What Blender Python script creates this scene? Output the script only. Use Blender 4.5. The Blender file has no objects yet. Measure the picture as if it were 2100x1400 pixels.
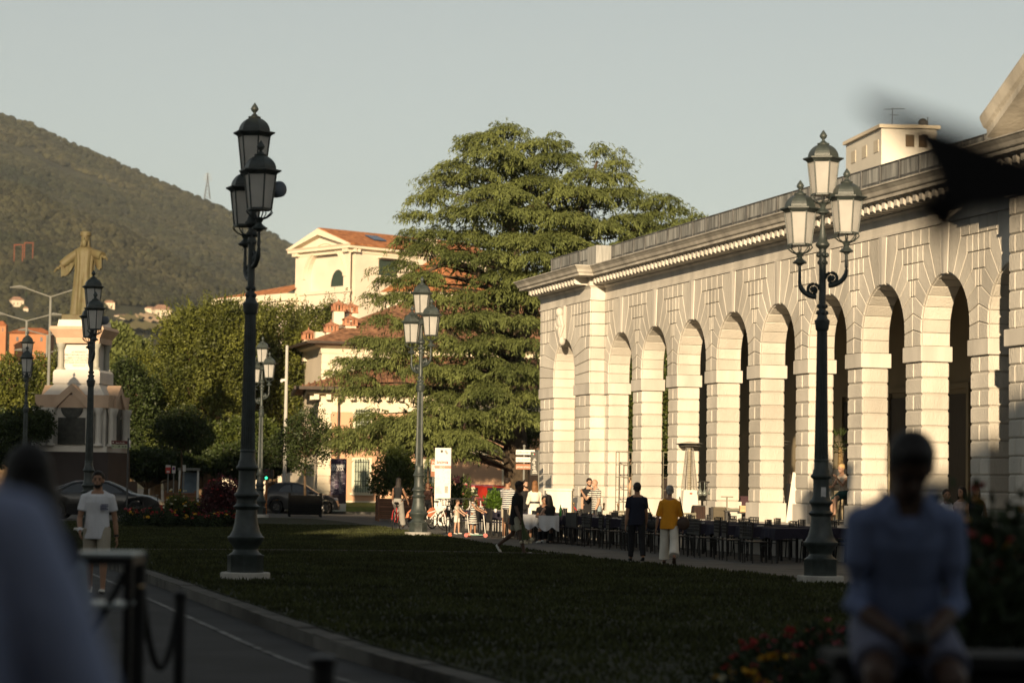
import bpy, bmesh, math, random
from math import sin, cos, pi, radians, sqrt, atan2
from mathutils import Vector, Matrix, noise
random.seed(7)
C = bpy.context.scene.collection
S = bpy.context.scene
# ---------------------------------------------------------------- camera
CH, PITCH, ROLL, FPX = 1.62, .0583, .0142, 4959.
_F = Vector((0, cos(PITCH), sin(PITCH)))
_u0 = Vector((0, -sin(PITCH), cos(PITCH)))
_R = Vector((1, 0, 0))*cos(ROLL) + _u0*sin(ROLL)
_U = Vector((-1, 0, 0))*sin(ROLL) + _u0*cos(ROLL)
cd = bpy.data.cameras.new('camera'); cam = bpy.data.objects.new('camera', cd); C.objects.link(cam)
m = Matrix.Identity(4)
for i in range(3):
    m[i][0] = _R[i]; m[i][1] = _U[i]; m[i][2] = -_F[i]
m[2][3] = CH
cam.matrix_world = m
cd.sensor_width = 36; cd.lens = FPX/2100*36; cd.clip_start = .1; cd.clip_end = 12000
cd.dof.use_dof = True; cd.dof.focus_distance = 62; cd.dof.aperture_fstop = 1.8
S.camera = cam
# ---------------------------------------------------------------- sky, sun, exposure
SUN = Vector((-.133, -.99, math.tan(radians(13)))).normalized()
w = bpy.data.worlds.new('World'); S.world = w; w.use_nodes = True
nt = w.node_tree; nt.nodes.clear()
sky = nt.nodes.new('ShaderNodeTexSky'); sky.sky_type = 'NISHITA'; sky.sun_disc = False
sky.sun_elevation = radians(13); sky.sun_rotation = pi+.134; sky.air_density = 1.0; sky.dust_density = 1.0; sky.ozone_density = 1.0
hs = nt.nodes.new('ShaderNodeHueSaturation'); hs.inputs['Saturation'].default_value = .4
bg = nt.nodes.new('ShaderNodeBackground'); bg.inputs['Strength'].default_value = .056
wo = nt.nodes.new('ShaderNodeOutputWorld')
tn = nt.nodes.new('ShaderNodeMix'); tn.data_type = 'RGBA'; tn.blend_type = 'MULTIPLY'; tn.inputs['Factor'].default_value = 1; tn.inputs['B'].default_value = (1., 1.01, .95, 1)
nt.links.new(sky.outputs[0], hs.inputs['Color']); nt.links.new(hs.outputs[0], tn.inputs['A']); nt.links.new(tn.outputs['Result'], bg.inputs['Color']); nt.links.new(bg.outputs[0], wo.inputs['Surface'])
sl = bpy.data.lights.new('sun', 'SUN'); sl.energy = 5; sl.angle = radians(.53); sl.color = (1, .77, .49)
so = bpy.data.objects.new('sun', sl); C.objects.link(so); so.rotation_euler = SUN.to_track_quat('Z', 'Y').to_euler(); so.location = (0, -30, 60)
S.view_settings.view_transform = 'Standard'; S.view_settings.look = 'None'; S.view_settings.gamma = 1; S.view_settings.exposure = .78
S.render.engine = 'CYCLES'
S.cycles.max_bounces = 5; S.cycles.diffuse_bounces = 3; S.cycles.glossy_bounces = 3; S.cycles.transparent_max_bounces = 6; S.cycles.transmission_bounces = 4
S.cycles.caustics_reflective = False; S.cycles.caustics_refractive = False
S.cycles.use_adaptive_sampling = True; S.cycles.use_denoising = True

def ray(px, py): return _F + _R*((px-1050)/FPX) - _U*((py-700)/FPX)
def at(px, py, Y):
    d = ray(px, py); return Vector((0, 0, CH)) + d*(Y/d.y)
def gr(px, py, z=0.):
    d = ray(px, py); return Vector((0, 0, CH)) + d*((z-CH)/d.z)
# ---------------------------------------------------------------- materials
MATS = {}
def mat(name, col, rough=.8, var=.12, scale=3., bump=0., bscale=None, metal=0., island=0., spec=.3, col2=None, detail=4., kind=None, trans=0., emit=0., stretch=None, coat=0.):
    if name in MATS: return MATS[name]
    m = bpy.data.materials.new(name); m.use_nodes = True; n = m.node_tree; N = n.nodes; L = n.links
    b = N['Principled BSDF']; b.inputs['Roughness'].default_value = rough; b.inputs['Metallic'].default_value = metal
    b.inputs['Specular IOR Level'].default_value = spec
    if coat: b.inputs['Coat Weight'].default_value = coat
    tc = N.new('ShaderNodeTexCoord'); mp = N.new('ShaderNodeMapping'); L.new(tc.outputs['Object'], mp.inputs['Vector'])
    if stretch: mp.inputs['Scale'].default_value = stretch
    nz = N.new('ShaderNodeTexNoise'); nz.inputs['Scale'].default_value = scale; nz.inputs['Detail'].default_value = detail
    L.new(mp.outputs[0], nz.inputs['Vector'])
    c1 = tuple(max(0, c*(1-var*1.5)) for c in col); c2 = tuple(min(1, c*(1+var*1.5)) for c in col) if col2 is None else col2
    mr = N.new('ShaderNodeMapRange'); mr.inputs['From Min'].default_value = .3; mr.inputs['From Max'].default_value = .7
    L.new(nz.outputs['Fac'], mr.inputs['Value'])
    mx = N.new('ShaderNodeMix'); mx.data_type = 'RGBA'; mx.inputs['A'].default_value = (*c1, 1); mx.inputs['B'].default_value = (*c2, 1)
    L.new(mr.outputs[0], mx.inputs['Factor']); out = mx.outputs['Result']
    if island:
        g = N.new('ShaderNodeNewGeometry'); m2 = N.new('ShaderNodeMapRange')
        m2.inputs['To Min'].default_value = 1-island; m2.inputs['To Max'].default_value = 1+island
        L.new(g.outputs['Random Per Island'], m2.inputs['Value'])
        h2 = N.new('ShaderNodeHueSaturation'); L.new(m2.outputs[0], h2.inputs['Value']); L.new(out, h2.inputs['Color']); out = h2.outputs[0]
    L.new(out, b.inputs['Base Color'])
    if bump:
        n2 = N.new('ShaderNodeTexNoise'); n2.inputs['Scale'].default_value = bscale or scale*6; n2.inputs['Detail'].default_value = 6
        L.new(mp.outputs[0], n2.inputs['Vector'])
        bp = N.new('ShaderNodeBump'); bp.inputs['Strength'].default_value = min(1, bump); bp.inputs['Distance'].default_value = .02*max(1, bump)
        L.new(n2.outputs['Fac'], bp.inputs['Height']); L.new(bp.outputs[0], b.inputs['Normal'])
    if trans:
        t = N.new('ShaderNodeBsdfTranslucent'); L.new(out, t.inputs['Color']); ms = N.new('ShaderNodeMixShader'); ms.inputs[0].default_value = trans
        L.new(b.outputs[0], ms.inputs[1]); L.new(t.outputs[0], ms.inputs[2]); L.new(ms.outputs[0], N['Material Output'].inputs['Surface'])
    if emit:
        L.new(out, b.inputs['Emission Color']); b.inputs['Emission Strength'].default_value = emit
    MATS[name] = m
    return m

# ---------------------------------------------------------------- mesh builder
class MB:
    def __init__(s): s.v = []; s.f = []; s.T = None
    def add(s, vs, fs):
        o = len(s.v)
        s.v += [tuple(s.T @ Vector(p)) for p in vs] if s.T is not None else [tuple(p) for p in vs]
        s.f += [tuple(o+i for i in f) for f in fs]
        return s
    def box(s, x0, x1, y0, y1, z0, z1, b=0.):
        if b <= 0:
            v = [(x, y, z) for z in (z0, z1) for y in (y0, y1) for x in (x0, x1)]
            return s.add(v, [(0, 2, 3, 1), (4, 5, 7, 6), (0, 1, 5, 4), (2, 6, 7, 3), (0, 4, 6, 2), (1, 3, 7, 5)])
        b = min(b, (x1-x0)*.45, (y1-y0)*.45, (z1-z0)*.45)
        v = []; idx = {}
        X = (x0, x1); Y = (y0, y1); Z = (z0, z1)
        for i in (0, 1):
            for j in (0, 1):
                for k in (0, 1):
                    sx, sy, sz = (1-2*i)*b, (1-2*j)*b, (1-2*k)*b
                    idx[i, j, k] = len(v)
                    v += [(X[i], Y[j]+sy, Z[k]+sz), (X[i]+sx, Y[j], Z[k]+sz), (X[i]+sx, Y[j]+sy, Z[k])]
        I = lambda i, j, k, a: idx[i, j, k]+a
        f = []
        for i in (0, 1): f.append((I(i, 0, 0, 0), I(i, 0, 1, 0), I(i, 1, 1, 0), I(i, 1, 0, 0)))
        for j in (0, 1): f.append((I(0, j, 0, 1), I(1, j, 0, 1), I(1, j, 1, 1), I(0, j, 1, 1)))
        for k in (0, 1): f.append((I(0, 0, k, 2), I(0, 1, k, 2), I(1, 1, k, 2), I(1, 0, k, 2)))
        for j in (0, 1):
            for k in (0, 1): f.append((I(0, j, k, 1), I(0, j, k, 2), I(1, j, k, 2), I(1, j, k, 1)))
        for i in (0, 1):
            for k in (0, 1): f.append((I(i, 0, k, 0), I(i, 0, k, 2), I(i, 1, k, 2), I(i, 1, k, 0)))
        for i in (0, 1):
            for j in (0, 1): f.append((I(i, j, 0, 0), I(i, j, 0, 1), I(i, j, 1, 1), I(i, j, 1, 0)))
        for i in (0, 1):
            for j in (0, 1):
                for k in (0, 1): f.append((I(i, j, k, 0), I(i, j, k, 1), I(i, j, k, 2)))
        return s.add(v, f)
    def lathe(s, prof, n=16, cx=0, cy=0, caps=True, flute=0., ph=0.):
        v = []; f = []
        for r, z in prof:
            for i in range(n):
                a = 2*pi*i/n+ph; rr = r*(1-flute*(i % 2)); v.append((cx+rr*cos(a), cy+rr*sin(a), z))
        for k in range(len(prof)-1):
            for i in range(n): f.append((k*n+i, k*n+(i+1) % n, (k+1)*n+(i+1) % n, (k+1)*n+i))
        if caps: f += [tuple(reversed(range(n))), tuple(range((len(prof)-1)*n, len(prof)*n))]
        return s.add(v, f)
    def tube(s, path, r, n=8, caps=True):
        P = [Vector(p) for p in path]; rs = r if isinstance(r, (list, tuple)) else [r]*len(P)
        v = []; f = []; ref = None
        for k, p in enumerate(P):
            t = (P[min(k+1, len(P)-1)]-P[max(k-1, 0)]).normalized() if len(P) > 1 else Vector((0, 0, 1))
            if ref is None: ref = Vector((0, 0, 1)) if abs(t.z) < .9 else Vector((1, 0, 0))
            a = t.cross(ref)
            if a.length < 1e-4: a = t.cross(Vector((0, 1, 0)))
            a.normalize(); b = t.cross(a); ref = -b if False else ref
            for i in range(n):
                q = 2*pi*i/n; v.append(p+(a*cos(q)+b*sin(q))*rs[k])
        for k in range(len(P)-1):
            for i in range(n): f.append((k*n+i, k*n+(i+1) % n, (k+1)*n+(i+1) % n, (k+1)*n+i))
        if caps: f += [tuple(reversed(range(n))), tuple(range((len(P)-1)*n, len(P)*n))]
        return s.add(v, f)
    def ball(s, c, r, n=10, m=7, R=None):
        c = Vector(c); rx, ry, rz = r if isinstance(r, (tuple, list)) else (r, r, r)
        v = []; f = []
        pts = [Vector((0, 0, -rz))]
        for j in range(1, m):
            a = -pi/2+pi*j/m
            for i in range(n): pts.append(Vector((rx*cos(a)*cos(2*pi*i/n), ry*cos(a)*sin(2*pi*i/n), rz*sin(a))))
        pts.append(Vector((0, 0, rz)))
        v = [c+(R @ p if R else p) for p in pts]
        for i in range(n): f.append((0, 1+(i+1) % n, 1+i))
        for j in range(m-2):
            for i in range(n): f.append((1+j*n+i, 1+j*n+(i+1) % n, 1+(j+1)*n+(i+1) % n, 1+(j+1)*n+i))
        o = 1+(m-2)*n
        for i in range(n): f.append((o+i, o+(i+1) % n, len(pts)-1))
        return s.add(v, f)
    def prism(s, pts, a, b, ax='y'):
        """pts polygon in the plane, extruded from a to b along axis"""
        mk = {'y': lambda p, t: (p[0], t, p[1]), 'z': lambda p, t: (p[0], p[1], t), 'x': lambda p, t: (t, p[0], p[1])}[ax]
        n = len(pts); v = [mk(p, a) for p in pts]+[mk(p, b) for p in pts]
        f = [tuple(range(n)), tuple(reversed(range(n, 2*n)))]+[(i, n+i, n+(i+1) % n, (i+1) % n) for i in range(n)]
        return s.add(v, f)
    def sweep(s, prof, path):
        """prof: list of (out, z); path: list of (Vector pos2d, Vector out2d) -> mouldings"""
        n = len(prof); v = []; f = []
        for p, o in path:
            for a, z in prof: v.append((p[0]+o[0]*a, p[1]+o[1]*a, z))
        for k in range(len(path)-1):
            for i in range(n): f.append((k*n+i, k*n+(i+1) % n, (k+1)*n+(i+1) % n, (k+1)*n+i))
        f += [tuple(range(n)), tuple(reversed(range((len(path)-1)*n, len(path)*n)))]
        return s.add(v, f)
    def build(s, name, m, parent=None, smooth=False, fix=True):
        me = bpy.data.meshes.new(name); me.from_pydata(s.v, [], s.f); me.update()
        if fix:
            bm = bmesh.new(); bm.from_mesh(me); bmesh.ops.recalc_face_normals(bm, faces=bm.faces); bm.to_mesh(me); bm.free()
        if m is not None: me.materials.append(m)
        if smooth: me.polygons.foreach_set('use_smooth', [True]*len(me.polygons))
        o = bpy.data.objects.new(name, me); C.objects.link(o)
        if parent is not None: o.parent = parent
        return o
def thing(name, label, cat, loc=(0, 0, 0), rz=0., group=None):
    o = bpy.data.objects.new(name, None); C.objects.link(o); o.location = loc; o.rotation_euler = (0, 0, rz)
    o['label'] = label; o['category'] = cat
    if group: o['group'] = group
    o.empty_display_size = .3
    return o
def tag(o, label, cat, group=None, kind=None):
    if label: o['label'] = label
    if cat: o['category'] = cat
    if group: o['group'] = group
    if kind: o['kind'] = kind
    return o
def struct(o): o['kind'] = 'structure'; return o
KIDS = {}
def copy_tree(o, parent=None):
    c = o.copy(); C.objects.link(c)
    if parent is not None: c.parent = parent; c.matrix_parent_inverse = o.matrix_parent_inverse.copy()
    for ch in o.children: copy_tree(ch, c)
    return c
def dup(o, loc, rz, label, group=None):
    c = copy_tree(o); c.location = loc; c.rotation_euler = (0, 0, rz); c['label'] = label
    if group: c['group'] = group
    return c
def smoothobj(o, ang=40):
    me = o.data; me.polygons.foreach_set('use_smooth', [True]*len(me.polygons))
    try: me.set_sharp_from_angle(angle=radians(ang))
    except Exception: pass
    return o
def text(body, size, m, parent, loc, rot=(pi/2, 0, 0), name='lettering', align='LEFT', ext=.003, font_scale_x=1., label=None, bold=0.):
    cu = bpy.data.curves.new(name, 'FONT'); cu.body = body; cu.size = size; cu.extrude = ext; cu.align_x = align; cu.resolution_u = 2; cu.offset = bold
    t = bpy.data.objects.new(name, cu); C.objects.link(t)
    dg = bpy.context.evaluated_depsgraph_get(); me = bpy.data.meshes.new_from_object(t.evaluated_get(dg)); bpy.data.objects.remove(t)
    me.materials.clear(); me.materials.append(m)
    o = bpy.data.objects.new(name, me); C.objects.link(o); o.parent = parent; o.location = loc; o.rotation_euler = rot; o.scale = (font_scale_x, 1, 1)
    return o
# ================================================================= ground
M_asph = mat('asphalt', (.03, .03, .031), .9, .25, .8, .5, 40)
M_pave = mat('paving', (.1, .095, .085), .85, .2, 1.2, .3, 25)
M_kerb = mat('kerb stone', (.075, .07, .06), .9, .35, 3., .4, 20)
M_lawn = mat('lawn soil and turf', (.018, .022, .008), 1., .3, 4., .6, 30)
b = MB(); b.box(-1600, 1600, -100, 3000, -1.5, -.13); struct(b.build('ground', M_asph))
# plaza paving, slab sheets 0.13 m higher than the road in the left foreground
def flat(name, pts, z0, z1, m):
    b = MB(); b.prism(pts, z0, z1, 'z'); return struct(b.build(name, m))
kerb_px = [(-60, 1120), (120, 1132), (215, 1148), (300, 1176), (420, 1220), (560, 1271), (700, 1322), (840, 1362), (980, 1402), (1150, 1470)]
kp = [gr(x, y, .0) for x, y in kerb_px]
kp = [Vector((-60, 58, 0)), Vector((-30, 57.5, 0))]+kp[1:]+[Vector((1.6, 15, 0)), Vector((6, 9, 0)), Vector((18, 4, 0))]
road_side = [(p.x, p.y) for p in kp]
plaza = road_side+[(60, 4), (60, 170), (-60, 170)]
flat('plaza', plaza, -1.2, 0., M_pave)
# kerb ring: real stone step along the road edge
def strip(pts, off0, off1, z0, z1, mb):
    P = [Vector((p[0], p[1], 0)) for p in pts]; v = []; n = len(P)
    for i, p in enumerate(P):
        t = (P[min(i+1, n-1)]-P[max(i-1, 0)]).normalized(); nn = Vector((t.y, -t.x, 0))
        for o in (off0, off1):
            for z in (z0, z1): q = p+nn*o; v.append((q.x, q.y, z))
    f = []
    for i in range(n-1):
        a = i*4; c = a+4
        f += [(a+1, c+1, c+3, a+3), (a, a+1, c+1, c), (a+2, c+2, c+3, a+3), (a, c, c+2, a+2)]
    f += [(0, 2, 3, 1), ((n-1)*4, (n-1)*4+1, (n-1)*4+3, (n-1)*4+2)]
    mb.add(v, f)
def dense(pts, step=.8):
    out = []
    for a, c in zip(pts[:-1], pts[1:]):
        a = Vector((a[0], a[1])); c = Vector((c[0], c[1])); n = max(1, int((c-a).length/step))
        for i in range(n): out.append(tuple(a.lerp(c, i/n)))
    out.append(tuple(pts[-1])); return out
def smooth2(pts, it=3):
    P = [Vector((p[0], p[1])) for p in pts]
    for _ in range(it):
        Q = [P[0]]
        for a, c in zip(P[:-1], P[1:]): Q += [a.lerp(c, .25), a.lerp(c, .75)]
        P = Q+[P[-1]]
    return [tuple(p) for p in P]
kc = smooth2([(p.x, p.y) for p in kp[2:]], 2)
b = MB()
acc = dense(kc, .9)
for i in range(len(acc)-1):
    j = random.uniform(-.006, .006)
    strip(acc[i:i+2], .0, -.24, -.2, .012+j, b) if i % 1 == 0 else None
struct(b.build('kerb', M_kerb))
b = MB(); strip([(p[0], p[1]) for p in kc], .57, .65, -.126, -.122, b); struct(b.build('road_marking', mat('worn road paint', (.11, .11, .105), .8, .6, 3.)))
# lawn sheet, its far edge as in the picture
lawn_far = [(-60, 1066), (150, 1068), (300, 1067), (420, 1066), (540, 1062), (640, 1064), (720, 1072), (800, 1085), (900, 1100), (1000, 1117), (1120, 1135), (1260, 1152), (1400, 1166), (1560, 1180), (1700, 1196), (1900, 1230), (2200, 1270)]
lf = [gr(x, y) for x, y in lawn_far]
near = [p for p in kc]
inner = []
for i, p in enumerate(near):
    a = Vector((*near[max(i-1, 0)], 0)); c = Vector((*near[min(i+1, len(near)-1)], 0)); t = (c-a).normalized(); nn = Vector((t.y, -t.x, 0)); inner.append((p[0]-nn.x*.24, p[1]-nn.y*.24))
inner = [p for p in inner if p[1] > 12]
LAWN = inner+[(8, 12), (9, 30)]+[(p.x, p.y) for p in reversed(lf) if p.x < 9]
flat('lawn', LAWN, -.3, .03, M_lawn)
def inpoly(x, y, P):
    r = False; n = len(P); j = n-1
    for i in range(n):
        xi, yi = P[i]; xj, yj = P[j]
        if (yi > y) != (yj > y) and x < (xj-xi)*(y-yi)/(yj-yi)+xi: r = not r
        j = i
    return r
# narrow stone edging running across the lawn
ed = [gr(x, y) for x, y in [(285, 1132), (450, 1132), (650, 1133), (850, 1135), (1050, 1139), (1180, 1141)]]
b = MB(); strip([(p.x, p.y) for p in ed], 0, -.22, -.1, .07, b); struct(b.build('lawn_edging', M_kerb))
# grass blades
M_grass = mat('grass blades', (.038, .044, .013), .7, .3, .7, island=.45, trans=.35)
b = MB(); v = []; f = []
rg = random.Random(3)
cnt = 0
while cnt < 95000:
    t = rg.random(); Y = 19+ (t**.75)*66; X = rg.uniform(-.24*Y, .22*Y)
    if not inpoly(X, Y, LAWN): 
        if rg.random() < .02: cnt += 1
        continue
    cnt += 1
    if (X+4.2)**2+(Y-38.7)**2 < .3 or (X-5.24)**2+(Y-40.8)**2 < .3: continue
    s = .02+.0007*Y; h = rg.uniform(.03, .075)*(1+.35*noise.noise(Vector((X*.5, Y*.3, 0)))); a = rg.uniform(-.9, .9); dx, dy = cos(a)*s*.5, sin(a)*s*.5
    lx, ly = rg.gauss(0, .025), rg.gauss(0, .025); o = len(v)
    v += [(X-dx, Y-dy, .025), (X+dx, Y+dy, .025), (X+lx, Y+ly, .03+h)]; f.append((o, o+1, o+2))
b.v = v; b.f = f
g = b.build('grass', M_grass, fix=False); tag(g, 'short mown green grass covering the lawn', 'grass', kind='stuff')
# far street and grass verge in front of the pink building
vg = [gr(540, 1055), gr(700, 1046), gr(770, 1044), gr(1000, 1040), gr(1105, 1040)]
# ================================================================= arcade building
AZ = .2674
PIT = 3.41; PW = .92; OP = PIT-PW; AR = OP/2; ZI = 4.91; ZB = 7.64; ZF = .66; ZC = 6.51-AR; JD = .7
arc = thing('arcade_building', 'long pale stone market building with rusticated arches and modillion cornice', 'building', (3.844, 76.491, 0), atan2(-cos(AZ), sin(AZ)))
ARW = Matrix.Translation((3.844, 76.491, 0)) @ Matrix.Rotation(atan2(-cos(AZ), sin(AZ)), 4, 'Z')
M_stone = mat('rusticated pale limestone', (.53, .495, .435), .85, .16, .7, 1.0, 28, island=.13, stretch=(1, 1, .35))
M_smooth = mat('dressed pale limestone', (.54, .505, .45), .8, .14, 1.0, .35, 14, island=.05, stretch=(1.4, 1.4, .25))
M_old = mat('weathered cornice stone', (.4, .375, .33), .85, .22, 1.5, .5, 12, stretch=(1, 1, .3))
M_lead = mat('weathered grey zinc', (.2, .2, .19), .55, .35, 1.5, .2, 8, stretch=(6, 6, .6), island=.3)
M_core = mat('joint stone', (.38, .355, .31), .9, .1, 2.)
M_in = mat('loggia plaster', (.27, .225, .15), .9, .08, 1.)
def offset_poly(P, d):
    n = len(P); A = sum(P[i][0]*P[(i+1) % n][1]-P[(i+1) % n][0]*P[i][1] for i in range(n)); sg = 1 if A > 0 else -1
    out = []
    for i in range(n):
        p0 = Vector(P[i-1]); p1 = Vector(P[i]); p2 = Vector(P[(i+1) % n])
        e1 = (p1-p0).normalized(); e2 = (p2-p1).normalized()
        n1 = Vector((-e1.y, e1.x))*sg; n2 = Vector((-e2.y, e2.x))*sg
        bs = n1+n2
        if bs.length < 1e-3: bs = n1
        bs.normalize(); k = d/max(.35, bs.dot(n1)); q = p1+bs*k; out.append((q.x, q.y))
    return out
def clean(P):
    o = []
    for p in P:
        if not o or (abs(p[0]-o[-1][0])+abs(p[1]-o[-1][1])) > 1e-4: o.append(p)
    if len(o) > 2 and abs(o[0][0]-o[-1][0])+abs(o[0][1]-o[-1][1]) < 1e-4: o.pop()
    return o
def panel(mb, base, P, y0, d=.035, gap=.009, ch=.014):
    P = clean(P)
    if len(P) < 3: return
    n = len(P)
    if base is not None: base.add([(p[0], y0, p[1]) for p in P], [tuple(range(n))])
    a = offset_poly(P, gap); c = offset_poly(P, gap+ch)
    v = [(p[0], y0+.002, p[1]) for p in a]+[(p[0], y0-d+ch, p[1]) for p in a]+[(p[0], y0-d, p[1]) for p in c]
    f = [tuple(range(2*n, 3*n))]
    for k in (0, 1):
        f += [(k*n+i, k*n+(i+1) % n, (k+1)*n+(i+1) % n, (k+1)*n+i) for i in range(n)]
    mb.add(v, f)
def half_bay(mb, base, cx, sgn, y0, halfp, rr=None):
    """voussoirs and courses from the arch centre line at cx outwards to the pier centre, above the impost"""
    ROW = (ZB-ZI)/7
    L = (ZC-ZI)+pi/2*AR-.15; K = 7; st = L/K
    def ip(j):
        a = j*st
        if a < ZC-ZI: return (AR, ZI+a)
        t = (a-(ZC-ZI))/AR; return (AR*cos(t), ZC+AR*sin(t))
    XR = {1: None, 2: None, 3: AR+halfp*.97, 4: AR+halfp*.72, 5: AR+halfp*.36, 6: AR-.08*AR, 7: AR*.66}
    H = AR+halfp
    X = lambda r: XR[r] if XR.get(r) and XR[r] < H-.03 else H
    z = lambda r: ZI+ROW*r
    def sub(j):
        a = ip(j); c = ip(j+1); mid = []
        for q in (.33, .66):
            p = ip(j+q); mid.append(p)
        return [a]+mid+[c]
    def put(P): panel(mb, base, [(cx+sgn*p[0], p[1]) for p in P], y0)
    for j in range(1, 7):
        inn = sub(j-1)
        P = inn+[(X(j+1), z(j)), (X(j), z(j)), (X(j), z(j-1))]
        if j == 1: P = inn+[(X(2), z(1)), (X(1), z(1)), (X(1), z(0))]
        put(P)
    put(sub(6)+[(.24, ZB), (X(7), ZB), (X(7), z(6))])
    for r in range(3, 8):
        x0 = X(r)
        if x0 >= H-.05: continue
        n = max(1, round((H-x0)/.36)); off = .5 if r % 2 else 0
        cuts = [x0]+[x0+(H-x0)*(i+off*.0)/n for i in range(1, n)]+[H]
        for a, c in zip(cuts[:-1], cuts[1:]): put([(a, z(r-1)), (c, z(r-1)), (c, z(r)), (a, z(r))])
    return ip, st, K
def raised(mb, q, n, d=.03, g=.008, ch=.014):
    q = [Vector(p) for p in q]; n = Vector(n) if not isinstance(n, list) else n; c = sum(q, Vector())/4
    def ins(k):
        o = []
        for i in range(4):
            e1 = (q[(i+1) % 4]-q[i]).normalized(); e2 = (q[i-1]-q[i]).normalized(); o.append(q[i]+(e1+e2)*k)
        return o
    a = ins(g); b2 = ins(g+ch)
    v = a+[p+n*(d-ch) for p in a]+[p+n*d for p in b2]
    mb.add(v, [(8, 9, 10, 11)]+[(k+i, k+(i+1) % 4, k+4+(i+1) % 4, k+4+i) for k in (0, 4) for i in range(4)])
def arch_soffit(mb, base, cx, y0, y1, side_only=None):
    L = (ZC-ZI)+pi/2*AR-.15; K = 7; st = L/K
    def ip(a):
        if a < ZC-ZI: return (AR, ZI+a)
        t = (a-(ZC-ZI))/AR; return (AR*cos(t), ZC+AR*sin(t))
    for sgn in (-1, 1):
        for j in range(K+1):
            a0 = j*st; a1 = (j+1)*st if j < K else L+.15
            p, q = ip(a0), ip(a1)
            nx = Vector((-(q[1]-p[1]), 0, (q[0]-p[0]))); nx = Vector((-abs(nx.x)*sgn, 0, -abs(nx.z))).normalized()
            P = [(cx+sgn*p[0], y0, p[1]), (cx+sgn*q[0], y0, q[1]), (cx+sgn*q[0], y1, q[1]), (cx+sgn*p[0], y1, p[1])]
            base.add(P, [(0, 1, 2, 3)])
            raised(mb, P, nx, .028)
def pier(x0, x1, y0, y1, name='pier', impost=True):
    """one rusticated pier: plinth, nine courses, impost band"""
    p = MB(); cr = MB(); H = (4.55-1.18)/9
    cr.box(x0+.03, x1-.03, y0+.03, y1-.03, ZF, 4.56)
    for k in range(9):
        z0 = 1.18+k*H
        if (k % 2 == 0) and x1-x0 > .5:
            xm = (x0+x1)/2+random.uniform(-.05, .05)
            n = max(2, round((x1-x0)/.5)); xs = [x0+(x1-x0)*i/n for i in range(n+1)]
            for a, c in zip(xs[:-1], xs[1:]): p.box(a-.0+(.004 if a > x0 else 0), c-(.004 if c < x1 else 0), y0, y1, z0+.007, z0+H-.007, .034 if a == x0 or c == x1 else .015)
        else: p.box(x0, x1, y0, y1, z0+.007, z0+H-.007, .036)
    o = p.build(name, M_stone, arc); cr.build('pier_core', M_core, o)
    s = MB(); s.box(x0-.05, x1+.05, y0-.05, y1+.05, ZF, 1.175, .012); s.build('plinth', M_smooth, o)
    if impost:
        s = MB(); s.box(x0-.05, x1+.05, y0-.05, y1+.05, 4.555, ZI, .012); s.build('impost', M_smooth, o)
    return o
wall = MB(); wbase = MB()
NB = 8
def bay(cx, y0, half=PW/2, depth=JD):
    ip = half_bay(wall, wbase, cx, -1, y0, half); half_bay(wall, wbase, cx, 1, y0, half)
    arch_soffit(wall, wbase, cx, y0, y0+depth)
for k in range(-1, NB): bay(k*PIT+PW+AR, 0)
for k in range(0, NB): pier(k*PIT, k*PIT+PW, 0, JD)
XL = -OP-.45                       # end of the recessed wall, start of the left pavilion
pier(XL-.3, -OP, 0.003, JD)
pier(NB*PIT, NB*PIT+.6, 0.003, JD)
# keystones
for k in range(-1, NB):
    cx = k*PIT+PW+AR; b = MB()
    zt = sqrt(AR*AR-.15**2)+ZC
    for sg in (-1, 1):
        v = [(cx, -.02, zt-.01), (cx+sg*.15, -.02, zt-.02), (cx+sg*.24, -.02, ZB), (cx, -.02, ZB)]
        v2 = [(cx, -.062, zt-.01), (cx+sg*.135, -.045, zt), (cx+sg*.225, -.045, ZB), (cx, -.062, ZB)]
        b.add(v+v2, [(4, 5, 6, 7), (0, 1, 5, 4), (1, 2, 6, 5), (2, 3, 7, 6)])
        b.add([(cx+sg*.15, 0, zt-.02), (cx+sg*.24, 0, ZB), (cx+sg*.24, -.02, ZB), (cx+sg*.15, -.02, zt-.02)], [(0, 1, 2, 3)])
    b.box(cx-.14, cx+.14, -.02, JD, zt-.02, zt+.05)
    b.build('keystone', M_smooth, arc)
# left pavilion (projects 0.5), niche arch in the middle
PL0, PL1, PY = -8.87, XL, -.5
ncx = (PL0+PL1)/2
pier(ncx+AR, PL1, PY, JD, impost=True); pier(PL0, ncx-AR, PY, JD)
hl = PL1-ncx-AR
half_bay(wall, wbase, ncx, -1, PY, hl); half_bay(wall, wbase, ncx, 1, PY, hl); arch_soffit(wall, wbase, ncx, PY, PY+.75)
b = MB(); zt = sqrt(AR*AR-.15**2)+ZC
b.box(ncx-.2, ncx+.2, PY-.12, PY+.05, zt, ZB, .02); ks = b.build('keystone', M_smooth, arc)
# courses of blocks on the pavilion return (faces the camera)
ROW = (ZB-ZI)/7
b = MB()
for r in range(7):
    b.box(PL1-.3, PL1+.005, PY+.01, .3, ZI+ROW*r+.006, ZI+ROW*(r+1)-.006, .02)
b.build('return_courses', M_stone, arc)
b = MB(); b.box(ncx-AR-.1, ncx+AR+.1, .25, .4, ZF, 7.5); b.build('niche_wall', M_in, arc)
b = MB(); b.box(PL0+.02, PL0+.3, PY+.03, JD+1, ZF, 7.6); b.build('end_wall', M_core, arc)
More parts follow.
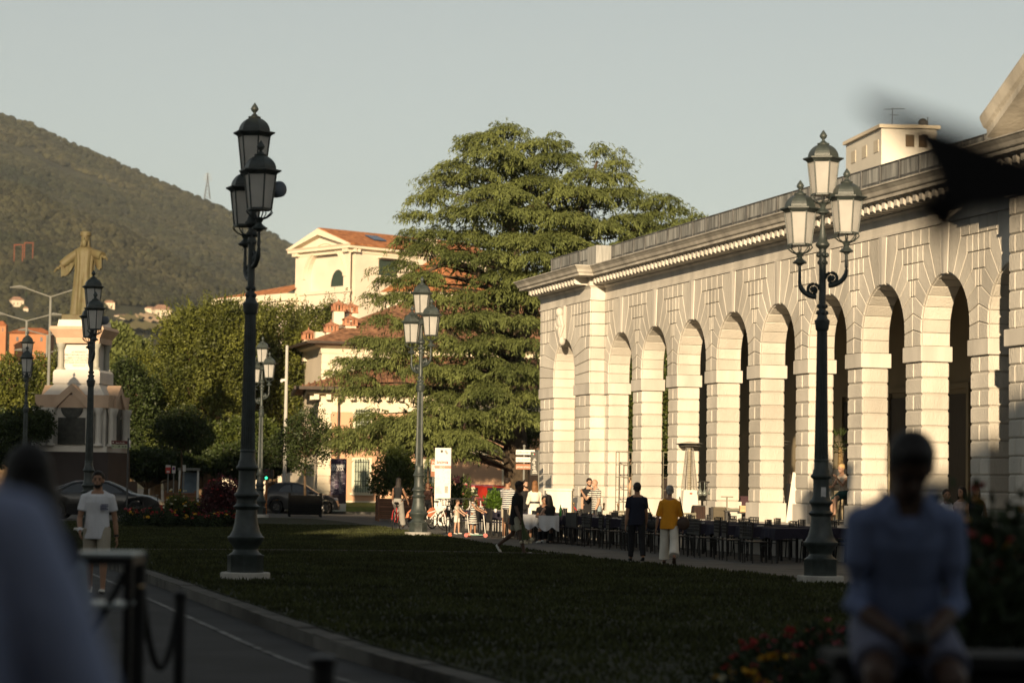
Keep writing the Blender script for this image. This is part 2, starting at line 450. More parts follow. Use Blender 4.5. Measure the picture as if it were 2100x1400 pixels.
# right pavilion, projects 0.95
PR0, PRY = NB*PIT+.28, -.95
pr = MB(); 
for r in range(-9, 7):
    H = (4.55-1.18)/9
    z0, z1 = (4.55+r*H, 4.55+(r+1)*H) if r < 0 else (ZI+ROW*r, ZI+ROW*(r+1))
    n = 22; sh = .26 if r % 2 else 0
    xs = [PR0]+[PR0+.52*i+sh+.3 for i in range(0, n)]
    for a, c in zip(xs[:-1], xs[1:]): pr.box(a+.003, c-.003, PRY, PRY+.6, z0+.006, z1-.006, .03)
pr.build('pavilion_wall', M_stone, arc)
b = MB(); b.box(PR0+.03, PR0+11.5, PRY+.04, 5, ZF, ZB); b.build('pavilion_core', M_core, arc)
b = MB(); b.box(PR0-.05, PR0+11.6, PRY-.05, PRY+.7, ZF-.6, 1.175, .012); b.build('plinth', M_smooth, arc)
b = MB(); b.box(PR0-.07, PR0+11.6, PRY-.07, PRY+.7, 4.555, ZI-.003, .012); b.build('impost', M_smooth, arc)
wall.build('rusticated_wall', M_stone, arc)
wbase.box(PL0+.02, PR0, JD-.002, JD+.04, ZC+AR+.02, ZB)
wbase.build('wall_backing', M_core, arc)
# frieze and cornice run: path along the front with pavilion breaks
path = [((PL0, 1.5), (-1, 0)), ((PL0, PY), (-1, -1)), ((XL, PY), (1, -1)), ((XL, 0), (1, -1)), ((PR0, 0), (-1, -1)), ((PR0, PRY), (-1, -1)), ((PR0+11.5, PRY), (0, -1))]
path2 = [((PL0, 1.5), (-1, 0)), ((PL0, PY), (-1, -1)), ((XL, PY), (1, -1)), ((XL, 0), (1, -1)), ((PR0, 0), (-1, -1)), ((PR0, PRY), (-1, -1)), ((PR0+11.5, PRY), (0, -1))]
def run(prof, name, m, z_only=None): b = MB(); b.sweep(prof, path); return b.build(name, m, arc)
run([(-.5, ZB), (.06, ZB), (.06, 7.7), (.03, 7.71), (.03, 8.04), (-.5, 8.04)], 'frieze', M_smooth)
run([(-.5, 8.04), (.05, 8.04), (.06, 8.07), (.11, 8.11), (.11, 8.13), (.09, 8.135), (.09, 8.39), (-.5, 8.39)], 'bed_mould', M_smooth)
run([(-.5, 8.39), (.64, 8.39), (.64, 8.47), (.67, 8.48), (.69, 8.5), (.72, 8.58), (.79, 8.66), (.82, 8.68), (.82, 8.71), (-.5, 8.73)], 'cornice', M_old)
b = MB()
def modil(xa, xb, y, step=.34):
    b = MB()
    n = int((xb-xa)/step)
    for i in range(n):
        x = xa+(i+.5)*(xb-xa)/n
        b.prism([(y-.08, 8.145), (y-.47, 8.155), (y-.53, 8.19), (y-.53, 8.36), (y-.08, 8.36)], x-.085, x+.085, 'x')
        b.box(x-.105, x+.105, y-.57, y-.08, 8.36, 8.389)
    b.build('modillion_course', M_smooth, arc)
modil(PL0+.1, XL-.1, PY); modil(XL+.15, PR0-.2, 0); modil(PR0+.1, PR0+11, PRY)
# zinc parapet: sheets with standing seams
def parapet(xa, xb, y, z0=8.7, z1=9.45):
    n = max(1, int((xb-xa)/1.12)); b = MB(); s = MB()
    for i in range(n):
        a, c = xa+(xb-xa)*i/n, xa+(xb-xa)*(i+1)/n
        for q in range(3):
            a2, c2 = a+(c-a)*q/3, a+(c-a)*(q+1)/3
            for zz in ((z0, (z0+z1)/2-.003), ((z0+z1)/2+.003, z1)):
                b.box(a2+.004, c2-.004, y, y+.1, zz[0], zz[1])
        s.box(a-.03, a+.03, y-.035, y+.1, z0, z1+.01)
    s.box(xa-.02, xb+.02, y-.02, y+.12, z1+.0, z1+.03); s.box(xa, xb, y-.012, y, (z0+z1)/2-.02, (z0+z1)/2+.02)
    o = b.build('parapet', M_lead, arc); s.build('seam', mat('dark zinc seams', (.09, .09, .09), .6, .3, 3.), o)
parapet(PL0+.4, XL-1.0, PY+.25); parapet(XL, PR0, .2)
b = MB(); b.box(XL-1.0, XL, PY+.15, .6, 8.7, 9.46, .01); b.build('parapet_block', mat('pale zinc', (.3, .295, .275), .6, .2, 2., stretch=(5, 5, .5)), arc)
b = MB(); b.box(PL0, PR0+11, .4, 6, 8.7, 8.85); b.build('flat_roof', M_old, arc)
# loggia interior: ceiling, back wall with doors, far open end
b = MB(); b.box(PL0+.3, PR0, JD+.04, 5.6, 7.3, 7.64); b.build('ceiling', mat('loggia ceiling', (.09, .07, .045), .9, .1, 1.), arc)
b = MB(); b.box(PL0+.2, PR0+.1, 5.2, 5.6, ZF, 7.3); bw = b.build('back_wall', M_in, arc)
M_door = mat('dark timber door', (.018, .014, .011), .6, .3, 5., stretch=(4, 4, .5))
for k in (1, 2, 3, 4, 5, 6, 7):
    cx = k*PIT+PW+AR; o = MB(); o.box(cx-.8, cx+.8, 5.15, 5.2, ZF, 4.2); d = o.build('door', M_door, arc)
    o = MB(); o.box(cx-.95, cx-.8, 5.1, 5.2, ZF, 4.35); o.box(cx+.8, cx+.95, 5.1, 5.2, ZF, 4.35); o.box(cx-.95, cx+.95, 5.1, 5.2, 4.35, 4.5); o.build('door_frame', M_in, d)
b = MB(); b.box(PL0-1, PR0+12, -2.9, 5.6, -.1, .5); b.box(PL0-.6, PR0+12, -2.5, 5.6, .5, ZF, .01); b.build('platform', M_smooth, arc)
# pediment of the right pavilion: raking cornice rising away to the right
rk = [(-.6, 0), (-1.82, 0), (-1.82, .16), (-1.9, .2), (-1.98, .36), (-1.98, .42), (-.6, .5)]
b = MB(); sl_ = math.tan(radians(27))
x0r = PR0+.75; n = 2; v = []; 
for x in (x0r, PR0+9):
    for a, zz in rk: v.append((x, a, 8.74+(x-x0r)*sl_+zz))
nn = len(rk); b.add(v, [tuple(range(nn)), tuple(range(nn, 2*nn))]+[(i, nn+i, nn+(i+1) % nn, (i+1) % nn) for i in range(nn)])
b.build('raking_cornice', M_old, arc)
b = MB(); b.prism([(PR0+1.6, 8.9), (PR0+10, 8.9), (PR0+10, 8.9+8.4*sl_), ], PRY-.1, 4, 'y'); b.build('tympanum', M_smooth, arc)
b = MB()
for i in range(18):
    x = PR0+1.1+i*.5; z = 8.74+(x-x0r)*sl_
    b.prism([(-1.1, z-.12), (-1.6, z-.1), (-1.68, z-.03), (-1.68, z+.03), (-1.1, z+.03)], x-.1, x+.1, 'x')
pass
# relief figure on the niche keystone
b = MB()
b.ball((ncx-.02, PY-.2, 7.42), (.16, .14, .17)); b.ball((ncx, PY-.16, 7.1), (.2, .15, .26)); b.ball((ncx+.02, PY-.14, 6.75), (.14, .14, .3)); b.ball((ncx-.08, PY-.2, 6.95), (.09, .1, .22))
b.ball((ncx+.08, PY-.12, 6.45), (.09, .12, .16)); b.tube([(ncx-.15, PY-.2, 7.25), (ncx-.2, PY-.25, 7.0), (ncx-.03, PY-.28, 6.85)], [.07, .06, .045])
b.tube([(ncx+.12, PY-.2, 7.25), (ncx+.22, PY-.15, 6.95), (ncx+.1, PY-.2, 6.6)], [.07, .06, .045])
o = b.build('relief_figure', M_smooth, arc); smoothobj(o, 80)
# ================================================================= three-lantern street lamps
M_iron = mat('dark green cast iron', (.035, .044, .041), .45, .25, 6., .25, 60, spec=.5)
M_glass = mat('frosted lantern glass', (.8, .78, .74), .35, .05, 4., trans=.6)
def lantern(parent, x, y, z):
    """hexagonal tapered lantern; z = bottom of the glass"""
    l = MB(); H = .57; r0, r1 = .195, .262
    l.lathe([(r1+.0, z+H-.03), (r1+.03, z+H), (r1+.085, z+H+.03), (r1+.085, z+H+.05), (r1+.01, z+H+.065)], 6, x, y)
    dome = [(.262*cos(t), z+H+.06+.235*sin(t)) for t in [i*pi/2/7*.92 for i in range(8)]]
    l.lathe(dome, 6, x, y)
    l.lathe([(.02, z-.02), (r0+.012, z-.02), (r0+.012, z+.012), (.02, z+.012)], 6, x, y)
    for i in range(6):
        a = 2*pi*i/6; l.tube([(x+r0*cos(a), y+r0*sin(a), z), (x+r1*cos(a), y+r1*sin(a), z+H)], .014, 5)
    o = l.build('lantern', M_iron, parent)
    f = MB(); zz = z+H+.06+.225
    f.lathe([(.1, zz-.01), (.105, zz+.015), (.06, zz+.03), (.045, zz+.05), (.025, zz+.065), (.024, zz+.085), (.05, zz+.11), (.066, zz+.14), (.055, zz+.17), (.042, zz+.19), (.022, zz+.22), (.0, zz+.25)], 12, x, y, False)
    smoothobj(f.build('finial', M_iron, o), 50)
    g = MB(); g.lathe([(r0-.012, z+.013), (r1-.012, z+H-.002)], 6, x, y, False); g.build('glass_panes', M_glass, o)
    c = MB()
    for i in range(8):
        a = 2*pi*i/8; ca, sa = cos(a), sin(a)
        c.tube([(x+.2*ca, y+.2*sa, z-.02), (x+.215*ca, y+.215*sa, z-.045), (x+.19*ca, y+.19*sa, z-.08), (x+.13*ca, y+.13*sa, z-.13), (x+.06*ca, y+.06*sa, z-.16)], .0115, 4)
    c.lathe([(.04, z-.36), (.05, z-.34), (.115, z-.32), (.12, z-.3), (.06, z-.25), (.04, z-.22), (.06, z-.18), (.085, z-.15), (.04, z-.13)], 10, x, y)
    c.build('lantern_cradle', M_iron, o)
    return o
def make_lamp():
    root = thing('street_lamp', '', 'street lamp')
    b = MB(); b.lathe([(.375, -.1), (.395, 0), (.395, .125), (.38, .14), (0, .14)], 24); b.build('stone_footing', mat('lamp footing concrete', (.42, .4, .36), .9, .2, 3., .3), root)
    p = MB()
    p.lathe([(.29, .1), (.29, .385), (.3, .4), (.3, .41)], 8, ph=pi/8)
    p.lathe([(.26, .405), (.265, .42), (.21, .46), (.19, .5), (.2, .54), (.245, .6), (.28, .655), (.292, .68), (.292, .7), (.26, .72), (.215, .8), (.185, .92), (.17, 1.05), (.165, 1.13),
             (.2, 1.16), (.212, 1.185), (.19, 1.2), (.16, 1.23), (.155, 1.28), (.165, 1.32), (.2, 1.355), (.2, 1.38), (.16, 1.42), (.138, 1.48), (.132, 1.7), (.136, 1.75), (.175, 1.785), (.178, 1.81), (.145, 1.85), (.14, 1.9), (.122, 1.93), (.117, 2.07)], 24)
    o = p.build('pedestal', M_iron, root); smoothobj(o, 35)
    s = MB(); s.lathe([(.118, 2.06), (.1, 3.2), (.088, 4.27)], 40, flute=.13); s.lathe([(.12, 2.04), (.126, 2.07), (.118, 2.09)], 16)
    s.build('shaft', M_iron, root)
    c = MB(); c.lathe([(.088, 4.25), (.11, 4.28), (.115, 4.32), (.12, 4.36), (.13, 4.4), (.13, 4.43), (.095, 4.46), (.08, 4.52), (.07, 4.56), (.06, 4.62), (.06, 5.35), (.075, 5.42), (.06, 5.48), (.062, 5.64), (.085, 5.66), (.12, 5.7), (.12, 5.73), (.085, 5.77), (.06, 5.86), (.04, 6.0), (.03, 6.2), (.03, 6.3)], 14)
    for k in range(4):
        a = k*pi/2+.4; c.ball((.07*cos(a), .07*sin(a), 4.56), .042, 8, 5); c.ball((.06*cos(a), .06*sin(a), 4.67), .04, 8, 5); c.ball((.07*cos(a), .07*sin(a), 5.54), .045, 8, 5); c.ball((.06*cos(a), .06*sin(a), 5.41), .035, 8, 5)
    smoothobj(c.build('upper_column', M_iron, root), 40)
    for sg, zt, r in ((-1, 5.36, .385), (1, 5.55, .4)):
        a = MB(); pts = []; zb = zt-.53
        for i in range(9):
            t = i/8*pi/2; pts.append((sg*(.1+(r-.1)*sin(t)), 0, zb+.26*(1-cos(t))))
        for i in range(1, 6): pts.append((sg*r, 0, zb+.26+(zt-zb-.26)*i/5))
        a.tube(pts, [.042]*7+[.034, .032, .03, .028, .026, .026, .026], 8)
        sc = []
        for i in range(26):
            q = i/25*2*pi*1.5; rr = .115*(1-i/32); sc.append((sg*(.16-rr*cos(q)), 0, zb+.12+rr*sin(q)))
        a.tube(sc, .03, 6)
        a.ball((sg*.16, 0, zb+.12), .045, 8, 6)
        smoothobj(a.build('scroll_arm', M_iron, root), 60)
        lantern(root, sg*r, 0, zt+.36)
    lantern(root, 0, 0, 6.57)
    return root
lamp0 = make_lamp()
LG = 'three lantern street lamps'
spots = [((-4.2, 38.7), -68, 'dark iron three-lantern lamp in full shade, largest one in front of the hill'),
         ((5.24, 40.8), -12, 'three-lantern lamp with sunlit lanterns standing in front of the arches'),
         ((-2.68, 71.27), -42, 'grey three-lantern lamp in front of the big cedar'),
         ((-10.58, 102.5), -35, 'small sunlit three-lantern lamp half hidden behind the big dark lamp post'),
         ((-12.3, 70.7), -70, 'dark three-lantern lamp standing in front of the stone monument'),
         ((-20.2, 100.7), -80, 'smallest dark three-lantern lamp at the far left, beside the monument')]
lamp0.location = (*spots[0][0], -.0); lamp0.rotation_euler = (0, 0, radians(spots[0][1])); lamp0['label'] = spots[0][2]; lamp0['group'] = LG
LAMPS = [lamp0]
for (x, y), rz, lb in spots[1:]: LAMPS.append(dup(lamp0, (x, y, 0), radians(rz), lb, LG))
# convex grey box camera / loudspeaker at the back of two lamps
for L_, off in ((LAMPS[0], (.36, .1, 6.28)), (LAMPS[4], (.3, .1, 6.2)), (LAMPS[3], (.36, .1, 6.2)) ):
    b = MB(); b.lathe([(.0, -.16), (.1, -.14), (.13, -.05), (.13, .12), (.1, .15), (0, .15)], 14)
    b.v = [(p[2], p[0], p[1]) for p in b.v]
    o = b.build('camera_housing', mat('blue grey plastic housing', (.12, .14, .17), .35, .05, 2.), L_); smoothobj(o, 50)
    rz = L_.rotation_euler.z; x, y, z = off; o.location = (x*cos(-rz)-y*sin(-rz), x*sin(-rz)+y*cos(-rz), z); o.rotation_euler = (0, 0, -rz-.9)
# stickers on the lamp nearest the arches
b = MB(); b.box(-.03, .05, -.142, -.134, 1.46, 1.62); o = b.build('sticker', mat('white sticker', (.6, .58, .56), .5, .1, 9.), LAMPS[1]); o.rotation_euler = (0, 0, -LAMPS[1].rotation_euler.z+.1)
b = MB(); b.box(-.0, .08, -.2, -.185, .84, .96); o = b.build('torn_sticker', mat('torn pink sticker', (.35, .14, .16), .6, .5, 30.), LAMPS[1]); o.rotation_euler = (radians(-8), 0, -LAMPS[1].rotation_euler.z+.1)
# ================================================================= unseen houses added behind the camera, heights shaped to throw the evening shade
M_bh = mat('shade house ochre plaster', (.35, .27, .17), .9, .1, .5)
def block(x0, x1, top, label, y=-20.):
    t = thing('unseen_shade_house', label, 'building', ((x0+x1)/2, y, 0), 0, 'unseen houses added for the evening shade')
    w = x1-x0; b = MB(); b.box(-w/2, w/2, -12, 0, -.2, top-.5); wl = b.build('wall', M_bh, t)
    b = MB(); b.prism([(-12.5, top-.5), (.3, top-.5), (.3, top-.2), (0, top), (-12.5, top)], -w/2-.1, w/2+.1, 'x'); b.build('roof', mat('roof tiles', (.25, .1, .05), .9, .2, 4.), t)
    g = mat('dark window glass', (.02, .02, .025), .1, .1, 1.)
    b = MB()
    for i in range(int(w/3)):
        for k in range(int(top/3.4)): x = -w/2+1.5+i*3; b.box(x-.5, x+.5, 0, .04, 1.2+k*3.3, 2.9+k*3.3)
    b.build('window', g, wl)
    return t
# ================================================================= hills
def interp(tab, x):
    if x <= tab[0][0]: return tab[0][1]
    for a, c in zip(tab[:-1], tab[1:]):
        if x <= c[0]: return a[1]+(c[1]-a[1])*(x-a[0])/(c[0]-a[0])
    return tab[-1][1]
RID2 = [(-700, 100), (-300, 160), (0, 238), (60, 256), (120, 285), (200, 318), (260, 345), (330, 378), (400, 408), (450, 432), (520, 468), (560, 488), (600, 515), (660, 560), (740, 640), (850, 760), (1000, 860), (1300, 930), (3000, 960)]
RID1 = [(-700, 330), (-300, 350), (0, 392), (60, 395), (110, 420), (170, 440), (230, 462), (300, 505), (360, 540), (430, 575), (500, 600), (560, 620), (640, 660), (740, 730), (900, 820), (1300, 940), (3000, 965)]
D0, D1, D2 = 620., 1300., 2100.
def elev(px, tab): d = ray(px, interp(tab, px)); return d.x/d.y, d.z/d.y
rows = []
def hz(px, D, nz=True):
    kx, e1 = elev(px, RID1); _, e2 = elev(px, RID2)
    z1 = CH+e1*D1; z2 = CH+e2*D2; zb = 14
    if D < D1: t = (D-D0)/(D1-D0); t = max(0, t); z = (-3+17*(D-320)/300 if D < D0 else zb)+(z1-zb)*(t**1.25)
    elif D < D1+160: t = (D-D1)/160; z = z1+(z1*.985-z1)*sin(t*pi/2)
    elif D < D2: t = (D-D1-160)/(D2-D1-160); z = z1*.985+(z2-z1*.985)*(t**1.1)
    else: z = z2-(D-D2)*.35
    if nz: z += (noise.noise(Vector((kx*D*.004, D*.004, 3)))*14+noise.noise(Vector((kx*D*.012, D*.012, 7)))*6)*min(1, max(0, (D-D0)/300))*(1 if D < D2-150 else .3)
    return Vector((kx*D, D, z))
PXS = [-700+ i*22 for i in range(0, 120)]; DS = [320+ i*40 for i in range(0, 60)]
b = MB(); n = len(PXS)
for D in DS:
    for px in PXS: b.v.append(tuple(hz(px, D)))
b.f = [(j*n+i, j*n+i+1, (j+1)*n+i+1, (j+1)*n+i) for j in range(len(DS)-1) for i in range(n-1)]
M_hill = mat('hill soil and scrub', (.03, .03, .014), 1., .3, .02, detail=8)
hl_ = b.build('hills', M_hill); smoothobj(hl_, 180); struct(hl_)
# woods on the hills, one mass of small crowns
ico = bmesh.new(); bmesh.ops.create_icosphere(ico, subdivisions=1, radius=1); ICOV = [v.co.copy() for v in ico.verts]; ICOF = [tuple(v.index for v in f.verts) for f in ico.faces]; ico.free()
ico = bmesh.new(); bmesh.ops.create_icosphere(ico, subdivisions=2, radius=1); ICO2V = [v.co.copy() for v in ico.verts]; ICO2F = [tuple(v.index for v in f.verts) for f in ico.faces]; ico.free()
rg = random.Random(11); v = []; f = []
clear = [(150, 385, 640, 705)]
def projpx(P):
    d = P-Vector((0, 0, CH)); q = d.dot(_F); return 1050+FPX*d.dot(_R)/q, 700-FPX*d.dot(_U)/q
mats_w = []
for k in range(42000):
    D = 700*(2150/700)**(rg.random()**.8); px = rg.uniform(-120, 900)
    if px > 700 and rg.random() < .6: continue
    P = hz(px, D); q = projpx(P)
    if q[0] < -60 or q[1] > 800: continue
    if 215 < q[0] < 400 and q[1] > 626 and rg.random() < .96: continue
    if 15 < q[0] < 75 and 605 < q[1] < 662 and rg.random() < .95: continue
    far_ = D > 1000; ICOV2, ICOF2 = (ICOV, ICOF) if far_ else (ICO2V, ICO2F)
    s = rg.uniform(1.0, 2.5)*(D/1300)**.5; o = len(v); sd = rg.random()*50
    base = 1.25 if D > D1 else 1.0
    for c in ICOV2:
        h = 1+.35*noise.noise(c*1.7+Vector((sd, sd, 0)))+.18*noise.noise(c*4+Vector((sd, 0, 0)))
        v.append((P.x+c.x*s*h*base, P.y+c.y*s*h, P.z+s*.4+c.z*s*h*.95))
    f += [tuple(o+i for i in t) for t in ICOF2]
b = MB(); b.v = v; b.f = f
M_wood = mat('distant woodland', (.018, .023, .010), 1., .28, .012, island=.6, detail=8, col2=(.042, .038, .018))
wd = b.build('woodland', M_wood, fix=False); tag(wd, 'brown green woods covering the hillside behind the town', 'woodland', kind='stuff')
# ================================================================= small far things on the hill
M_cream = mat('far cream plaster', (.55, .46, .34), .9, .06, 1.)
M_tile = mat('terracotta roof tiles', (.36, .13, .05), .85, .28, 2.5, .8, 9, col2=(.48, .2, .08))
M_tiled = mat('weathered roof tiles', (.2, .095, .05), .9, .4, 3., .9, 9, col2=(.34, .17, .09))
M_win = mat('dark window', (.02, .022, .025), .2, .1, 1.)
def hill_at(px, py):
    best = None
    for k in range(330):
        D = 330+k*5; q = projpx(hz(px, D))
        if q[1] <= py: return hz(px, D), D
    return hz(px, D), D
def small_house(px, py, w, h, D, label, orange=False, rz=.3, kind='hillside_house'):
    """w, h in picture pixels at the place where the line of sight meets the slope"""
    if D is None: P, D = hill_at(px, py+h*.5)
    else: P = at(px, py, D)
    w *= D/FPX; h *= D/FPX
    t = thing(kind, label, 'house', P, rz, 'houses on the far hillside')
    mw = M_cream if not orange else mat('orange plaster', (.34, .15, .07), .9, .06, 1.)
    b = MB(); b.box(-w/2, w/2, -w*.3, w*.3, -h*.4 if not orange else -12, h*.62); wl = b.build('wall', mw, t)
    b = MB(); e = w*.06
    b.add([(-w/2-e, -w*.3-e, h*.62), (w/2+e, -w*.3-e, h*.62), (w/2+e, w*.3+e, h*.62), (-w/2-e, w*.3+e, h*.62), (-w*.25, 0, h), (w*.25, 0, h)], [(0, 1, 5, 4), (2, 3, 4, 5), (1, 2, 5), (3, 0, 4), (0, 3, 2, 1)])
    b.build('roof', mat('deep orange tiles', (.26, .09, .035), .85, .2, 2.) if orange else mat('far roof', (.26, .15, .1), .9, .2, 1.), t)  # orange houses get a deeper tile colour
    for x in (-.3, 0, .3):
        q = MB(); q.box(x*w-w*.03, x*w+w*.03, -w*.3-w*.01, -w*.3, h*.15, h*.4); q.build('window', M_win, wl)
    return t
small_house(334, 640, 36, 28, None, 'cream stone villa in the middle of the hillside hamlet', rz=.5)
small_house(354, 655, 30, 16, None, 'low cream house just below the hillside villa', rz=-.2)
small_house(310, 637, 20, 10, None, 'long low pale house left of the hillside villa', rz=.1)
small_house(40, 622, 26, 20, None, 'pale house among cypresses above the left street lights', rz=.5)
small_house(59, 636, 10, 10, None, 'little outbuilding below the pale house at the far left', rz=.2)
small_house(228, 625, 22, 14, None, 'pale house directly right of the statue on the slope', rz=.2)
small_house(256, 650, 32, 8, None, 'low farmhouse with dark roof between statue and hamlet', rz=0)
small_house(65, 706, 82, 34, 300, 'orange building with wide tiled roof left of the monument', True, 0, 'orange_house')
small_house(-2, 684, 32, 26, 290, 'orange building cut by the left edge of the picture', True, 0, 'orange_house')
small_house(76, 685, 28, 10, 320, 'flat cream block behind the orange roof', rz=0)
# bare terraces below the hamlet
b = MB()
M_terr = mat('dry terrace soil', (.4, .28, .17), 1., .2, .05)
def terrace(px0, px1, py0, py1, m, nm):
    N_ = 14; vv = []
    for i in range(N_+1):
        p_ = px0+(px1-px0)*i/N_; w_ = (1-abs(2*i/N_-1)**3)
        ym = (py0+py1)/2+2*noise.noise(Vector((p_*.15, 0, 0)))
        for s_ in (-1, 1):
            P, D = hill_at(p_, ym+s_*(py1-py0)/2*w_); vv.append(P+Vector((0, -3, 2.5)))
    q = MB(); q.add(vv, [(2*i, 2*i+2, 2*i+3, 2*i+1) for i in range(N_)]); return struct(q.build(nm, m))
terrace(282, 335, 658, 667, M_terr, 'terrace'); terrace(296, 350, 669, 675, M_terr, 'terrace')
terrace(250, 345, 677, 690, mat('dry grass slope', (.13, .11, .045), 1., .3, .05), 'grass_slope'); terrace(240, 300, 662, 672, MATS['dry grass slope'], 'grass_slope')
# cypresses
M_cyp = mat('dark cypress', (.018, .028, .012), 1., .3, 1.)
def cypress(px, py, h, D):
    P, D = hill_at(px, py+4); h = h*1.9*D/FPX; t = thing('cypress', 'slim dark cypress %s' % ('near the hillside hamlet' if px > 150 else 'beside the pale house at the far left'), 'tree', P, 0, 'cypresses %s' % ('by the hamlet' if px > 150 else 'at the far left'))
    b = MB(); b.lathe([(.1*h, 0), (.13*h, .2*h), (.11*h, .6*h), (.05*h, .88*h), (0, h)], 9); b.v = [(p[0]*(1+.3*noise.noise(Vector(p)*.6)), p[1], p[2]) for p in b.v]
    b.build('crown', M_cyp, t); b = MB(); b.lathe([(.02*h, -.15*h), (.02*h, .1*h)], 6); b.build('trunk', mat('bark', (.09, .06, .035), .95, .3, 4., .8, 12), t)
for px, py, h in ((272, 656, 13), (293, 655, 11), (300, 656, 12), (309, 657, 9), (321, 657, 8), (316, 656, 10)): cypress(px, py, h, 840)
for px, py, h in ((59, 612, 9), (92, 612, 10), (48, 640, 6)): cypress(px, py, h, 760)
# pylon on the ridge
P = at(425, 408, 2150); t = thing('electricity_pylon', 'thin grey lattice pylon on the ridge line of the hill', 'pylon', P, 0)
b = MB(); Hh = 24
for sx in (-1, 1):
    for sy in (-1, 1): b.tube([(sx*2.6, sy*2.6, 0), (sx*.5, sy*.5, Hh*.7), (0, 0, Hh)], .28, 4)
for k in range(6):
    z = Hh*k/7.5; r = 2.6-2.1*min(1, z/(Hh*.7)); z2 = Hh*(k+1)/7.5; r2 = 2.6-2.1*min(1, z2/(Hh*.7)); b.tube([(-r, -r, z), (r2, -r2, z2)], .16, 4); b.tube([(r, -r, z), (-r2, -r2, z2)], .16, 4)
b.build('lattice', mat('galvanised steel', (.13, .13, .13), .5, .1, 1., metal=.3), t)
b = MB()
for z, ww in ((Hh*.72, 3.8), (Hh*.82, 3.4), (Hh*.92, 2.8)): b.box(-ww, ww, -.2, .2, z, z+.4)
b.build('cross_arm', MATS['galvanised steel'], t)
# rusty portal frames on the slope
M_rust = mat('rusty red steel', (.2, .055, .025), .8, .2, 2.)
for x0, x1, yt, yb, lb in ((29, 46, 501, 528, 'left rusty steel portal frame on the wooded slope'), (50, 67, 497, 522, 'right rusty steel portal frame on the wooded slope')):
    D = 950; a = at(x0, yb, D); c = at(x1, yb, D); H = at(x0, yt, D).z-a.z
    t = thing('steel_portal', lb, 'frame', a, 0, 'rusty frames on the slope'); w_ = (c-a).x
    for nm, bb in (('post', (-.13, .13, 0, H)), ('post', (w_-.13, w_+.13, 0, H)), ('beam', (-.25, w_+.25, H-.3, H))):
        b = MB(); b.box(bb[0], bb[1], -.13, .13, bb[2]-(1.5 if nm == 'post' else 0), bb[3]-(.001 if nm == 'beam' else .301)); b.build(nm, M_rust, t)
# ================================================================= double-arm street lights by the monument
M_galv = mat('light grey galvanised steel', (.2, .2, .18), .5, .08, 3., metal=.2)
def street_light(px, ytop, Y, arm, label, dn=.25):
    P = at(px, ytop, Y); t = thing('street_light', label, 'street light', (P.x, P.y, 0), 0, 'double-arm street lights by the road')
    b = MB(); b.tube([(0, 0, 0), (0, 0, P.z)], [.1, .06], 8); b.build('pole', M_galv, t)
    for sg in (-1, 1):
        b = MB(); b.tube([(0, 0, P.z-.02), (sg*arm*.62, 0, P.z+dn)], .035, 6); b.build('arm', M_galv, t)
        b = MB(); b.tube([(sg*arm*.6, 0, P.z+dn), (sg*arm*.75, 0, P.z+dn+.05), (sg*arm, 0, P.z+dn+.02)], [.05, .1, .04], 6); b.v = [(p[0], p[1]*1.4, p[2]) for p in b.v]; b.build('lamp_head', M_galv, t)
street_light(104, 608, 118, 2.0, 'tallest double-arm street light left of the statue', .4)
street_light(55, 657, 128, 1.9, 'double-arm street light with arms level with the pedestal top', .3)
street_light(97, 687, 140, 1.7, 'thin double-arm street light behind the tallest one')
street_light(81, 727, 155, 1.6, 'short double-arm street light half hidden by the monument')
street_light(75, 753, 175, 1.5, 'smallest far double-arm street light left of the monument')
# ================================================================= monument with bronze statue
MY = 108.; mb = gr(165, 1, 0) if False else None
mp = at(168, 900, MY); K = FPX/MY
def mz(py): return at(168, py, MY).z
mon = thing('monument_pedestal', 'tall white and pink marble pedestal carrying the bronze statue', 'monument', (mp.x, MY, 0), -.12)
M_mar = mat('white marble', (.56, .52, .46), .6, .08, .8, .2, 8)
M_pink = mat('pink marble', (.46, .32, .22), .6, .14, 1., .2, 8)
M_por = mat('dark red porphyry', (.03, .022, .02), .7, .15, 1.)
def sq(mbd, r0, r1, z0, z1): mbd.add([(-r0, -r0, z0), (r0, -r0, z0), (r0, r0, z0), (-r0, r0, z0), (-r1, -r1, z1), (r1, -r1, z1), (r1, r1, z1), (-r1, r1, z1)], [(0, 1, 5, 4), (1, 2, 6, 5), (2, 3, 7, 6), (3, 0, 4, 7), (4, 5, 6, 7), (3, 2, 1, 0)])
px = lambda w: w/K/2
b = MB(); sq(b, px(190), px(185), -.1, mz(985)); sq(b, px(160), px(158), mz(985), mz(927)); b.build('plinth', M_por, mon)
b = MB(); sq(b, px(148), px(148), mz(927), mz(915)); sq(b, px(138), px(138), mz(915), mz(838)); b.build('lower_block', M_mar, mon)
b = MB(); sq(b, px(150), px(152), mz(838), mz(826)); sq(b, px(152), px(154), mz(826), mz(812)); b.build('lower_cornice', M_pink, mon)
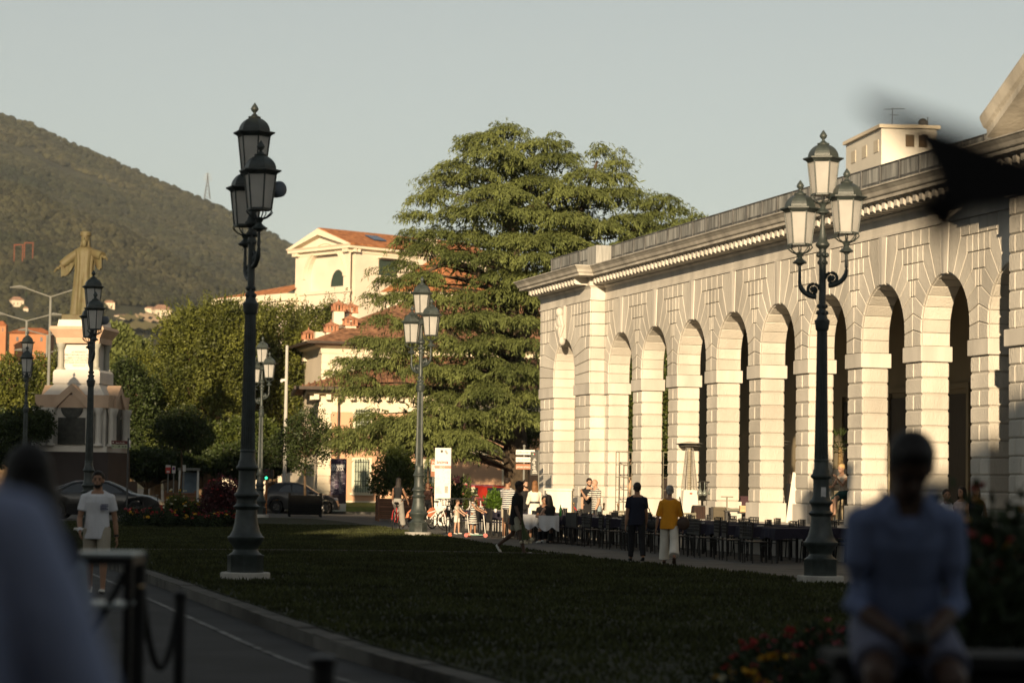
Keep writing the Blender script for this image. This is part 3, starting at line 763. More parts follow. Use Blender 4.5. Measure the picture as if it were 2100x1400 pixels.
for i in range(4):
    R4 = Matrix.Rotation(i*pi/2, 4, 'Z'); b = MB(); b.T = R4; w2 = px(150)
    hx = px(74)
    b.prism([(-hx, mz(838)), (-hx, mz(822)), (0, mz(790)), (hx, mz(822)), (hx, mz(838)), (hx*.86, mz(838)), (0, mz(807)), (-hx*.86, mz(838))], -w2-.12, -w2+.5, 'y'); b.build('gable', M_pink, mon)
    b = MB(); b.T = R4; b.prism([(-hx*.8, mz(910)), (hx*.8, mz(910)), (hx*.8, mz(838)), (0, mz(809)), (-hx*.8, mz(838))], -w2+.1, -w2+.6, 'y'); b.build('gable_field', M_mar, mon)
    b = MB(); b.T = R4; b.box(-hx*.75, hx*.75, -w2-.0, -w2+.12, mz(912), mz(858)); b.build('bronze_relief', mat('dark bronze relief', (.035, .035, .028), .5, .3, 6., .6, 15), mon)
    b = MB(); b.T = R4; b.lathe([(hx*.55, 0), (hx*.55, .12)], 24); b.v = [tuple(R4 @ Vector((p[0], -w2-.02, mz(838)+p[1]))) if False else p for p in b.v]
    pts = [(hx*.6*cos(a), mz(838)+hx*.6*sin(a)) for a in [pi+j*pi/14 for j in range(15)]]
    b = MB(); b.T = R4; b.prism(pts, -w2-.04, -w2+.1, 'y'); b.build('bronze_shield', MATS['dark bronze relief'], mon)
    for sx in (-1, 1):
        for dx in (0, .34):
            b = MB(); x = sx*(px(132)-.18-dx); b.T = R4; b.lathe([(.2, mz(915)), (.2, mz(912)), (.14, mz(909)), (.125, mz(852)), (.15, mz(850)), (.2, mz(842)), (.2, mz(838))], 12, x, -px(138)-.2); smoothobj(b.build('column', M_mar, mon), 40)
b = MB(); sq(b, px(128), px(92), mz(812), mz(788)); b.build('sloped_base', M_mar, mon)
b = MB(); sq(b, px(98), px(98), mz(788), mz(765)); sq(b, px(98), px(92), mz(765), mz(760)); b.build('die_base', M_mar, mon)
b = MB(); sq(b, px(66), px(66), mz(762), mz(702)); b.build('die', M_mar, mon)
for sx in (-1, 1):
    for sy in (-1, 1):
        b = MB(); b.lathe([(.2, mz(760)), (.2, mz(757)), (.14, mz(754)), (.13, mz(718)), (.16, mz(715)), (.21, mz(709)), (.21, mz(706))], 12, sx*px(74), sy*px(74)); smoothobj(b.build('corner_column', mat('grey green marble column', (.33, .32, .27), .5, .1, 2.), mon), 40)
b = MB(); sq(b, px(90), px(92), mz(706), mz(694)); sq(b, px(94), px(114), mz(694), mz(678)); sq(b, px(114), px(110), mz(678), mz(672)); b.build('upper_cornice', M_pink, mon)
b = MB(); sq(b, px(88), px(84), mz(672), mz(658)); b.build('top_block', M_mar, mon)
M_ins = mat('incised letters', (.2, .16, .11), .9, .1, 3.)
for k, (s_, y_) in enumerate((('ad ARNALDO', 723), ('IL PRECURSORE ed IL MARTIRE', 729), ('DEL LIBERO ITALICO PENSIERO', 735), ('BRESCIA SUA DECRETAVA', 740), ('TOSTO RIVENDICATA IN LIBERTA', 745), ('MDCCCLX', 751))):
    text(s_, .115, M_ins, mon, (0, -px(66)-.01, mz(y_+2)), align='CENTER', name='inscription')
# bronze statue
st = thing('bronze_statue', 'greenish bronze statue of a hooded monk with outspread arms on the pedestal', 'statue', (mp.x-.05, MY, mz(657)), -.12)
M_brz = mat('green brown bronze', (.19, .145, .07), .6, .35, 3., .7, 14, metal=.0, col2=(.11, .1, .05))
b = MB(); b.box(-.85, .75, -.6, .6, -.02, .24, .03); b.build('bronze_base', M_brz, st)
b = MB(); s4 = 4.02-.24
def Z(t): return .24+s4*t
prof = [(.56, .5, 0), (.55, .48, .05), (.5, .45, .2), (.45, .4, .4), (.42, .37, .52), (.43, .36, .62), (.48, .36, .71), (.5, .34, .755), (.42, .28, .785), (.24, .22, .81)]
nn = 56; vv = []; ff = []
for k, (rx, ry, t) in enumerate(prof):
    for i in range(nn):
        a = 2*pi*i/nn; fold = 1+(.085*(1-t)+.02)*sin(a*11+sin(a*3)*1.5+t*1.5)+.03*sin(a*23+1); vv.append((rx*cos(a)*fold-.05+.06*t, ry*sin(a)*fold, Z(t)))
for k in range(len(prof)-1):
    for i in range(nn): ff.append((k*nn+i, k*nn+(i+1) % nn, (k+1)*nn+(i+1) % nn, (k+1)*nn+i))
ff += [tuple(range(nn)), tuple(range((len(prof)-1)*nn, len(prof)*nn))]
b.add(vv, ff); ro = b.build('robe', M_brz, st); smoothobj(ro, 60)
for sg, pts in ((-1, [(-.36, 0, Z(.735)), (-.7, -.12, Z(.66)), (-1.0, -.25, Z(.585))]), (1, [(.38, 0, Z(.735)), (.68, -.18, Z(.71)), (.88, -.32, Z(.69))])):
    b = MB(); b.tube(pts, [.2, .22, .2], 12)
    e = Vector(pts[-1]); m_ = Vector(pts[1]); base = Vector(pts[0])
    # hanging sleeve: folded cloth below the arm
    n_ = 9; vv = []
    for i in range(n_):
        t = i/(n_-1); p = base.lerp(m_, t*2) if t < .5 else m_.lerp(e, t*2-1); dr = .25+.42*sin(min(1, t*1.15)*pi*.75); w_ = .13+.04*(i % 2)
        vv += [(p.x, p.y-w_, p.z), (p.x, p.y+w_, p.z), (p.x, p.y+w_*.5, p.z-dr), (p.x, p.y-w_*.5, p.z-dr)]
    b.add(vv, [tuple(4*i+q for q in ((0, 4, 7, 3) if k == 0 else (1, 2, 6, 5) if k == 1 else (3, 7, 6, 2))) if False else ((4*i, 4*i+4, 4*i+7, 4*i+3) if k == 0 else (4*i+1, 4*i+2, 4*i+6, 4*i+5) if k == 1 else (4*i+3, 4*i+7, 4*i+6, 4*i+2) if k == 2 else (4*i, 4*i+1, 4*i+5, 4*i+4)) for i in range(n_-1) for k in range(4)]+[(0, 3, 2, 1), (4*(n_-1), 4*(n_-1)+1, 4*(n_-1)+2, 4*(n_-1)+3)])
    o = b.build('sleeve', M_brz, st); smoothobj(o, 50)
    h_ = MB(); d = (e-m_).normalized(); h_.tube([e, e+d*.12], [.09, .07], 8); h_.ball(e+d*.2, (.1, .07, .08))
    for q in range(5):
        a = (q-2)*.32; dd = (d+Vector((0, 0, 1))*a*.6+Vector((0, -1, 0))*.25*(1 if q else 0)).normalized(); L_ = (.17, .24, .26, .24, .19)[q]; s0 = e+d*.22
        h_.tube([s0, s0+dd*L_*.55, s0+(dd+Vector((0, 0, -.3))).normalized()*L_], [.03, .026, .018], 6)
    smoothobj(h_.build('hand', M_brz, o), 60)
b = MB(); b.ball((0, -.05, Z(.9)), (.19, .22, .3), 16, 12); b.ball((0, -.26, Z(.9)), (.045, .07, .09)); b.ball((0, -.2, Z(.85)), (.13, .13, .22)); b.tube([(0, 0, Z(.78)), (0, 0, Z(.88))], [.2, .18], 10); b.box(-.13, .13, -.27, -.2, Z(.922), Z(.93))
for sx in (-1, 1): b.ball((sx*.075, -.235, Z(.908)), (.045, .03, .018))
smoothobj(b.build('bearded_face', M_brz, st), 50)
b = MB(); n_ = 14; vv = []; 
rings = [(-.12, .36, .79), (-.17, .3, .84), (-.175, .275, .89), (-.17, .26, .93), (-.12, .24, .965), (-.02, .2, .985)]
for (yo, r, t) in rings:
    for i in range(n_+1):
        a = -.22*pi+(1.44*pi)*i/n_; vv.append((r*.76*cos(a), .02+r*.95*sin(a)*(1 if sin(a) > 0 else .9), Z(t)))
m_ = n_+1
b.add(vv, [(k*m_+i, k*m_+i+1, (k+1)*m_+i+1, (k+1)*m_+i) for k in range(len(rings)-1) for i in range(n_)])
o = b.build('hood', M_brz, st); sm = o.modifiers.new('t', 'SOLIDIFY'); sm.thickness = .05; smoothobj(o, 60)
b = MB(); b.lathe([(.25, Z(.94)), (.26, Z(.95)), (.25, Z(.985)), (.15, Z(1.0)), (0, Z(1.003))], 16, 0, 0); smoothobj(b.build('cap', M_brz, st), 50)
# ================================================================= cream gabled palazzo behind the trees (about 200 m away)
M_crm = mat('warm cream plaster', (.62, .54, .43), .85, .05, .6, .15, 6)
M_crt = mat('cream stone trim', (.64, .56, .43), .8, .05, .6)
M_green = mat('dark green shutter', (.03, .045, .035), .6, .15, 4., stretch=(.2, .2, 14))
M_gut = mat('dark brown gutter', (.05, .035, .025), .6, .2, 3.)
PYm = 200.; c0 = at(718, 600, PYm)
pal = thing('gabled_palazzo', 'large cream building with pediment, blind arch and orange tiled roof above the trees', 'building', (c0.x, PYm, 0), radians(42))
zz = lambda py, Y=PYm, X=718: at(X, py, Y).z
ze, za = zz(506), zz(466); W, D_ = 7.6, 16.
b = MB(); 
# front wall (x=0 plane, y 0..W) with the blind arch recess
b.box(.5, D_, .02, W-.02, 0, ze); b.build('core_wall', M_crm, pal)
ay, ar, az = W*.46, 2.55, zz(592)
pts = [(0, 0), (W, 0), (W, ze), (0, ze)]
arcp = [(ay+ar*cos(a), az+1.1+ar*sin(a)) for a in [i*pi/18 for i in range(19)]]
b = MB()
def yz(L, x): return [(x, p[0], p[1]) for p in L]
ring = [(ay+ar, az)]+arcp+[(ay-ar, az)]
fr = [(0, 0), (0, ze), (W, ze), (W, 0), (ay+ar, 0)]
v = yz([(W, 0), (W, ze), (0, ze), (0, 0), (ay-ar, 0), (ay-ar, az)], 0)
poly = [(0, 0), (ay-ar, 0)]+[(ay-ar, az)]+list(reversed(arcp))+[(ay+ar, az), (ay+ar, 0), (W, 0), (W, ze), (0, ze)]
b.add(yz(poly, 0), [tuple(range(len(poly)))])
rr = [(ay+ar, az)]+arcp+[(ay-ar, az)]; n = len(rr)
b.add(yz(rr, 0)+yz(rr, .5), [(i, i+1, n+i+1, n+i) for i in range(n-1)])
b.add([(0, ay-ar, az), (0, ay+ar, az), (.5, ay+ar, az), (.5, ay-ar, az)], [(0, 1, 2, 3)])
b.box(.01, .5, ay-ar, ay+ar, 0, az-.01)
b.build('front_wall', M_crm, pal)
b = MB(); 
for (r_, t_) in ((ar+.18, .16), (ar+.42, .1)):
    P = [(ay+r_*cos(a), az+1.1+r_*sin(a)) for a in [i*pi/18 for i in range(19)]]; Q = [(ay+(r_-.1)*cos(a), az+1.1+(r_-.1)*sin(a)) for a in [i*pi/18 for i in range(19)]]
    m_ = len(P); b.add(yz(P, -t_)+yz(Q, -t_)+yz(P, .0)+yz(Q, .0), [(i, i+1, m_+i+1, m_+i) for i in range(m_-1)]+[(2*m_+i, 2*m_+i+1, i+1, i) for i in range(m_-1)]+[(m_+i, m_+i+1, 3*m_+i+1, 3*m_+i) for i in range(m_-1)])
b.build('arch_moulding', M_crt, pal)
wy, wr, wz = ay-1.2, .95, az+.35
P = [(wy+wr*cos(a), wz+1.4*sin(a)) for a in [i*pi/14 for i in range(15)]]
b = MB(); b.add(yz(P, .47), [tuple(range(len(P)))]); b.build('arched_window', M_green, pal)
# cornice along both faces + pediment
b = MB(); prof = [(-.1, ze-.45), (.05, ze-.45), (.08, ze-.2), (.5, ze-.12), (.5, ze+.05), (.62, ze+.22), (-.1, ze+.22)]
b.sweep(prof, [((.3, W), (-1, 1)), ((0, W), (-1, 1)), ((0, 0), (-1, -1)), ((D_, 0), (0, -1))]); b.build('cornice', M_crt, pal)
for y in (.15, .55, W-.55, W-.15): b = MB(); b.box(-.42, .02, y-.12, y+.12, ze-.42, ze-.14); b.build('bracket', M_crt, pal)
for x in (.2, .6): b = MB(); b.box(x-.12, x+.12, -.42, .02, ze-.42, ze-.14); b.build('bracket', M_crt, pal)
b = MB(); b.prism([(0, ze+.2), (W, ze+.2), (W/2, za-.05)], 0, .4, 'x'); b.build('tympanum', M_crm, pal)
for sg in (0, 1):
    y0, y1 = (-.62, W/2) if sg == 0 else (W+.62, W/2)
    b = MB(); b.add([(-.62, y0, ze+.2), (-.62, y1, za+.12), (-.62, y1, za-.42), (-.62, y0+(.75 if sg == 0 else -.75), ze+.2), (.02, y0, ze+.2), (.02, y1, za+.12), (.02, y1, za-.42), (.02, y0+(.75 if sg == 0 else -.75), ze+.2)], [(0, 1, 2, 3), (4, 5, 6, 7), (0, 1, 5, 4), (1, 2, 6, 5), (2, 3, 7, 6), (3, 0, 4, 7)])
    b.build('raking_cornice', M_crt, pal)
b = MB(); b.add([(-.5, -.65, ze+.22), (D_, -.65, ze+.22), (D_, W/2, za+.2), (-.5, W/2, za+.2), (-.5, W+.65, ze+.22), (D_, W+.65, ze+.22)], [(0, 1, 2, 3), (3, 2, 5, 4)])
rf = b.build('roof', M_tile, pal); sm = rf.modifiers.new('t', 'SOLIDIFY'); sm.thickness = .12
sl2 = (za-ze)/(W/2+.65)
for x in (3.2, 8.0):
    b = MB(); b.box(x, x+1.3, .9, 2.2, 0, .08); b.v = [(p[0], p[1], ze+.32+(p[1]+.65)*sl2*.98+p[2]) for p in b.v]; b.build('roof_window', mat('blue roof glass', (.05, .07, .12), .1, .1, 1.), pal)
b = MB(); b.box(9.4, 10.2, 1.0, 1.9, ze+.4, ze+1.4); b.box(9.25, 10.35, .9, 2.0, ze+1.4, ze+1.55); b.build('chimney', M_crt, pal)
b = MB(); zw = zz(545); b.box(3.0, 4.9, -.04, .02, zw-.55, zw+.75); b.build('window', M_green, pal)
b = MB(); b.box(2.8, 5.6, -.6, .0, zw+.85, zw+.95); b.build('window_canopy', M_crt, pal)
b = MB(); b.box(-.12, .0, -.1, W+.1, az-.25, az-.02); b.build('string_course', M_crt, pal)
# left wing with arches and tiled lean-to roof
zl = zz(602, 204, 540); LW = 9.5
b = MB(); b.box(-.6, D_*.5, W, W+LW, 0, zl-.5); b.build('wing_wall', M_crm, pal)
b = MB(); b.box(-1.3, D_*.5, W-.7, W+LW+.9, zl-.5, zl+.1); b.box(-1.1, D_*.5, W-.5, W+LW+.7, zl-.85, zl-.5); b.build('wing_cornice', M_crt, pal)
b = MB(); zt_ = zz(566, 200, 600)
b.add([(-1.3, W-.6, zl+.1), (-1.3, W+LW+.9, zl+.1), (4, W+LW+.9, zl+.1), (4, W+.05, zt_), (1.2, W+.05, zt_), (4, W+LW*.7, zl+.9)], [(0, 4, 3, 5, 1), (1, 5, 2), (0, 1, 2, 3, 4)] if False else [(0, 1, 5, 3, 4), (1, 2, 5)])
rf = b.build('wing_roof', M_tile, pal)
for y in (W+3.2,):
    P = [(y+1.5*cos(a), zl-3.0+1.5*sin(a)) for a in [i*pi/14 for i in range(15)]]; P = [(y+1.5, zl-7)]+P+[(y-1.5, zl-7)]
    b = MB(); b.add(yz(P, -.62), [tuple(range(len(P)))]); b.build('arch_opening', mat('painted loggia shade', (.34, .28, .2), .9, .1, 1.), pal)  # flat panel on the wall, the loggia shade is put into its colour
    b = MB(); b.box(-.66, -.62, y-.95, y-.2, zl-6, zl-2.0); b.build('window', M_green, pal)
for y in (W+.5, W+1.2, W+5.6, W+6.3): b = MB(); b.box(-1.1, -.6, y-.2, y+.2, zl-1.5, zl-.86); b.build('bracket', M_crt, pal)
# right curved wing
cwx, cwy, rw = 9.0, -1.0, 6.6; zr = zz(592, 196, 720)
def halfring(r0, r1, z0, z1, mb_, n=18):
    vv = []
    for i in range(n+1):
        a = pi+.15+(pi*.95)*i/n
        vv += [(cwx+r0*cos(a), cwy+r0*sin(a)*.8, z0), (cwx+r1*cos(a), cwy+r1*sin(a)*.8, z1)]
    mb_.add(vv, [(2*i, 2*i+2, 2*i+3, 2*i+1) for i in range(n)])
b = MB(); halfring(rw, rw, 0, zr-.5, b); b.build('curved_wall', M_crm, pal)
b = MB(); halfring(rw+.1, rw+.7, zr-.6, zr-.4, b); halfring(rw+.7, rw+.8, zr-.4, zr+.05, b); b.build('curved_cornice', M_crt, pal)
b = MB(); halfring(rw+.85, 1.0, zr+.05, zr+3.4, b); b.build('curved_roof', M_tile, pal)
for a0 in (pi*1.3, pi*1.5, pi*1.7):
    b = MB(); P = []
    for i in range(13):
        t = i*pi/12; P.append((a0+.17*cos(t), zr-2.6+1.1*sin(t)))
    P = [(a0+.17, zr-6)]+P+[(a0-.17, zr-6)]
    b.add([(cwx+(rw+.03)*cos(q), cwy+(rw+.03)*sin(q)*.8, z_) for q, z_ in P], [tuple(range(len(P)))]); b.build('arch_opening', MATS['painted loggia shade'], pal)  # flat arch panel, same painted shade colour
# ================================================================= terraced villa with chimneys (about 135 m)
def hip(mb_, x0, x1, y0, y1, z0, z1, ins=None, e=.5):
    x0 -= e; x1 += e; y0 -= e; y1 += e; i = ins if ins is not None else min(x1-x0, y1-y0)/2
    if (x1-x0) >= (y1-y0): r = [(x0+i, (y0+y1)/2, z1), (x1-i, (y0+y1)/2, z1)]
    else: r = [((x0+x1)/2, y0+i, z1), ((x0+x1)/2, y1-i, z1)]
    v = [(x0, y0, z0), (x1, y0, z0), (x1, y1, z0), (x0, y1, z0)]+r
    f = [(0, 1, 5, 4), (1, 2, 5), (2, 3, 4, 5), (3, 0, 4)] if (x1-x0) >= (y1-y0) else [(0, 1, 4), (1, 2, 5, 4), (2, 3, 5), (3, 0, 4, 5)]
    mb_.add(v, f+[(0, 3, 2, 1)])
def chimney(par, x, y, z0, z1, w=.55):
    b = MB(); b.box(x-w/2, x+w/2, y-w/2, y+w/2, z0, z1-.55); o = b.build('chimney', M_crt, par)
    b = MB(); s = w/2+.06; hh = .3
    for sx in (-1, 1):
        for sy in (-1, 1): b.box(x+sx*s-.08*sx-.08, x+sx*s-.08*sx+.08, y+sy*s-.08*sy-.08, y+sy*s-.08*sy+.08, z1-.549, z1-.55+hh)
    for q in (-.33, .33): b.box(x+q*w*.5-.05, x+q*w*.5+.05, y-s+.02, y-s+.1, z1-.549, z1-.55+hh)
    b.box(x-s-.03, x+s+.03, y-s-.03, y+s+.03, z1-.6, z1-.548); b.box(x-s-.03, x+s+.03, y-s-.03, y+s+.03, z1-.25, z1-.2)
    hip(b, x-s, x+s, y-s, y+s, z1-.2, z1+.03, e=.08); b.lathe([(.05, z1), (.03, z1+.06), (.05, z1+.1), (0, z1+.16)], 6, x, y)
    b.build('chimney_cap', mat('brick chimney cap', (.35, .16, .09), .9, .25, 5.), o)
VY = 135.; vp = at(660, 750, VY)
vil = thing('cream_villa', 'cream villa with stepped tiled roofs and brick-capped chimneys left of the cedar', 'building', (vp.x, VY, 0), radians(14))
vz = lambda py, X=680: at(X, py, VY).z
z2 = vz(706)
b = MB(); b.box(0, 22, 0, 14, 0, z2); b.build('wall', M_crm, vil)
b = MB(); b.sweep([(-.1, z2-.5), (.05, z2-.5), (.1, z2-.2), (.45, z2-.1), (.5, z2+.05), (-.1, z2+.05)], [((0, 14), (-1, 0)), ((0, 0), (-1, -1)), ((22, 0), (0, -1))]); b.build('cornice', M_crt, vil)
b = MB(); hip(b, 0, 22, 0, 14, z2+.08, z2+3.2, e=.95); b.build('roof', M_tiled, vil)
b = MB(); b.sweep([(.9, z2+.0), (1.02, z2+.0), (1.02, z2+.14), (.9, z2+.14)], [((0, 15), (-1, 0)), ((0, 0), (-1, -1)), ((22, 0), (0, -1))]); b.build('gutter', M_gut, vil)
b = MB()
for k in range(9): b.box(-.03, .62 if k % 2 else .45, -.03, .3, z2-1.0-k*.42, z2-.62-k*.42)
b.build('quoins', M_crt, vil)
b = MB(); z3 = vz(656); b.box(2.6, 18, 4, 12, z2, z3); b.build('upper_wall', mat('yellow cream plaster', (.6, .49, .32), .85, .05, .6), vil)
b = MB(); hip(b, 2.6, 18, 4, 12, z3+.02, z3+1.9, e=.7); b.build('upper_roof', M_tiled, vil)
b = MB(); b.sweep([(.4, z3-.1), (.66, z3-.1), (.78, z3+.06), (.4, z3+.06)], [((2.6, 12), (-1, 0)), ((2.6, 4), (-1, -1)), ((18, 4), (0, -1))]); b.build('upper_eave', M_crt, vil)
wx = 3.9; b = MB(); b.box(wx-.45, wx+.45, 3.93, 3.99, vz(678), vz(668)); o = b.build('window_frame', M_crt, vil)
for q in (-.2, .2): b = MB(); b.box(wx+q-.13, wx+q+.13, 3.9, 3.95, vz(677), vz(670)); b.build('window', M_win, vil)
for (pxx, pyt, pyb, yy) in ((694, 618, 660, 9), (720, 622, 660, 11), (718, 647, 700, 2.5), (679, 660, 710, 2.0), (633, 676, 720, 6)):
    q = at(pxx, pyt, VY+yy*.9); inv = Matrix.Rotation(-radians(14), 4, 'Z') @ (q-Vector((vp.x, VY, 0))); qb = at(pxx, pyb, VY+yy*.9).z
    chimney(vil, inv.x, inv.y, qb-.6, q.z, .62)
b = MB(); q = at(656, 681, VY+4); inv = Matrix.Rotation(-radians(14), 4, 'Z') @ (q-Vector((vp.x, VY, 0))); b.box(inv.x-.3, inv.x+.3, inv.y-.3, inv.y+.3, q.z-1.4, q.z); b.build('dormer', M_crt, vil)
# ================================================================= pink single-storey building with grilled windows
BY = 125.; bp = at(652, 1000, BY)
pk = thing('pink_building', 'long pink plastered building with tiled hip roof and grilled windows', 'building', (bp.x, BY, 0), radians(6))
M_pinkp = mat('salmon pink plaster', (.50, .30, .19), .9, .07, .5, .15, 5)
bz = lambda py, X=700: at(X, py, BY).z
z1 = bz(801); zg = .45
b = MB(); b.box(.62, 26, 0, 9, zg, z1-1.1); b.build('wall', M_pinkp, pk)
b = MB(); b.box(-.0, 26.05, -.04, 9, z1-1.1, z1-.35); b.build('frieze', M_crt, pk)
b = MB(); b.box(0, .6, -.03, 9, zg, z1-1.1); b.build('corner_wall', M_crm, pk)
b = MB(); b.box(-.03, 26.1, -.1, 9, 0, zg+.12); b.build('base_course', M_crt, pk)
b = MB()
for k in range(12): b.box(-.05, .64 if k % 2 else .55, -.09, .1, zg+.2+k*.4, zg+.57+k*.4)
b.build('quoins', M_crt, pk)
b = MB(); b.sweep([(-.1, z1-.35), (.1, z1-.35), (.12, z1-.2), (.7, z1-.15), (.72, z1+.0), (-.1, z1)], [((-.0, 9), (-1, 0)), ((-.0, 0), (-1, -1)), ((26, 0), (0, -1))]); b.build('cornice', M_crt, pk)
b = MB()
for i in range(43): x = -.3+i*.62; b.box(x, x+.26, -.5, -.1, z1-.48, z1-.2)
for i in range(14): y = -.1+i*.62; b.box(-.5, -.1, y, y+.26, z1-.48, z1-.2)
b.build('modillion_course', M_crt, pk)
b = MB(); hip(b, 0, 26, 0, 9, z1+.08, z1+2.1, e=1.25); b.build('roof', M_tiled, pk)
# pan-tile ridges on the front slope
b = MB(); sy = 2.02/(4.5+1.25)
for i in range(90):
    x = -1.2+i*.31
    y1 = min(5.7, max(0.05, x+1.25), )
    if x > 22: continue
    b.tube([(x, -1.25, z1+.1), (x, -1.25+y1, z1+.1+y1*sy)], .07, 5)
b.build('tile_rows', M_tiled, pk)
b = MB(); b.sweep([(1.2, z1+.0), (1.34, z1+.0), (1.34, z1+.17), (1.2, z1+.17)], [((0, 10), (-1, 0)), ((0, 0), (-1, -1)), ((26, 0), (0, -1))]); b.build('gutter', M_gut, pk)
b = MB(); b.tube([(1.0, -1.15, z1), (1.0, -1.1, z1-.25), (1.0, -.14, z1-.7), (1.0, -.14, zg+.3)], .06, 8); b.build('downpipe', M_gut, pk)
M_pane = mat('pale green window glass and shutters', (.3, .34, .26), .4, .2, 6., stretch=(10, 1, 1))
M_bars = mat('black iron bars', (.015, .015, .015), .6, .1, 3.)
def grille(x, z0, z1_, w):
    b = MB(); b.box(x-w/2-.12, x+w/2+.12, -.06, .02, z0-.05, z1_+.08); o = b.build('window_frame', M_crt, pk)
    b = MB(); b.box(x-w/2, x+w/2, -.1, -.061, z0, z1_); b.build('window_pane', M_pane, o)
    b = MB()
    for i in range(6): xx = x-w/2+w*(i+.5)/6; b.tube([(xx, -.18, z0-.02), (xx, -.18, z1_+.02)], .012, 4)
    for i in range(7):
        z = z0+(z1_-z0)*(i+.3)/6.8
        if i in (1, 2, 4, 6): b.box(x-w/2, x+w/2, -.19, -.17, z-.012, z+.012)
    b.build('iron_grille', M_bars, o)
    b = MB(); b.box(x-w/2-.2, x+w/2+.2, -.14, -.0, z0-.16, z0-.051); b.build('window_sill', M_crt, o)
for pxx in (741, 1050): q = (pxx-652)/FPX*BY; grille(q, bz(1008), bz(941), .78)
grille((741-652)/FPX*BY, bz(880), bz(838), .78); 
for pxx in (885,): q = (pxx-652)/FPX*BY; grille(q, bz(1008), bz(941), .78)
b = MB(); z_ = bz(920); b.box(6.2, 26.04, -.07, 0, z_-.2, z_+.1); b.build('string_course', M_crt, pk)
# grass bank in front
b = MB(); p0 = gr(700, 1048); 
b.add([(bp.x-1, BY-6.3, .05), (bp.x+28, BY-6.3, .05), (bp.x+28, BY-.3+2, .5), (bp.x-1, BY-.3, .5), (bp.x-1, BY-5.2, .32), (bp.x+28, BY-5.2, .32)], [(0, 1, 5, 4), (4, 5, 2, 3)])
struct(b.build('grass_bank', mat('bright verge grass', (.08, .12, .02), 1., .3, 3., .8, 30)))  # brighter green than the lawn turf
b = MB(); b.box(bp.x-12, bp.x+40, BY-7.4, BY-6.28, -.1, .1); struct(b.build('pavement', M_pave))
# event banner
q = gr(694, 1044, .05); q = at(693, 1040, 119.)
bn = thing('event_banner', 'tall dark purple festival banner with white lettering before the pink building', 'banner', (q.x, 119, .05), 0)
bzz = lambda py: at(693, py, 119).z-.05
M_ban = mat('dark violet banner print', (.012, .008, .03), .6, .4, .8, col2=(.05, .025, .07))
b = MB(); b.box(-.39, .39, -.03, .03, bzz(1032), bzz(940)); pnl = b.build('banner_panel', M_ban, bn)
b = MB(); b.box(-.39, .39, -.06, .06, -.05, bzz(1032)-.003); b.build('base', mat('white banner base', (.6, .58, .52), .7, .05, 2.), bn)
b = MB(); b.box(-.39, .39, -.036, -.03, bzz(1030), bzz(1014)); b.build('sunset_print', mat('sunset print', (.2, .1, .16), .6, .5, 2.5, col2=(.03, .02, .02)), pnl)
M_wl = mat('white lettering', (.75, .74, .7), .6, .02, 2.)
text('GRANDE', .205, M_wl, pnl, (-.37, -.035, bzz(958)), bold=.008, font_scale_x=.83); text('BRIXIA', .22, M_wl, pnl, (-.37, -.035, bzz(965)), font_scale_x=.95)
b = MB()
for i in range(26):
    z = bzz(969)-i*.043
    if z < bzz(1012): break
    b.box(-.34, -.34+random.uniform(.12, .3), -.036, -.031, z, z+.012); b.box(.03, .03+random.uniform(.12, .3), -.036, -.031, z, z+.012)
b.box(.26, .34, -.036, -.031, bzz(947), bzz(944)); b.box(.3, .34, -.036, -.031, bzz(949), bzz(946.9))
b.build('small_print', mat('pale small print', (.42, .4, .45), .6, .05, 3.), pnl)
# white tower block far behind the arcade
tp = at(1806, 600, 150.)
tw = thing('white_tower_block', 'plain white tower block with shuttered windows rising behind the arcade roof', 'building', (tp.x, 150, 0), radians(8))
tz = lambda py: at(1806, py, 150).z
M_wht = mat('white render', (.62, .58, .5), .8, .04, .5)
b = MB(); b.box(0, 3.55, 0, 8, 0, tz(262)); twl = b.build('wall', M_wht, tw)
b = MB(); b.box(-.18, 3.75, -.18, 8.2, tz(262), tz(255)); b.build('roof_slab', M_crt, tw)
for x in (1.85, 2.7): b = MB(); b.box(x-.28, x+.28, -.04, .0, tz(299), tz(274)); b.build('shutter', mat('brown slatted shutter', (.12, .08, .04), .7, .2, 4., stretch=(.3, .3, 16)), twl)
for z0_, z1_ in ((300, 275), (352, 333)):
    for y in (1.1, 3.7, 6.2): b = MB(); b.box(-.04, .0, y-.5, y+.5, tz(z0_+8), tz(z1_+8)); b.build('window', mat('pale cream window', (.5, .44, .34), .6, .05, 1.), twl)  # window panels a darker cream than the white walls
b = MB(); b.tube([(1.0, 1, tz(256)), (1.0, 1, tz(215))], .025, 5); b.tube([(.5, 1, tz(219)), (1.8, 1, tz(217))], .02, 4); b.tube([(.8, 1, tz(230)), (1.4, 1, tz(230))], .015, 4); b.build('aerial', mat('dark aerial', (.06, .06, .06), .6, .1, 1.), tw)
b = MB(); b.lathe([(.0, 0), (.2, .03), (.32, .12)], 16, caps=False); b.v = [(p[0]+2.95, -p[2]+1, p[1]+tz(246)) for p in b.v]; b.tube([(3.3, 1, tz(256)), (3.3, 1, tz(232))], .03, 5); b.build('satellite_dish', MATS['dark aerial'], tw)
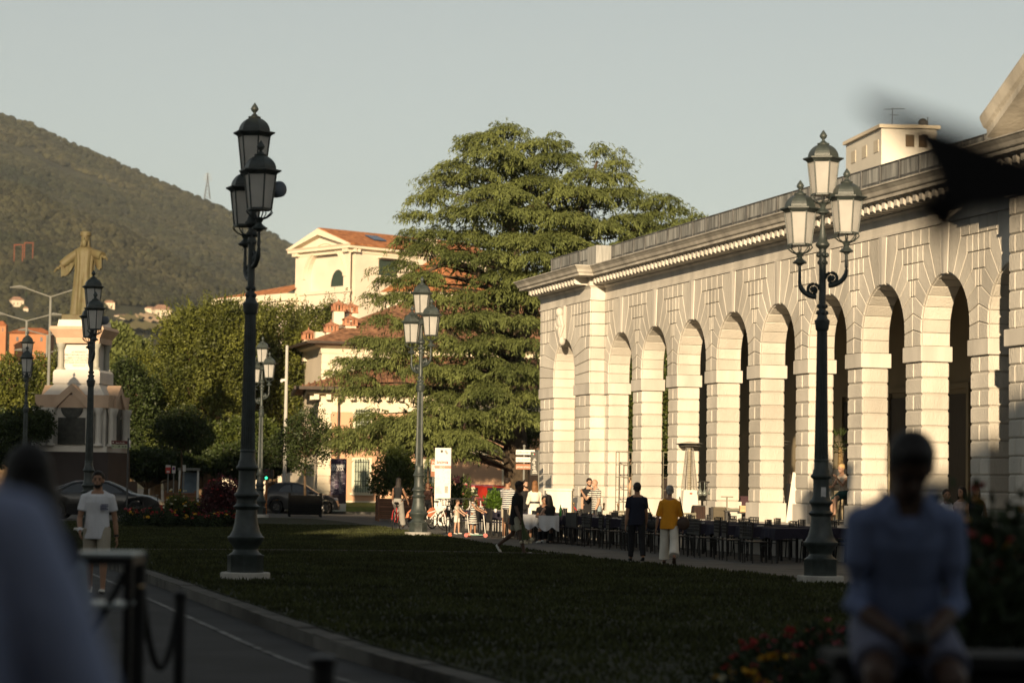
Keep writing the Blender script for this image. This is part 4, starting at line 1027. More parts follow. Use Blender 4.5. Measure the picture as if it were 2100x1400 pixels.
# ================================================================= foliage
def leaf(v, f, p, d, n, L, W):
    """diamond leaf from p along d"""
    s = d.cross(n)
    if s.length < 1e-4: s = Vector((1, 0, 0))
    s.normalize(); o = len(v); m_ = p+d*L*.45
    v += [tuple(p), tuple(m_+s*W*.5), tuple(p+d*L), tuple(m_-s*W*.5)]; f.append((o, o+1, o+2, o+3))
def rvec(rg):
    while True:
        q = Vector((rg.uniform(-1, 1), rg.uniform(-1, 1), rg.uniform(-1, 1)))
        if .05 < q.length < 1: return q.normalized()
M_bark = mat('bark', (.09, .06, .035), .95, .3, 4., .8, 12)
M_hb = mat('hornbeam leaves', (.055, .075, .016), .55, .25, .6, island=.5, trans=.3, col2=(.15, .16, .03))
M_dk = mat('dark glossy leaves', (.035, .05, .014), .5, .25, 1., island=.45, trans=.25)
M_sm = mat('small tree leaves', (.055, .085, .018), .5, .25, 1., island=.45, trans=.3, col2=(.1, .12, .025))
M_cd = mat('cedar needles', (.085, .11, .028), .65, .25, .4, island=.3, trans=.1, col2=(.165, .19, .055))
def crown(v, f, rg, c, R, n, L, W, lump=.3, fr=.8, fill=.55, gap=0., up=0.):
    c = Vector(c); sd = rg.random()*60
    for _ in range(n):
        d = rvec(rg); q = 1+lump*noise.noise(d*fr*2+Vector((sd, 0, 0)))+lump*.6*noise.noise(d*fr*6+Vector((0, sd, 0)))
        t = fill+(1-fill)*(rg.random()**.5); p = c+Vector((d.x*R[0], d.y*R[1], d.z*R[2]))*q*t
        if gap and noise.noise(p*1.3+Vector((sd, sd, 0)))*.5+.5 < gap: continue
        dd = (rvec(rg)+d*.5+Vector((0, 0, up))).normalized(); leaf(v, f, p, dd, rvec(rg), L*rg.uniform(.6, 1.3), W*rg.uniform(.7, 1.2))
def shoots(v, f, rg, c, R, n, H, L):
    c = Vector(c)
    for _ in range(n):
        a = rg.uniform(0, 2*pi); e = rg.uniform(-.1, 1.0); d = Vector((cos(a)*cos(e), sin(a)*cos(e), sin(e))); p = c+Vector((d.x*R[0], d.y*R[1], d.z*R[2]))*rg.uniform(.85, 1.0)
        g = (Vector((d.x*.35, d.y*.35, 1))+rvec(rg)*.12).normalized(); h = H*rg.uniform(.5, 1.2)
        for k in range(int(h/.08)):
            q = p+g*(k*.08); leaf(v, f, q, (g*.8+rvec(rg)*.8).normalized(), rvec(rg), L, L*.5)
def limbs(mb_, base, c, R, rg, n, r0):
    for i in range(n):
        d = rvec(rg); d.z = abs(d.z)*.8+.2; e = Vector(c)+Vector((d.x*R[0], d.y*R[1], d.z*R[2]))*rg.uniform(.5, .85); b0 = Vector(base)+Vector((0, 0, rg.uniform(-.2, .6)*R[2]*.5)); m_ = b0.lerp(e, .5)+rvec(rg)*.2+Vector((0, 0, -.1))
        mb_.tube([b0, m_, e], [r0, r0*.6, r0*.2], 5)
def tree(name, label, base, h_tr, r_tr, blobs, n, L, W, m, seed, cat='tree', group=None, stems=1, nl=14, **kw):
    rg = random.Random(seed); t = thing(name, label, cat, base, 0, group); base = Vector(base)
    sp = kw.pop('sp', 0); sH = kw.pop('sH', 1.2)
    tb = MB()
    for s_ in range(stems):
        ox = (s_-(stems-1)/2)*.5*(stems > 1); tp = Vector((ox*1.4, 0, h_tr)); tb.tube([(ox*.6, 0, -.1), (ox+rg.uniform(-.05, .05), 0, h_tr*.5), tp], [r_tr*1.25, r_tr, r_tr*.75], 8)
    for (c, R) in blobs: limbs(tb, (0, 0, h_tr*.95), c, R, rg, nl, r_tr*.4)
    tb.build('trunk', M_bark, t)
    v = []; f = []; tot = sum(R[0]*R[2] for c, R in blobs)
    for (c, R) in blobs:
        crown(v, f, rg, c, R, int(n*R[0]*R[2]/tot), L, W, **kw)
        if sp: shoots(v, f, rg, c, R, int(sp*R[0]*R[2]/tot), sH, L*.75)
    b = MB(); b.v = v; b.f = f; b.build('crown', m, t, fix=False)
    return t
def blob(px, py, rx, ry, Y, base, ryd=None):
    """crown ellipsoid given in picture units at depth Y, relative to the tree base"""
    P = at(px, py, Y)-Vector(base); k = Y/FPX; return (P, (rx*k, (ryd or rx)*k, ry*k))
def bigtree(label, px, Y, blobs, n, seed, sp, m=M_hb, L=.19, htr=3.2, r=.3, stems=1, name='hornbeam_tree', group='green trees between monument and villa'):
    q = gr(px, 1000, .0); base = Vector((at(px, 985, Y).x, Y, -.1))
    return tree(name, label, base, htr, r, [blob(a, c, d, e, Y, base) for a, c, d, e in blobs], int(n*1.7), L, L*.6, m, seed, group=group, stems=stems, sp=sp, lump=.35, fr=1.1, fill=.6)
bigtree('tall bright hornbeam in the middle of the tree mass, left of the big lamp post', 425, 134, [(425, 735, 92, 118), (400, 830, 110, 90), (470, 690, 60, 75), (380, 700, 50, 60)], 30000, 1, 620, stems=3, htr=3.6)
bigtree('rounded hornbeam at the left end of the green tree mass', 318, 138, [(322, 805, 66, 80), (300, 775, 42, 50), (335, 860, 70, 70)], 15000, 2, 330)
bigtree('hornbeam seen just right of the big lamp post', 560, 142, [(560, 720, 80, 95), (600, 790, 62, 90), (545, 820, 80, 90), (520, 690, 50, 55)], 22000, 3, 420)
bigtree('upper hornbeam tip below the cream palazzo', 640, 150, [(640, 690, 52, 62), (690, 650, 26, 30), (620, 730, 40, 60)], 9000, 4, 160)
bigtree('dark full tree behind the small signpost right of the monument', 262, 130, [(262, 820, 60, 80), (250, 900, 60, 50), (300, 900, 60, 45)], 12000, 5, 60, m=M_dk, name='broadleaf_tree')
bigtree('dark low tree mass behind the bus stop signs', 365, 128, [(380, 905, 75, 42), (450, 915, 70, 45), (520, 900, 60, 50)], 14000, 6, 0, m=M_sm, stems=3, htr=2.6, name='broadleaf_tree')
bigtree('evergreen with drooping dark boughs behind the monument cornice', 240, 150, [(238, 700, 38, 34), (262, 735, 45, 40), (225, 740, 40, 40)], 7000, 7, 0, m=M_cd, name='evergreen_tree', L=.35)
bigtree('broad tree at the far left edge below the orange houses', 10, 128, [(10, 810, 70, 75), (60, 850, 60, 60), (-40, 830, 60, 80)], 15000, 8, 120, name='broadleaf_tree')
bigtree('tree filling the gap between far left tree and monument', 95, 140, [(90, 800, 45, 70), (70, 860, 50, 60), (120, 880, 40, 60)], 9000, 9, 60, name='broadleaf_tree')
bigtree('low dark tree under the left street lights', 40, 116, [(40, 905, 80, 50), (100, 915, 50, 40), (-20, 900, 60, 60)], 10000, 10, 0, m=M_dk, name='broadleaf_tree')
bigtree('low dark foliage under the hornbeams, left of the lit trunks', 300, 121, [(290, 950, 80, 30), (360, 955, 60, 26)], 7000, 41, 0, m=M_dk, name='broadleaf_tree', htr=1.2, r=.15)
bigtree('dark bushy tree behind the base of the big lamp post', 500, 122, [(480, 945, 60, 36), (545, 940, 60, 40)], 7000, 42, 0, m=M_dk, name='broadleaf_tree', htr=1.2, r=.15)
# clipped trees on thin trunks standing in box planters
M_box = mat('reddish brown planter boards', (.16, .07, .035), .6, .3, 3., .3, 20, stretch=(.4, .4, 9), island=.2)
M_boxd = mat('black metal planter', (.008, .008, .008), .8, .1, 3., spec=.1)
def planter(px, ybase, w, h, m, label, Y=None, group='square planters along the lawn'):
    g = gr(px, ybase); t = thing('planter_box', label, 'planter', (g.x, g.y, 0), .12, group)
    b = MB(); n = 9
    for k in range(n):
        z0 = .1+(h-.1)*k/n; z1_ = .1+(h-.1)*(k+1)/n-.012
        b.box(-w/2+.03, w/2-.03, -w/2, -w/2+.03, z0, z1_); b.box(-w/2+.03, w/2-.03, w/2-.03, w/2, z0, z1_); b.box(-w/2, -w/2+.03, -w/2+.03, w/2-.03, z0, z1_); b.box(w/2-.03, w/2, -w/2+.03, w/2-.03, z0, z1_)
    b.build('boards', m, t)
    for sx in (-1, 1):
        for sy in (-1, 1): b = MB(); b.box(sx*w/2-.04, sx*w/2+.04, sy*w/2-.04, sy*w/2+.04, 0, h+.03); b.ball((sx*w/2, sy*w/2, h+.06), .045, 8, 6); b.build('corner_post', m, t)
    b = MB(); b.box(-w/2+.04, w/2-.04, -w/2+.04, w/2-.04, .09, h-.08); b.build('soil', mat('potting soil', (.03, .02, .012), 1., .3, 9.), t)
    return g, h
GT = 'small round-headed trees in planters'
def ptree(px, ybase, label, crown_px, trunk_h, m, seed, w=1.36, h=.95, mbx=M_boxd, plabel='', n=7000, rt=.045, nl=22, gap=.0, L=.13, name='planter_tree', fill=.3, twigs=0):
    g, hh = planter(px, ybase, w, h, mbx, plabel)
    base = Vector((g.x, g.y, hh-.1)); Y = g.y
    return tree(name, label, base, trunk_h, rt, [blob(a, c, d, e, Y, base) for a, c, d, e in crown_px], n, L, L*.55, m, seed, group=GT, nl=nl, gap=gap, fill=fill, lump=.4, fr=1.2)
ptree(625, 1059, 'loose tree above the dark hatchback, foliage against the pink corner', [(632, 885, 58, 52), (625, 935, 46, 42), (600, 900, 40, 36), (668, 905, 34, 36)], 1.9, M_dk, 21, plabel='black square planter hiding the middle of the dark hatchback', n=9500, gap=.42, rt=.05, nl=30)
ptree(213, 1050, 'thin-stemmed little tree in front of the monument corner', [(214, 865, 34, 30), (220, 880, 24, 24)], 2.1, M_dk, 22, mbx=M_box, plabel='wooden planter half hidden behind the walking man in white', n=3600, gap=.35)
ptree(369, 1052, 'round dark tree on a thin trunk left of the red-leaved bush', [(368, 872, 52, 34), (340, 885, 40, 30), (398, 880, 38, 30), (365, 905, 44, 24), (385, 848, 26, 20)], 2.2, M_dk, 23, gap=.3, mbx=M_box, plabel='wooden planter below the round dark tree, left of the red-leaved bush', n=8000)
ptree(52, 1052, 'round dark tree behind the smallest lamp at the far left', [(55, 872, 54, 40), (20, 880, 40, 34), (85, 870, 28, 28)], 2.2, M_dk, 24, mbx=M_box, plabel='wooden planter at the far left behind the dark-haired figure', n=9000)
ptree(877, 1062, 'round green tree directly behind the grey lamp', [(865, 900, 62, 36), (895, 885, 50, 34), (925, 910, 44, 26), (825, 905, 40, 30)], 2.3, M_sm, 25, mbx=M_box, plabel='wooden planter behind the pedestal of the grey lamp', n=13000)
ptree(1081, 1062, 'round green tree next to the left end of the arcade', [(1068, 885, 48, 38), (1090, 870, 36, 30), (1045, 880, 34, 24)], 2.4, M_sm, 26, mbx=M_box, plabel='wooden planter behind the group standing left of the arcade', n=8000)
ptree(808, 1068, 'loose round shrub in a brown wooden planter beside the cyclist', [(812, 965, 46, 40), (835, 985, 34, 36), (785, 990, 30, 28), (815, 935, 26, 20)], .9, M_sm, 27, w=1.36, h=.92, mbx=M_box, plabel='sunlit reddish brown wooden planter left of the grey lamp', n=8500, name='planter_shrub', gap=.25)
# ---------------------------------------------------------------- the great cedar
CY = 106.; ck = CY/FPX
cb = Vector((at(1062, 985, CY).x, CY, -.1))
ced = thing('cedar_tree', 'huge cedar with layered drooping branches rising behind the left end of the arcade', 'tree', cb, 0)
PADS = [(1045,247,20),(1138,264,14),(1225,284,13),(950,272,18),(1272,303,12),(895,378,18),(838,425,16),(1018,240,12),(1075,255,14),(690,760,26),(705,735,24),(735,800,40),(790,720,40),(870,745,46),(1000,770,50),(900,690,40),(840,690,40),(760,880,46),(840,905,46),(980,905,46),(900,760,46),(960,650,46),(880,560,36),(1090,660,36),(1060,860,46),(700,870,30),(870,860,50),(800,860,44),(1035,262,42),(990,275,46),(1060,290,42),(1110,285,38),(1150,285,32),(1172,305,28),(1230,298,32),(1262,325,30),(962,290,32),(1010,315,66),(930,335,38),(1060,330,56),(1130,330,56),(1200,345,56),(1262,350,38),(915,360,45),(980,350,56),(1292,378,36),(1100,380,72),(1020,385,72),(900,385,42),(868,397,36),(1180,390,64),(1250,400,64),(1322,402,36),(1360,397,32),(1387,417,28),(1340,430,46),(1400,442,32),(1432,427,24),(1290,445,56),(860,430,32),(940,430,56),(1010,430,64),(1090,430,64),(1170,440,64),(1230,460,64),(1350,470,46),(900,465,46),(850,470,32),(832,490,26),(970,480,64),(1060,480,64),(1140,490,64),(1200,500,64),(1290,490,46),(880,510,46),(940,520,54),(1020,520,54),(828,530,34),(1100,530,54),(1170,540,54),(800,562,34),(860,560,44),(1030,560,64),(1080,560,46),(762,602,28),(820,610,44),(880,600,44),(960,605,44),(1040,600,64),(1090,610,40),(790,642,38),(850,650,44),(930,650,44),(1000,650,54),(1070,650,46),(745,692,34),(790,692,44),(1010,690,54),(1080,700,40),(722,722,32),(770,742,54),(830,720,36),(960,702,44),(1060,750,54),(1090,765,38),(740,765,44),(940,760,54),(1000,740,54),(850,792,54),(920,800,54),(1000,802,54),(1080,800,46),(900,832,64),(960,850,54),(1040,830,46),(1095,840,28),(760,842,44),(820,862,54),(722,892,50),(780,902,54),(860,880,60),(940,880,54),(1000,872,44),(712,905,26),(930,915,44),(800,800,36)]
rg = random.Random(5); v = []; f = []
tb = MB()
AX = [(1062, 985), (1055, 840), (1045, 700), (1050, 560), (1055, 420), (1050, 290)]
ax = [at(x, y, CY)-cb for x, y in AX]; ax[0].z = 0
tb.tube(ax, [.62, .5, .42, .32, .2, .06], 10)
ax2 = [at(x, y, CY-.5)-cb for x, y in ((1050, 760), (1100, 600), (1180, 470), (1225, 330))]; tb.tube(ax2, [.35, .28, .18, .05], 8)
ax3 = [at(x, y, CY+.5)-cb for x, y in ((1100, 620), (1250, 520), (1340, 440), (1375, 400))]; tb.tube(ax3, [.25, .2, .14, .05], 8)
tb.tube([at(x, y, CY-2)-cb for x, y in ((1048, 760), (990, 735), (930, 690), (905, 650))], [.22, .18, .14, .06], 7)
tb.tube([at(x, y, CY-2.5)-cb for x, y in ((1040, 780), (980, 800), (940, 830), (850, 870))], [.25, .2, .14, .06], 7)
tb.tube([at(x, y, CY-2)-cb for x, y in ((1045, 600), (975, 555), (925, 535), (870, 560))], [.22, .18, .12, .05], 7)
def radius_at(py): return interp([(250, 60), (300, 150), (380, 220), (450, 260), (560, 270), (700, 300), (850, 300), (950, 250)], py)*ck
def pad(px, py, hw, Yp, dens):
    hw *= rg.uniform(.78, 1.12); py += rg.uniform(-9, 7)*(py > 300)
    c = at(px, py+6, Yp)-cb; r = hw*Yp/FPX
    out0 = Vector((c.x-ax[3].x, c.y, 0)); out0 = out0.normalized() if out0.length > .5 else Vector((0, -1, 0))
    # branch from the trunk
    zt = max(1.5, c.z-1.2-.25*Vector((c.x, c.y, 0)).length*.6); t_ = min(1, max(0, zt/ax[5].z))*5; i = min(4, int(t_)); s = ax[i].lerp(ax[i+1], t_-i)
    if rg.random() < .5 and py > 330: tb.tube([s, s.lerp(c, .3)+Vector((rg.uniform(-.3, .3), rg.uniform(-.3, .3), .3)), s.lerp(c, .65)+Vector((rg.uniform(-.3, .3), 0, rg.uniform(.0, .5))), c+Vector((0, 0, -.12))], [.08, .06, .04, .015], 5)
    n = int(dens*r*r)
    for _ in range(n):
        a = rg.uniform(0, 2*pi); q = sqrt(rg.random())*r; lob = 1+.25*sin(a*5+px)+.15*sin(a*9+py)+.12*sin(a*17)
        q *= lob; d = Vector((cos(a), sin(a)*1.0, 0)); z = .34*r*(1-(q/r)**1.7)-.1+rg.gauss(0, .045)-rg.random()**3*.3
        p = c+d*q+Vector((0, 0, z)); dn = .12+.65*(q/r)**2+rg.uniform(-.15, .35)
        g = (d*rg.uniform(.4, 1)+out0*.35+Vector((rg.uniform(-.5, .5), rg.uniform(-.5, .5), -dn))).normalized()
        L = rg.uniform(.12, .3); leaf(v, f, p, g, Vector((g.x*.2+rg.uniform(-.5, .5), g.y*.2+rg.uniform(-.5, .5), 1)), L, .045)
        if rg.random() < .75: g2 = (g+Vector((rg.uniform(-.9, .9), rg.uniform(-.9, .9), -.35))).normalized(); leaf(v, f, p+g*L*.3, g2, rvec(rg), L*.75, .04)
        if rg.random() < .25: leaf(v, f, p, Vector((rg.uniform(-.2, .2), rg.uniform(-.2, .2), -1)).normalized(), rvec(rg), L*1.1, .035)
for (px, py, hw) in PADS:
    R_ = radius_at(py); dx = (px-1060)*ck; dep = sqrt(max(1., R_*R_-dx*dx)); pad(px, py, hw, CY-dep*rg.uniform(.35, .8), 900)
    pad(px+rg.uniform(-25, 25), py+rg.uniform(-12, 18), hw*.95, CY+dep*rg.uniform(-.1, .5), 190)
for (px_, py_, rx_, ry_, n_c) in ((1060, 370, 120, 70, 5200), (1080, 450, 190, 50, 6500), (1040, 540, 170, 60, 5500), (1000, 640, 150, 60, 5500), (1000, 740, 160, 60, 6500), (990, 830, 170, 50, 6000), (1180, 470, 150, 40, 3500), (1260, 380, 50, 50, 1200)):
    c_, R_ = blob(px_, py_, rx_, ry_, CY+.6, cb, min(rx_, 120)); crown(v, f, rg, c_, R_, int(n_c*.45), .34, .075, lump=.5, fr=1.5, fill=.15, gap=.4, up=-.5)
tb.build('trunk', mat('cedar bark', (.055, .04, .025), .95, .3, 4., .8, 12), ced)
b = MB(); b.v = v; b.f = f; b.build('crown', M_cd, ced, fix=False)
# other trees hidden behind the arcade's far end, seen through the first arches
bigtree('leafy tree seen through the first two open arches', 1330, 112, [(1330, 820, 70, 120), (1290, 900, 60, 80), (1370, 880, 60, 90)], 12000, 31, 0, m=M_sm, name='broadleaf_tree', group=None)
# ================================================================= terrace in front of the arcade
def AL(x, y, z=0): return ARW @ Vector((x, y, z))
ARZ = atan2(-cos(AZ), sin(AZ))
def al_thing(name, label, cat, x, y, z=0., rz=0., group=None): return thing(name, label, cat, AL(x, y, z), ARZ+rz, group)
def aloc(px, Y):
    P = at(px, 1000, Y)-Vector((3.844, 76.491, 0)); return P.x*sin(AZ)-P.y*cos(AZ), P.x*cos(AZ)+P.y*sin(AZ)
M_blk = mat('black metal', (.02, .019, .018), .5, .1, 4.)
M_clo = mat('dark navy tablecloth', (.018, .016, .03), .85, .2, 3., .3, 12)
M_olv = mat('khaki grey metal', (.16, .15, .11), .6, .1, 3.)
def make_table():
    t = thing('terrace_table', '', 'table')
    b = MB(); b.box(-.4, .4, -.4, .4, .715, .735, .006); b.build('tabletop', M_blk, t)
    b = MB(); e = .41; zt = .738
    pts = []; n = 24
    for i in range(n):
        a = 2*pi*i/n; c_, s_ = cos(a), sin(a); k = 1/max(abs(c_), abs(s_)); pts.append((c_*k, s_*k))
    v = [(p[0]*e, p[1]*e, zt) for p in pts]+[(p[0]*(e+.012), p[1]*(e+.012), zt-.02) for p in pts]+[(p[0]*(e+.03+.02*(i % 2)), p[1]*(e+.03+.02*(i % 2)), zt-.2-.05*abs(p[0]*p[1])) for i, p in enumerate(pts)]
    b.add(v, [tuple(range(n))]+[(k*n+i, k*n+(i+1) % n, (k+1)*n+(i+1) % n, (k+1)*n+i) for k in (0, 1) for i in range(n)]); b.build('table_cover', M_clo, t)
    for sx in (-1, 1):
        for sy in (-1, 1): b = MB(); b.box(sx*.35-.022, sx*.35+.022, sy*.35-.022, sy*.35+.022, 0, .715); b.build('leg', M_blk, t)
    return t
def make_chair(kind):
    t = thing('terrace_chair', '', 'chair')          # seat faces +y, back at -y
    m_ = M_blk if kind < 2 else M_olv
    b = MB(); b.box(-.22, .22, -.22, .22, .43, .46, .012); b.build('seat', m_ if kind else M_clo, t)
    b = MB()
    if kind == 1:      # square holes
        for i in range(6): b.box(-.22+i*.085, -.22+i*.085+.02, -.25, -.235, .5, .86)
        for i in range(6): b.box(-.22, .225, -.251, -.234, .5+i*.07, .52+i*.07)
        b.box(-.22, .225, -.251, -.234, .5, .6)
    elif kind == 0: b.box(-.22, .22, -.26, -.235, .47, .84, .01); b.box(-.235, .235, -.268, -.23, .84, .86)
    else:
        for i in range(3): b.box(-.22, .22, -.255, -.24, .58+i*.1, .64+i*.1)
        for i in range(10): b.box(-.22+i*.046, -.21+i*.046, -.257, -.238, .58, .8)
    b.build('backrest', m_, t)
    for sx in (-1, 1):
        for sy in (-1, 1): b = MB(); b.tube([(sx*.2, sy*.2, .44 if sy > 0 else .86), (sx*.21, sy*(.2 if sy > 0 else .24), .43), (sx*.23, sy*.23, 0)], .014, 5); b.build('leg', m_, t)
    b = MB()
    if kind == 0: b.box(-.24, -.22, -.23, .23, 0.005, .02); b.box(.22, .24, -.23, .23, 0.005, .02)
    b.box(-.21, .21, .19, .205, .36, .38)
    b.build('frame_rail', m_, t)
    return t
T0 = make_table(); CHS = [make_chair(k) for k in range(3)]; used = [False]*4
GTB, GCH = 'dark covered tables on the terrace', 'dark chairs on the terrace'
rgo = random.Random(4)
def place(proto, idx, x, y, rz, label, group):
    P = AL(x, y)
    if not used[idx]: used[idx] = True; proto.location = P; proto.rotation_euler = (0, 0, ARZ+rz); proto['label'] = label; proto['group'] = group; return proto
    return dup(proto, P, ARZ+rz, label, group)
k = 0
for r_, (ty, x0_, n_) in enumerate(((-4.55, -1.6, 17), (-3.25, -.8, 16))):
    for i in range(n_):
        x = x0_+i*1.62+rgo.uniform(-.1, .1)
        if r_ == 0 and i == 0: pass
        place(T0, 3, x, ty+rgo.uniform(-.05, .05), rgo.uniform(-.05, .05), 'square table under a dark cover in the %s row of terrace tables' % ('front' if r_ == 0 else 'rear'), GTB+(' front row' if r_ == 0 else ' rear row'))
        for q, (dx, dy, rz) in enumerate(((0, -.66, 0), (0, .62, pi)) if r_ == 0 else ((-.2, -.0, 0), (0, .6, pi))):
            if r_ == 1 and q == 0: continue
            kind = 0 if (i < 9) else 1
            if i in (0, 11, 12): kind = 1
            for s_ in ((-.22, .24) if (i > 5 and q == 0) else (0,)):
                place(CHS[kind], kind, x+dx+s_*1.05+rgo.uniform(-.05, .05), ty+dy+rgo.uniform(-.1, .05), rz+rgo.uniform(-.15, .15),
                      ('dark chair with a solid back %s', 'dark chair with a pierced square-hole back %s')[kind] % ('on the lawn side of the front tables' if r_ == 0 and q == 0 else 'between the two rows of tables' if r_ == 0 else 'on the arcade side of the rear tables'), GCH+' '+str(r_*2+q)+('a' if kind else 'b'))
# khaki chairs seen in the sun beside the pale partition
for (px, Y, rz) in ((1268, 72, .4), (1300, 70, -.2), (1408, 69, .3)):
    x, y = aloc(px, Y); place(CHS[2], 2, x, y, rz+1.2, 'khaki slatted chair in the sun %s' % ('beside the pale partition' if px < 1350 else 'left of the first patio heater'), 'khaki chairs' if px < 1350 else 'khaki chair by heater')
# things on the tables
M_wgl = mat('milky candle glass', (.6, .58, .55), .3, .05, 3.)
def small_lathe(name, label, cat, px, Y, prof, m, z=.738, group=None):
    P = at(px, 1000, Y); b = MB(); b.lathe(prof, 12); o = b.build(name, m); smoothobj(o, 50); o.location = (P.x, P.y, z); return tag(o, label, cat, group)
for px, Y, lb in ((1180, 65.5, 'white candle glass on the dark table in front of the two men'), (1017, 72.5, 'clear tumbler with pale drink on the table right of the girl'), (921, 76, 'small glass on the leftmost dark table'), (990, 73.5, 'small glass just behind the girl')):
    small_lathe('candle_glass', lb, 'glass', px, Y, [(.0, 0), (.035, 0), (.045, .09), (.04, .1), (.035, .02), (0, .02)], M_wgl, group='small glasses on tables')
small_lathe('water_bottle', 'green glass bottle on the table behind the seated woman', 'bottle', 1150, 66, [(0, 0), (.037, 0), (.038, .17), (.03, .2), (.014, .25), (.014, .3), (0, .3)], mat('green bottle glass', (.02, .16, .04), .1, .1, 3., trans=.3))
for px, Y in ((1213, 64), (1225, 63.5), (1262, 62), (1273, 61), (1340, 59), (1390, 57.5), (1440, 56.5), (1530, 54), (1560, 53)):
    P = at(px, 1000, Y); t = MB(); t.box(-.07, .07, -.05, .05, 0, .03, .005); o = t.build('ashtray', mat('glass dish', (.35, .35, .33), .2, .05, 3.)); o.location = (P.x, P.y, .74); tag(o, 'small glass dish lying on the dark table covers', 'dish', 'glass dishes on the covers')
# white cloths hanging at the first tables
def cloth(px, Y, w, lab):
    P = at(px, 1000, Y); b = MB(); n = 14
    v = []
    for i in range(n+1):
        a = i/n; wv = .03*sin(a*14); v += [(-w/2+w*a, -.42+wv*.2, .745), (-w/2+w*a, -.44+wv, .45-.12*abs(sin(a*pi*1.5))), (-w/2+w*a, .42, .745)]
    b.add(v, [(3*i, 3*i+3, 3*i+4, 3*i+1) for i in range(n)]+[(3*i+2, 3*i+5, 3*i+3, 3*i) for i in range(n)])
    o = b.build('tablecloth', mat('white linen', (.55, .55, .56), .8, .04, 3.)); o.location = (P.x, P.y, .01); tag(o, lab, 'tablecloth', 'white tablecloths'); sm = o.modifiers.new('t', 'SOLIDIFY'); sm.thickness = .006
cloth(1092, 67.2, .5, 'white tablecloth hanging in front of the woman in white'); cloth(1126, 65.2, .55, 'white tablecloth hanging below the seated woman in black')
# patio heaters
M_ss = mat('brushed stainless steel', (.5, .47, .42), .3, .1, 3., metal=.7, stretch=(1, 1, 9))
M_wp = mat('white enamelled panel', (.6, .57, .5), .5, .04, 2.)
M_qz = mat('glass heat tube', (.45, .4, .3), .15, .2, 4., metal=.4, stretch=(1, 1, 8))
def heater(px, Y, z, label):
    P = at(px, 1000, Y); t = thing('patio_heater', label, 'patio heater', (P.x, P.y, z), .15, 'pyramid patio heaters'); H = 2.27
    b = MB(); s0, s1 = .27, .2; v = [(-s0, -s0, .05), (s0, -s0, .05), (s0, s0, .05), (-s0, s0, .05), (-s1, -s1, .82), (s1, -s1, .82), (s1, s1, .82), (-s1, s1, .82)]
    b.add(v, [(0, 1, 5, 4), (1, 2, 6, 5), (2, 3, 7, 6), (3, 0, 4, 7), (4, 5, 6, 7), (3, 2, 1, 0)]); b.build('housing', M_wp, t)
    for sx in (-1, 1):
        for sy in (-1, 1): b = MB(); b.tube([(sx*s1*.95, sy*s1*.95, .82), (sx*.085, sy*.085, 2.08)], .014, 5); b.build('strut', M_ss, t)
    b = MB(); b.lathe([(.055, .82), (.055, 2.05)], 14); smoothobj(b.build('heat_tube', M_qz, t), 40)
    b = MB()
    for side in range(4):
        R4 = Matrix.Rotation(side*pi/2, 4, 'Z')
        for i in range(22):
            zz_ = .88+i*.052; w_ = s1*.93-(s1*.93-.085)*(zz_-.82)/1.26; b.T = R4; b.box(-w_, w_, -w_-.004, -w_+.004, zz_, zz_+.006)
    b.build('guard_grille', M_ss, t)
    b = MB(); b.lathe([(.11, 2.05), (.12, 2.08), (.1, 2.15), (.06, 2.18)], 12); b.build('burner_head', M_ss, t)
    for z0, r_, nm in ((2.12, .31, 'lower_reflector'), (2.2, .36, 'top_reflector')):
        b = MB(); b.add([(-r_, -r_, z0), (r_, -r_, z0), (r_, r_, z0), (-r_, r_, z0), (0, 0, z0+.07)], [(0, 1, 4), (1, 2, 4), (2, 3, 4), (3, 0, 4), (3, 2, 1, 0)]); b.build(nm, M_ss, t)
    b = MB(); b.box(-.25, .25, -.25, .25, .02, .05); b.ball((.3, -.1, .05), .05, 8, 6); b.ball((.3, .1, .05), .05, 8, 6); b.build('base_with_wheels', M_blk, t)
    b = MB(); b.box(-.03, .05, -.235, -.222, .7, .74); o = b.build('maker_plate', mat('red badge', (.4, .05, .03), .5, .1, 2.), t)
    return t
heater(1413, 72.2, ZF, 'patio heater left of the bar, in front of the third visible pier')
heater(1589, 67., ZF, 'patio heater with bare white base, standing left of the near lamp')
# leaning white panel behind the near lamp
b = MB(); b.prism([(-.16, 0), (.16, 0), (.1, 1.35), (.02, 1.35)], -.03, .03, 'y'); o = b.build('leaning_board', M_wp); P = at(1624, 1000, 65); o.location = (P.x, P.y, ZF); tag(o, 'narrow white panel leaning against the pier just left of the near lamp', 'panel')
# stone volute console against the left pavilion
vx, vy = aloc(1146, 80.5); vc = at(1146, 1000, 79.)
t = thing('stone_console', 'big curved stone volute at the foot of the left pavilion', 'stone volute', (vc.x, vc.y, .0), -.12)
pr_ = [(.2, .1), (.2, 1.38), (-.0, 1.38), (-.0, 1.1)]
b = MB(); cur = [(.45, .35)]+[(.45-.62*sin(i*pi/2/10), 1.1-.75*cos(i*pi/2/10)) for i in range(11)]
b.prism([(.45, .0), (.45, 1.38), (-.38, 1.38), (-.38, 1.3), (-.25, 1.22)]+[(-.2+.62*(1-cos(i*pi/2/10)), 1.15-.85*sin(i*pi/2/10)) for i in range(11)]+[(.25, .28), (.25, 0)], -.32, .32, 'y'); b.build('volute', M_smooth, t)
b = MB(); b.box(-.45, .48, -.36, .36, 1.38, 1.46, .015); b.build('cap_slab', M_smooth, t)
b = MB(); b.box(-.35, .5, -.4, .4, 0, .26, .01); b.prism([(-.3, .26), (.25, .26), (.25, .6), (.1, .35)], -.3, .3, 'y'); b.build('foot_block', M_smooth, t)
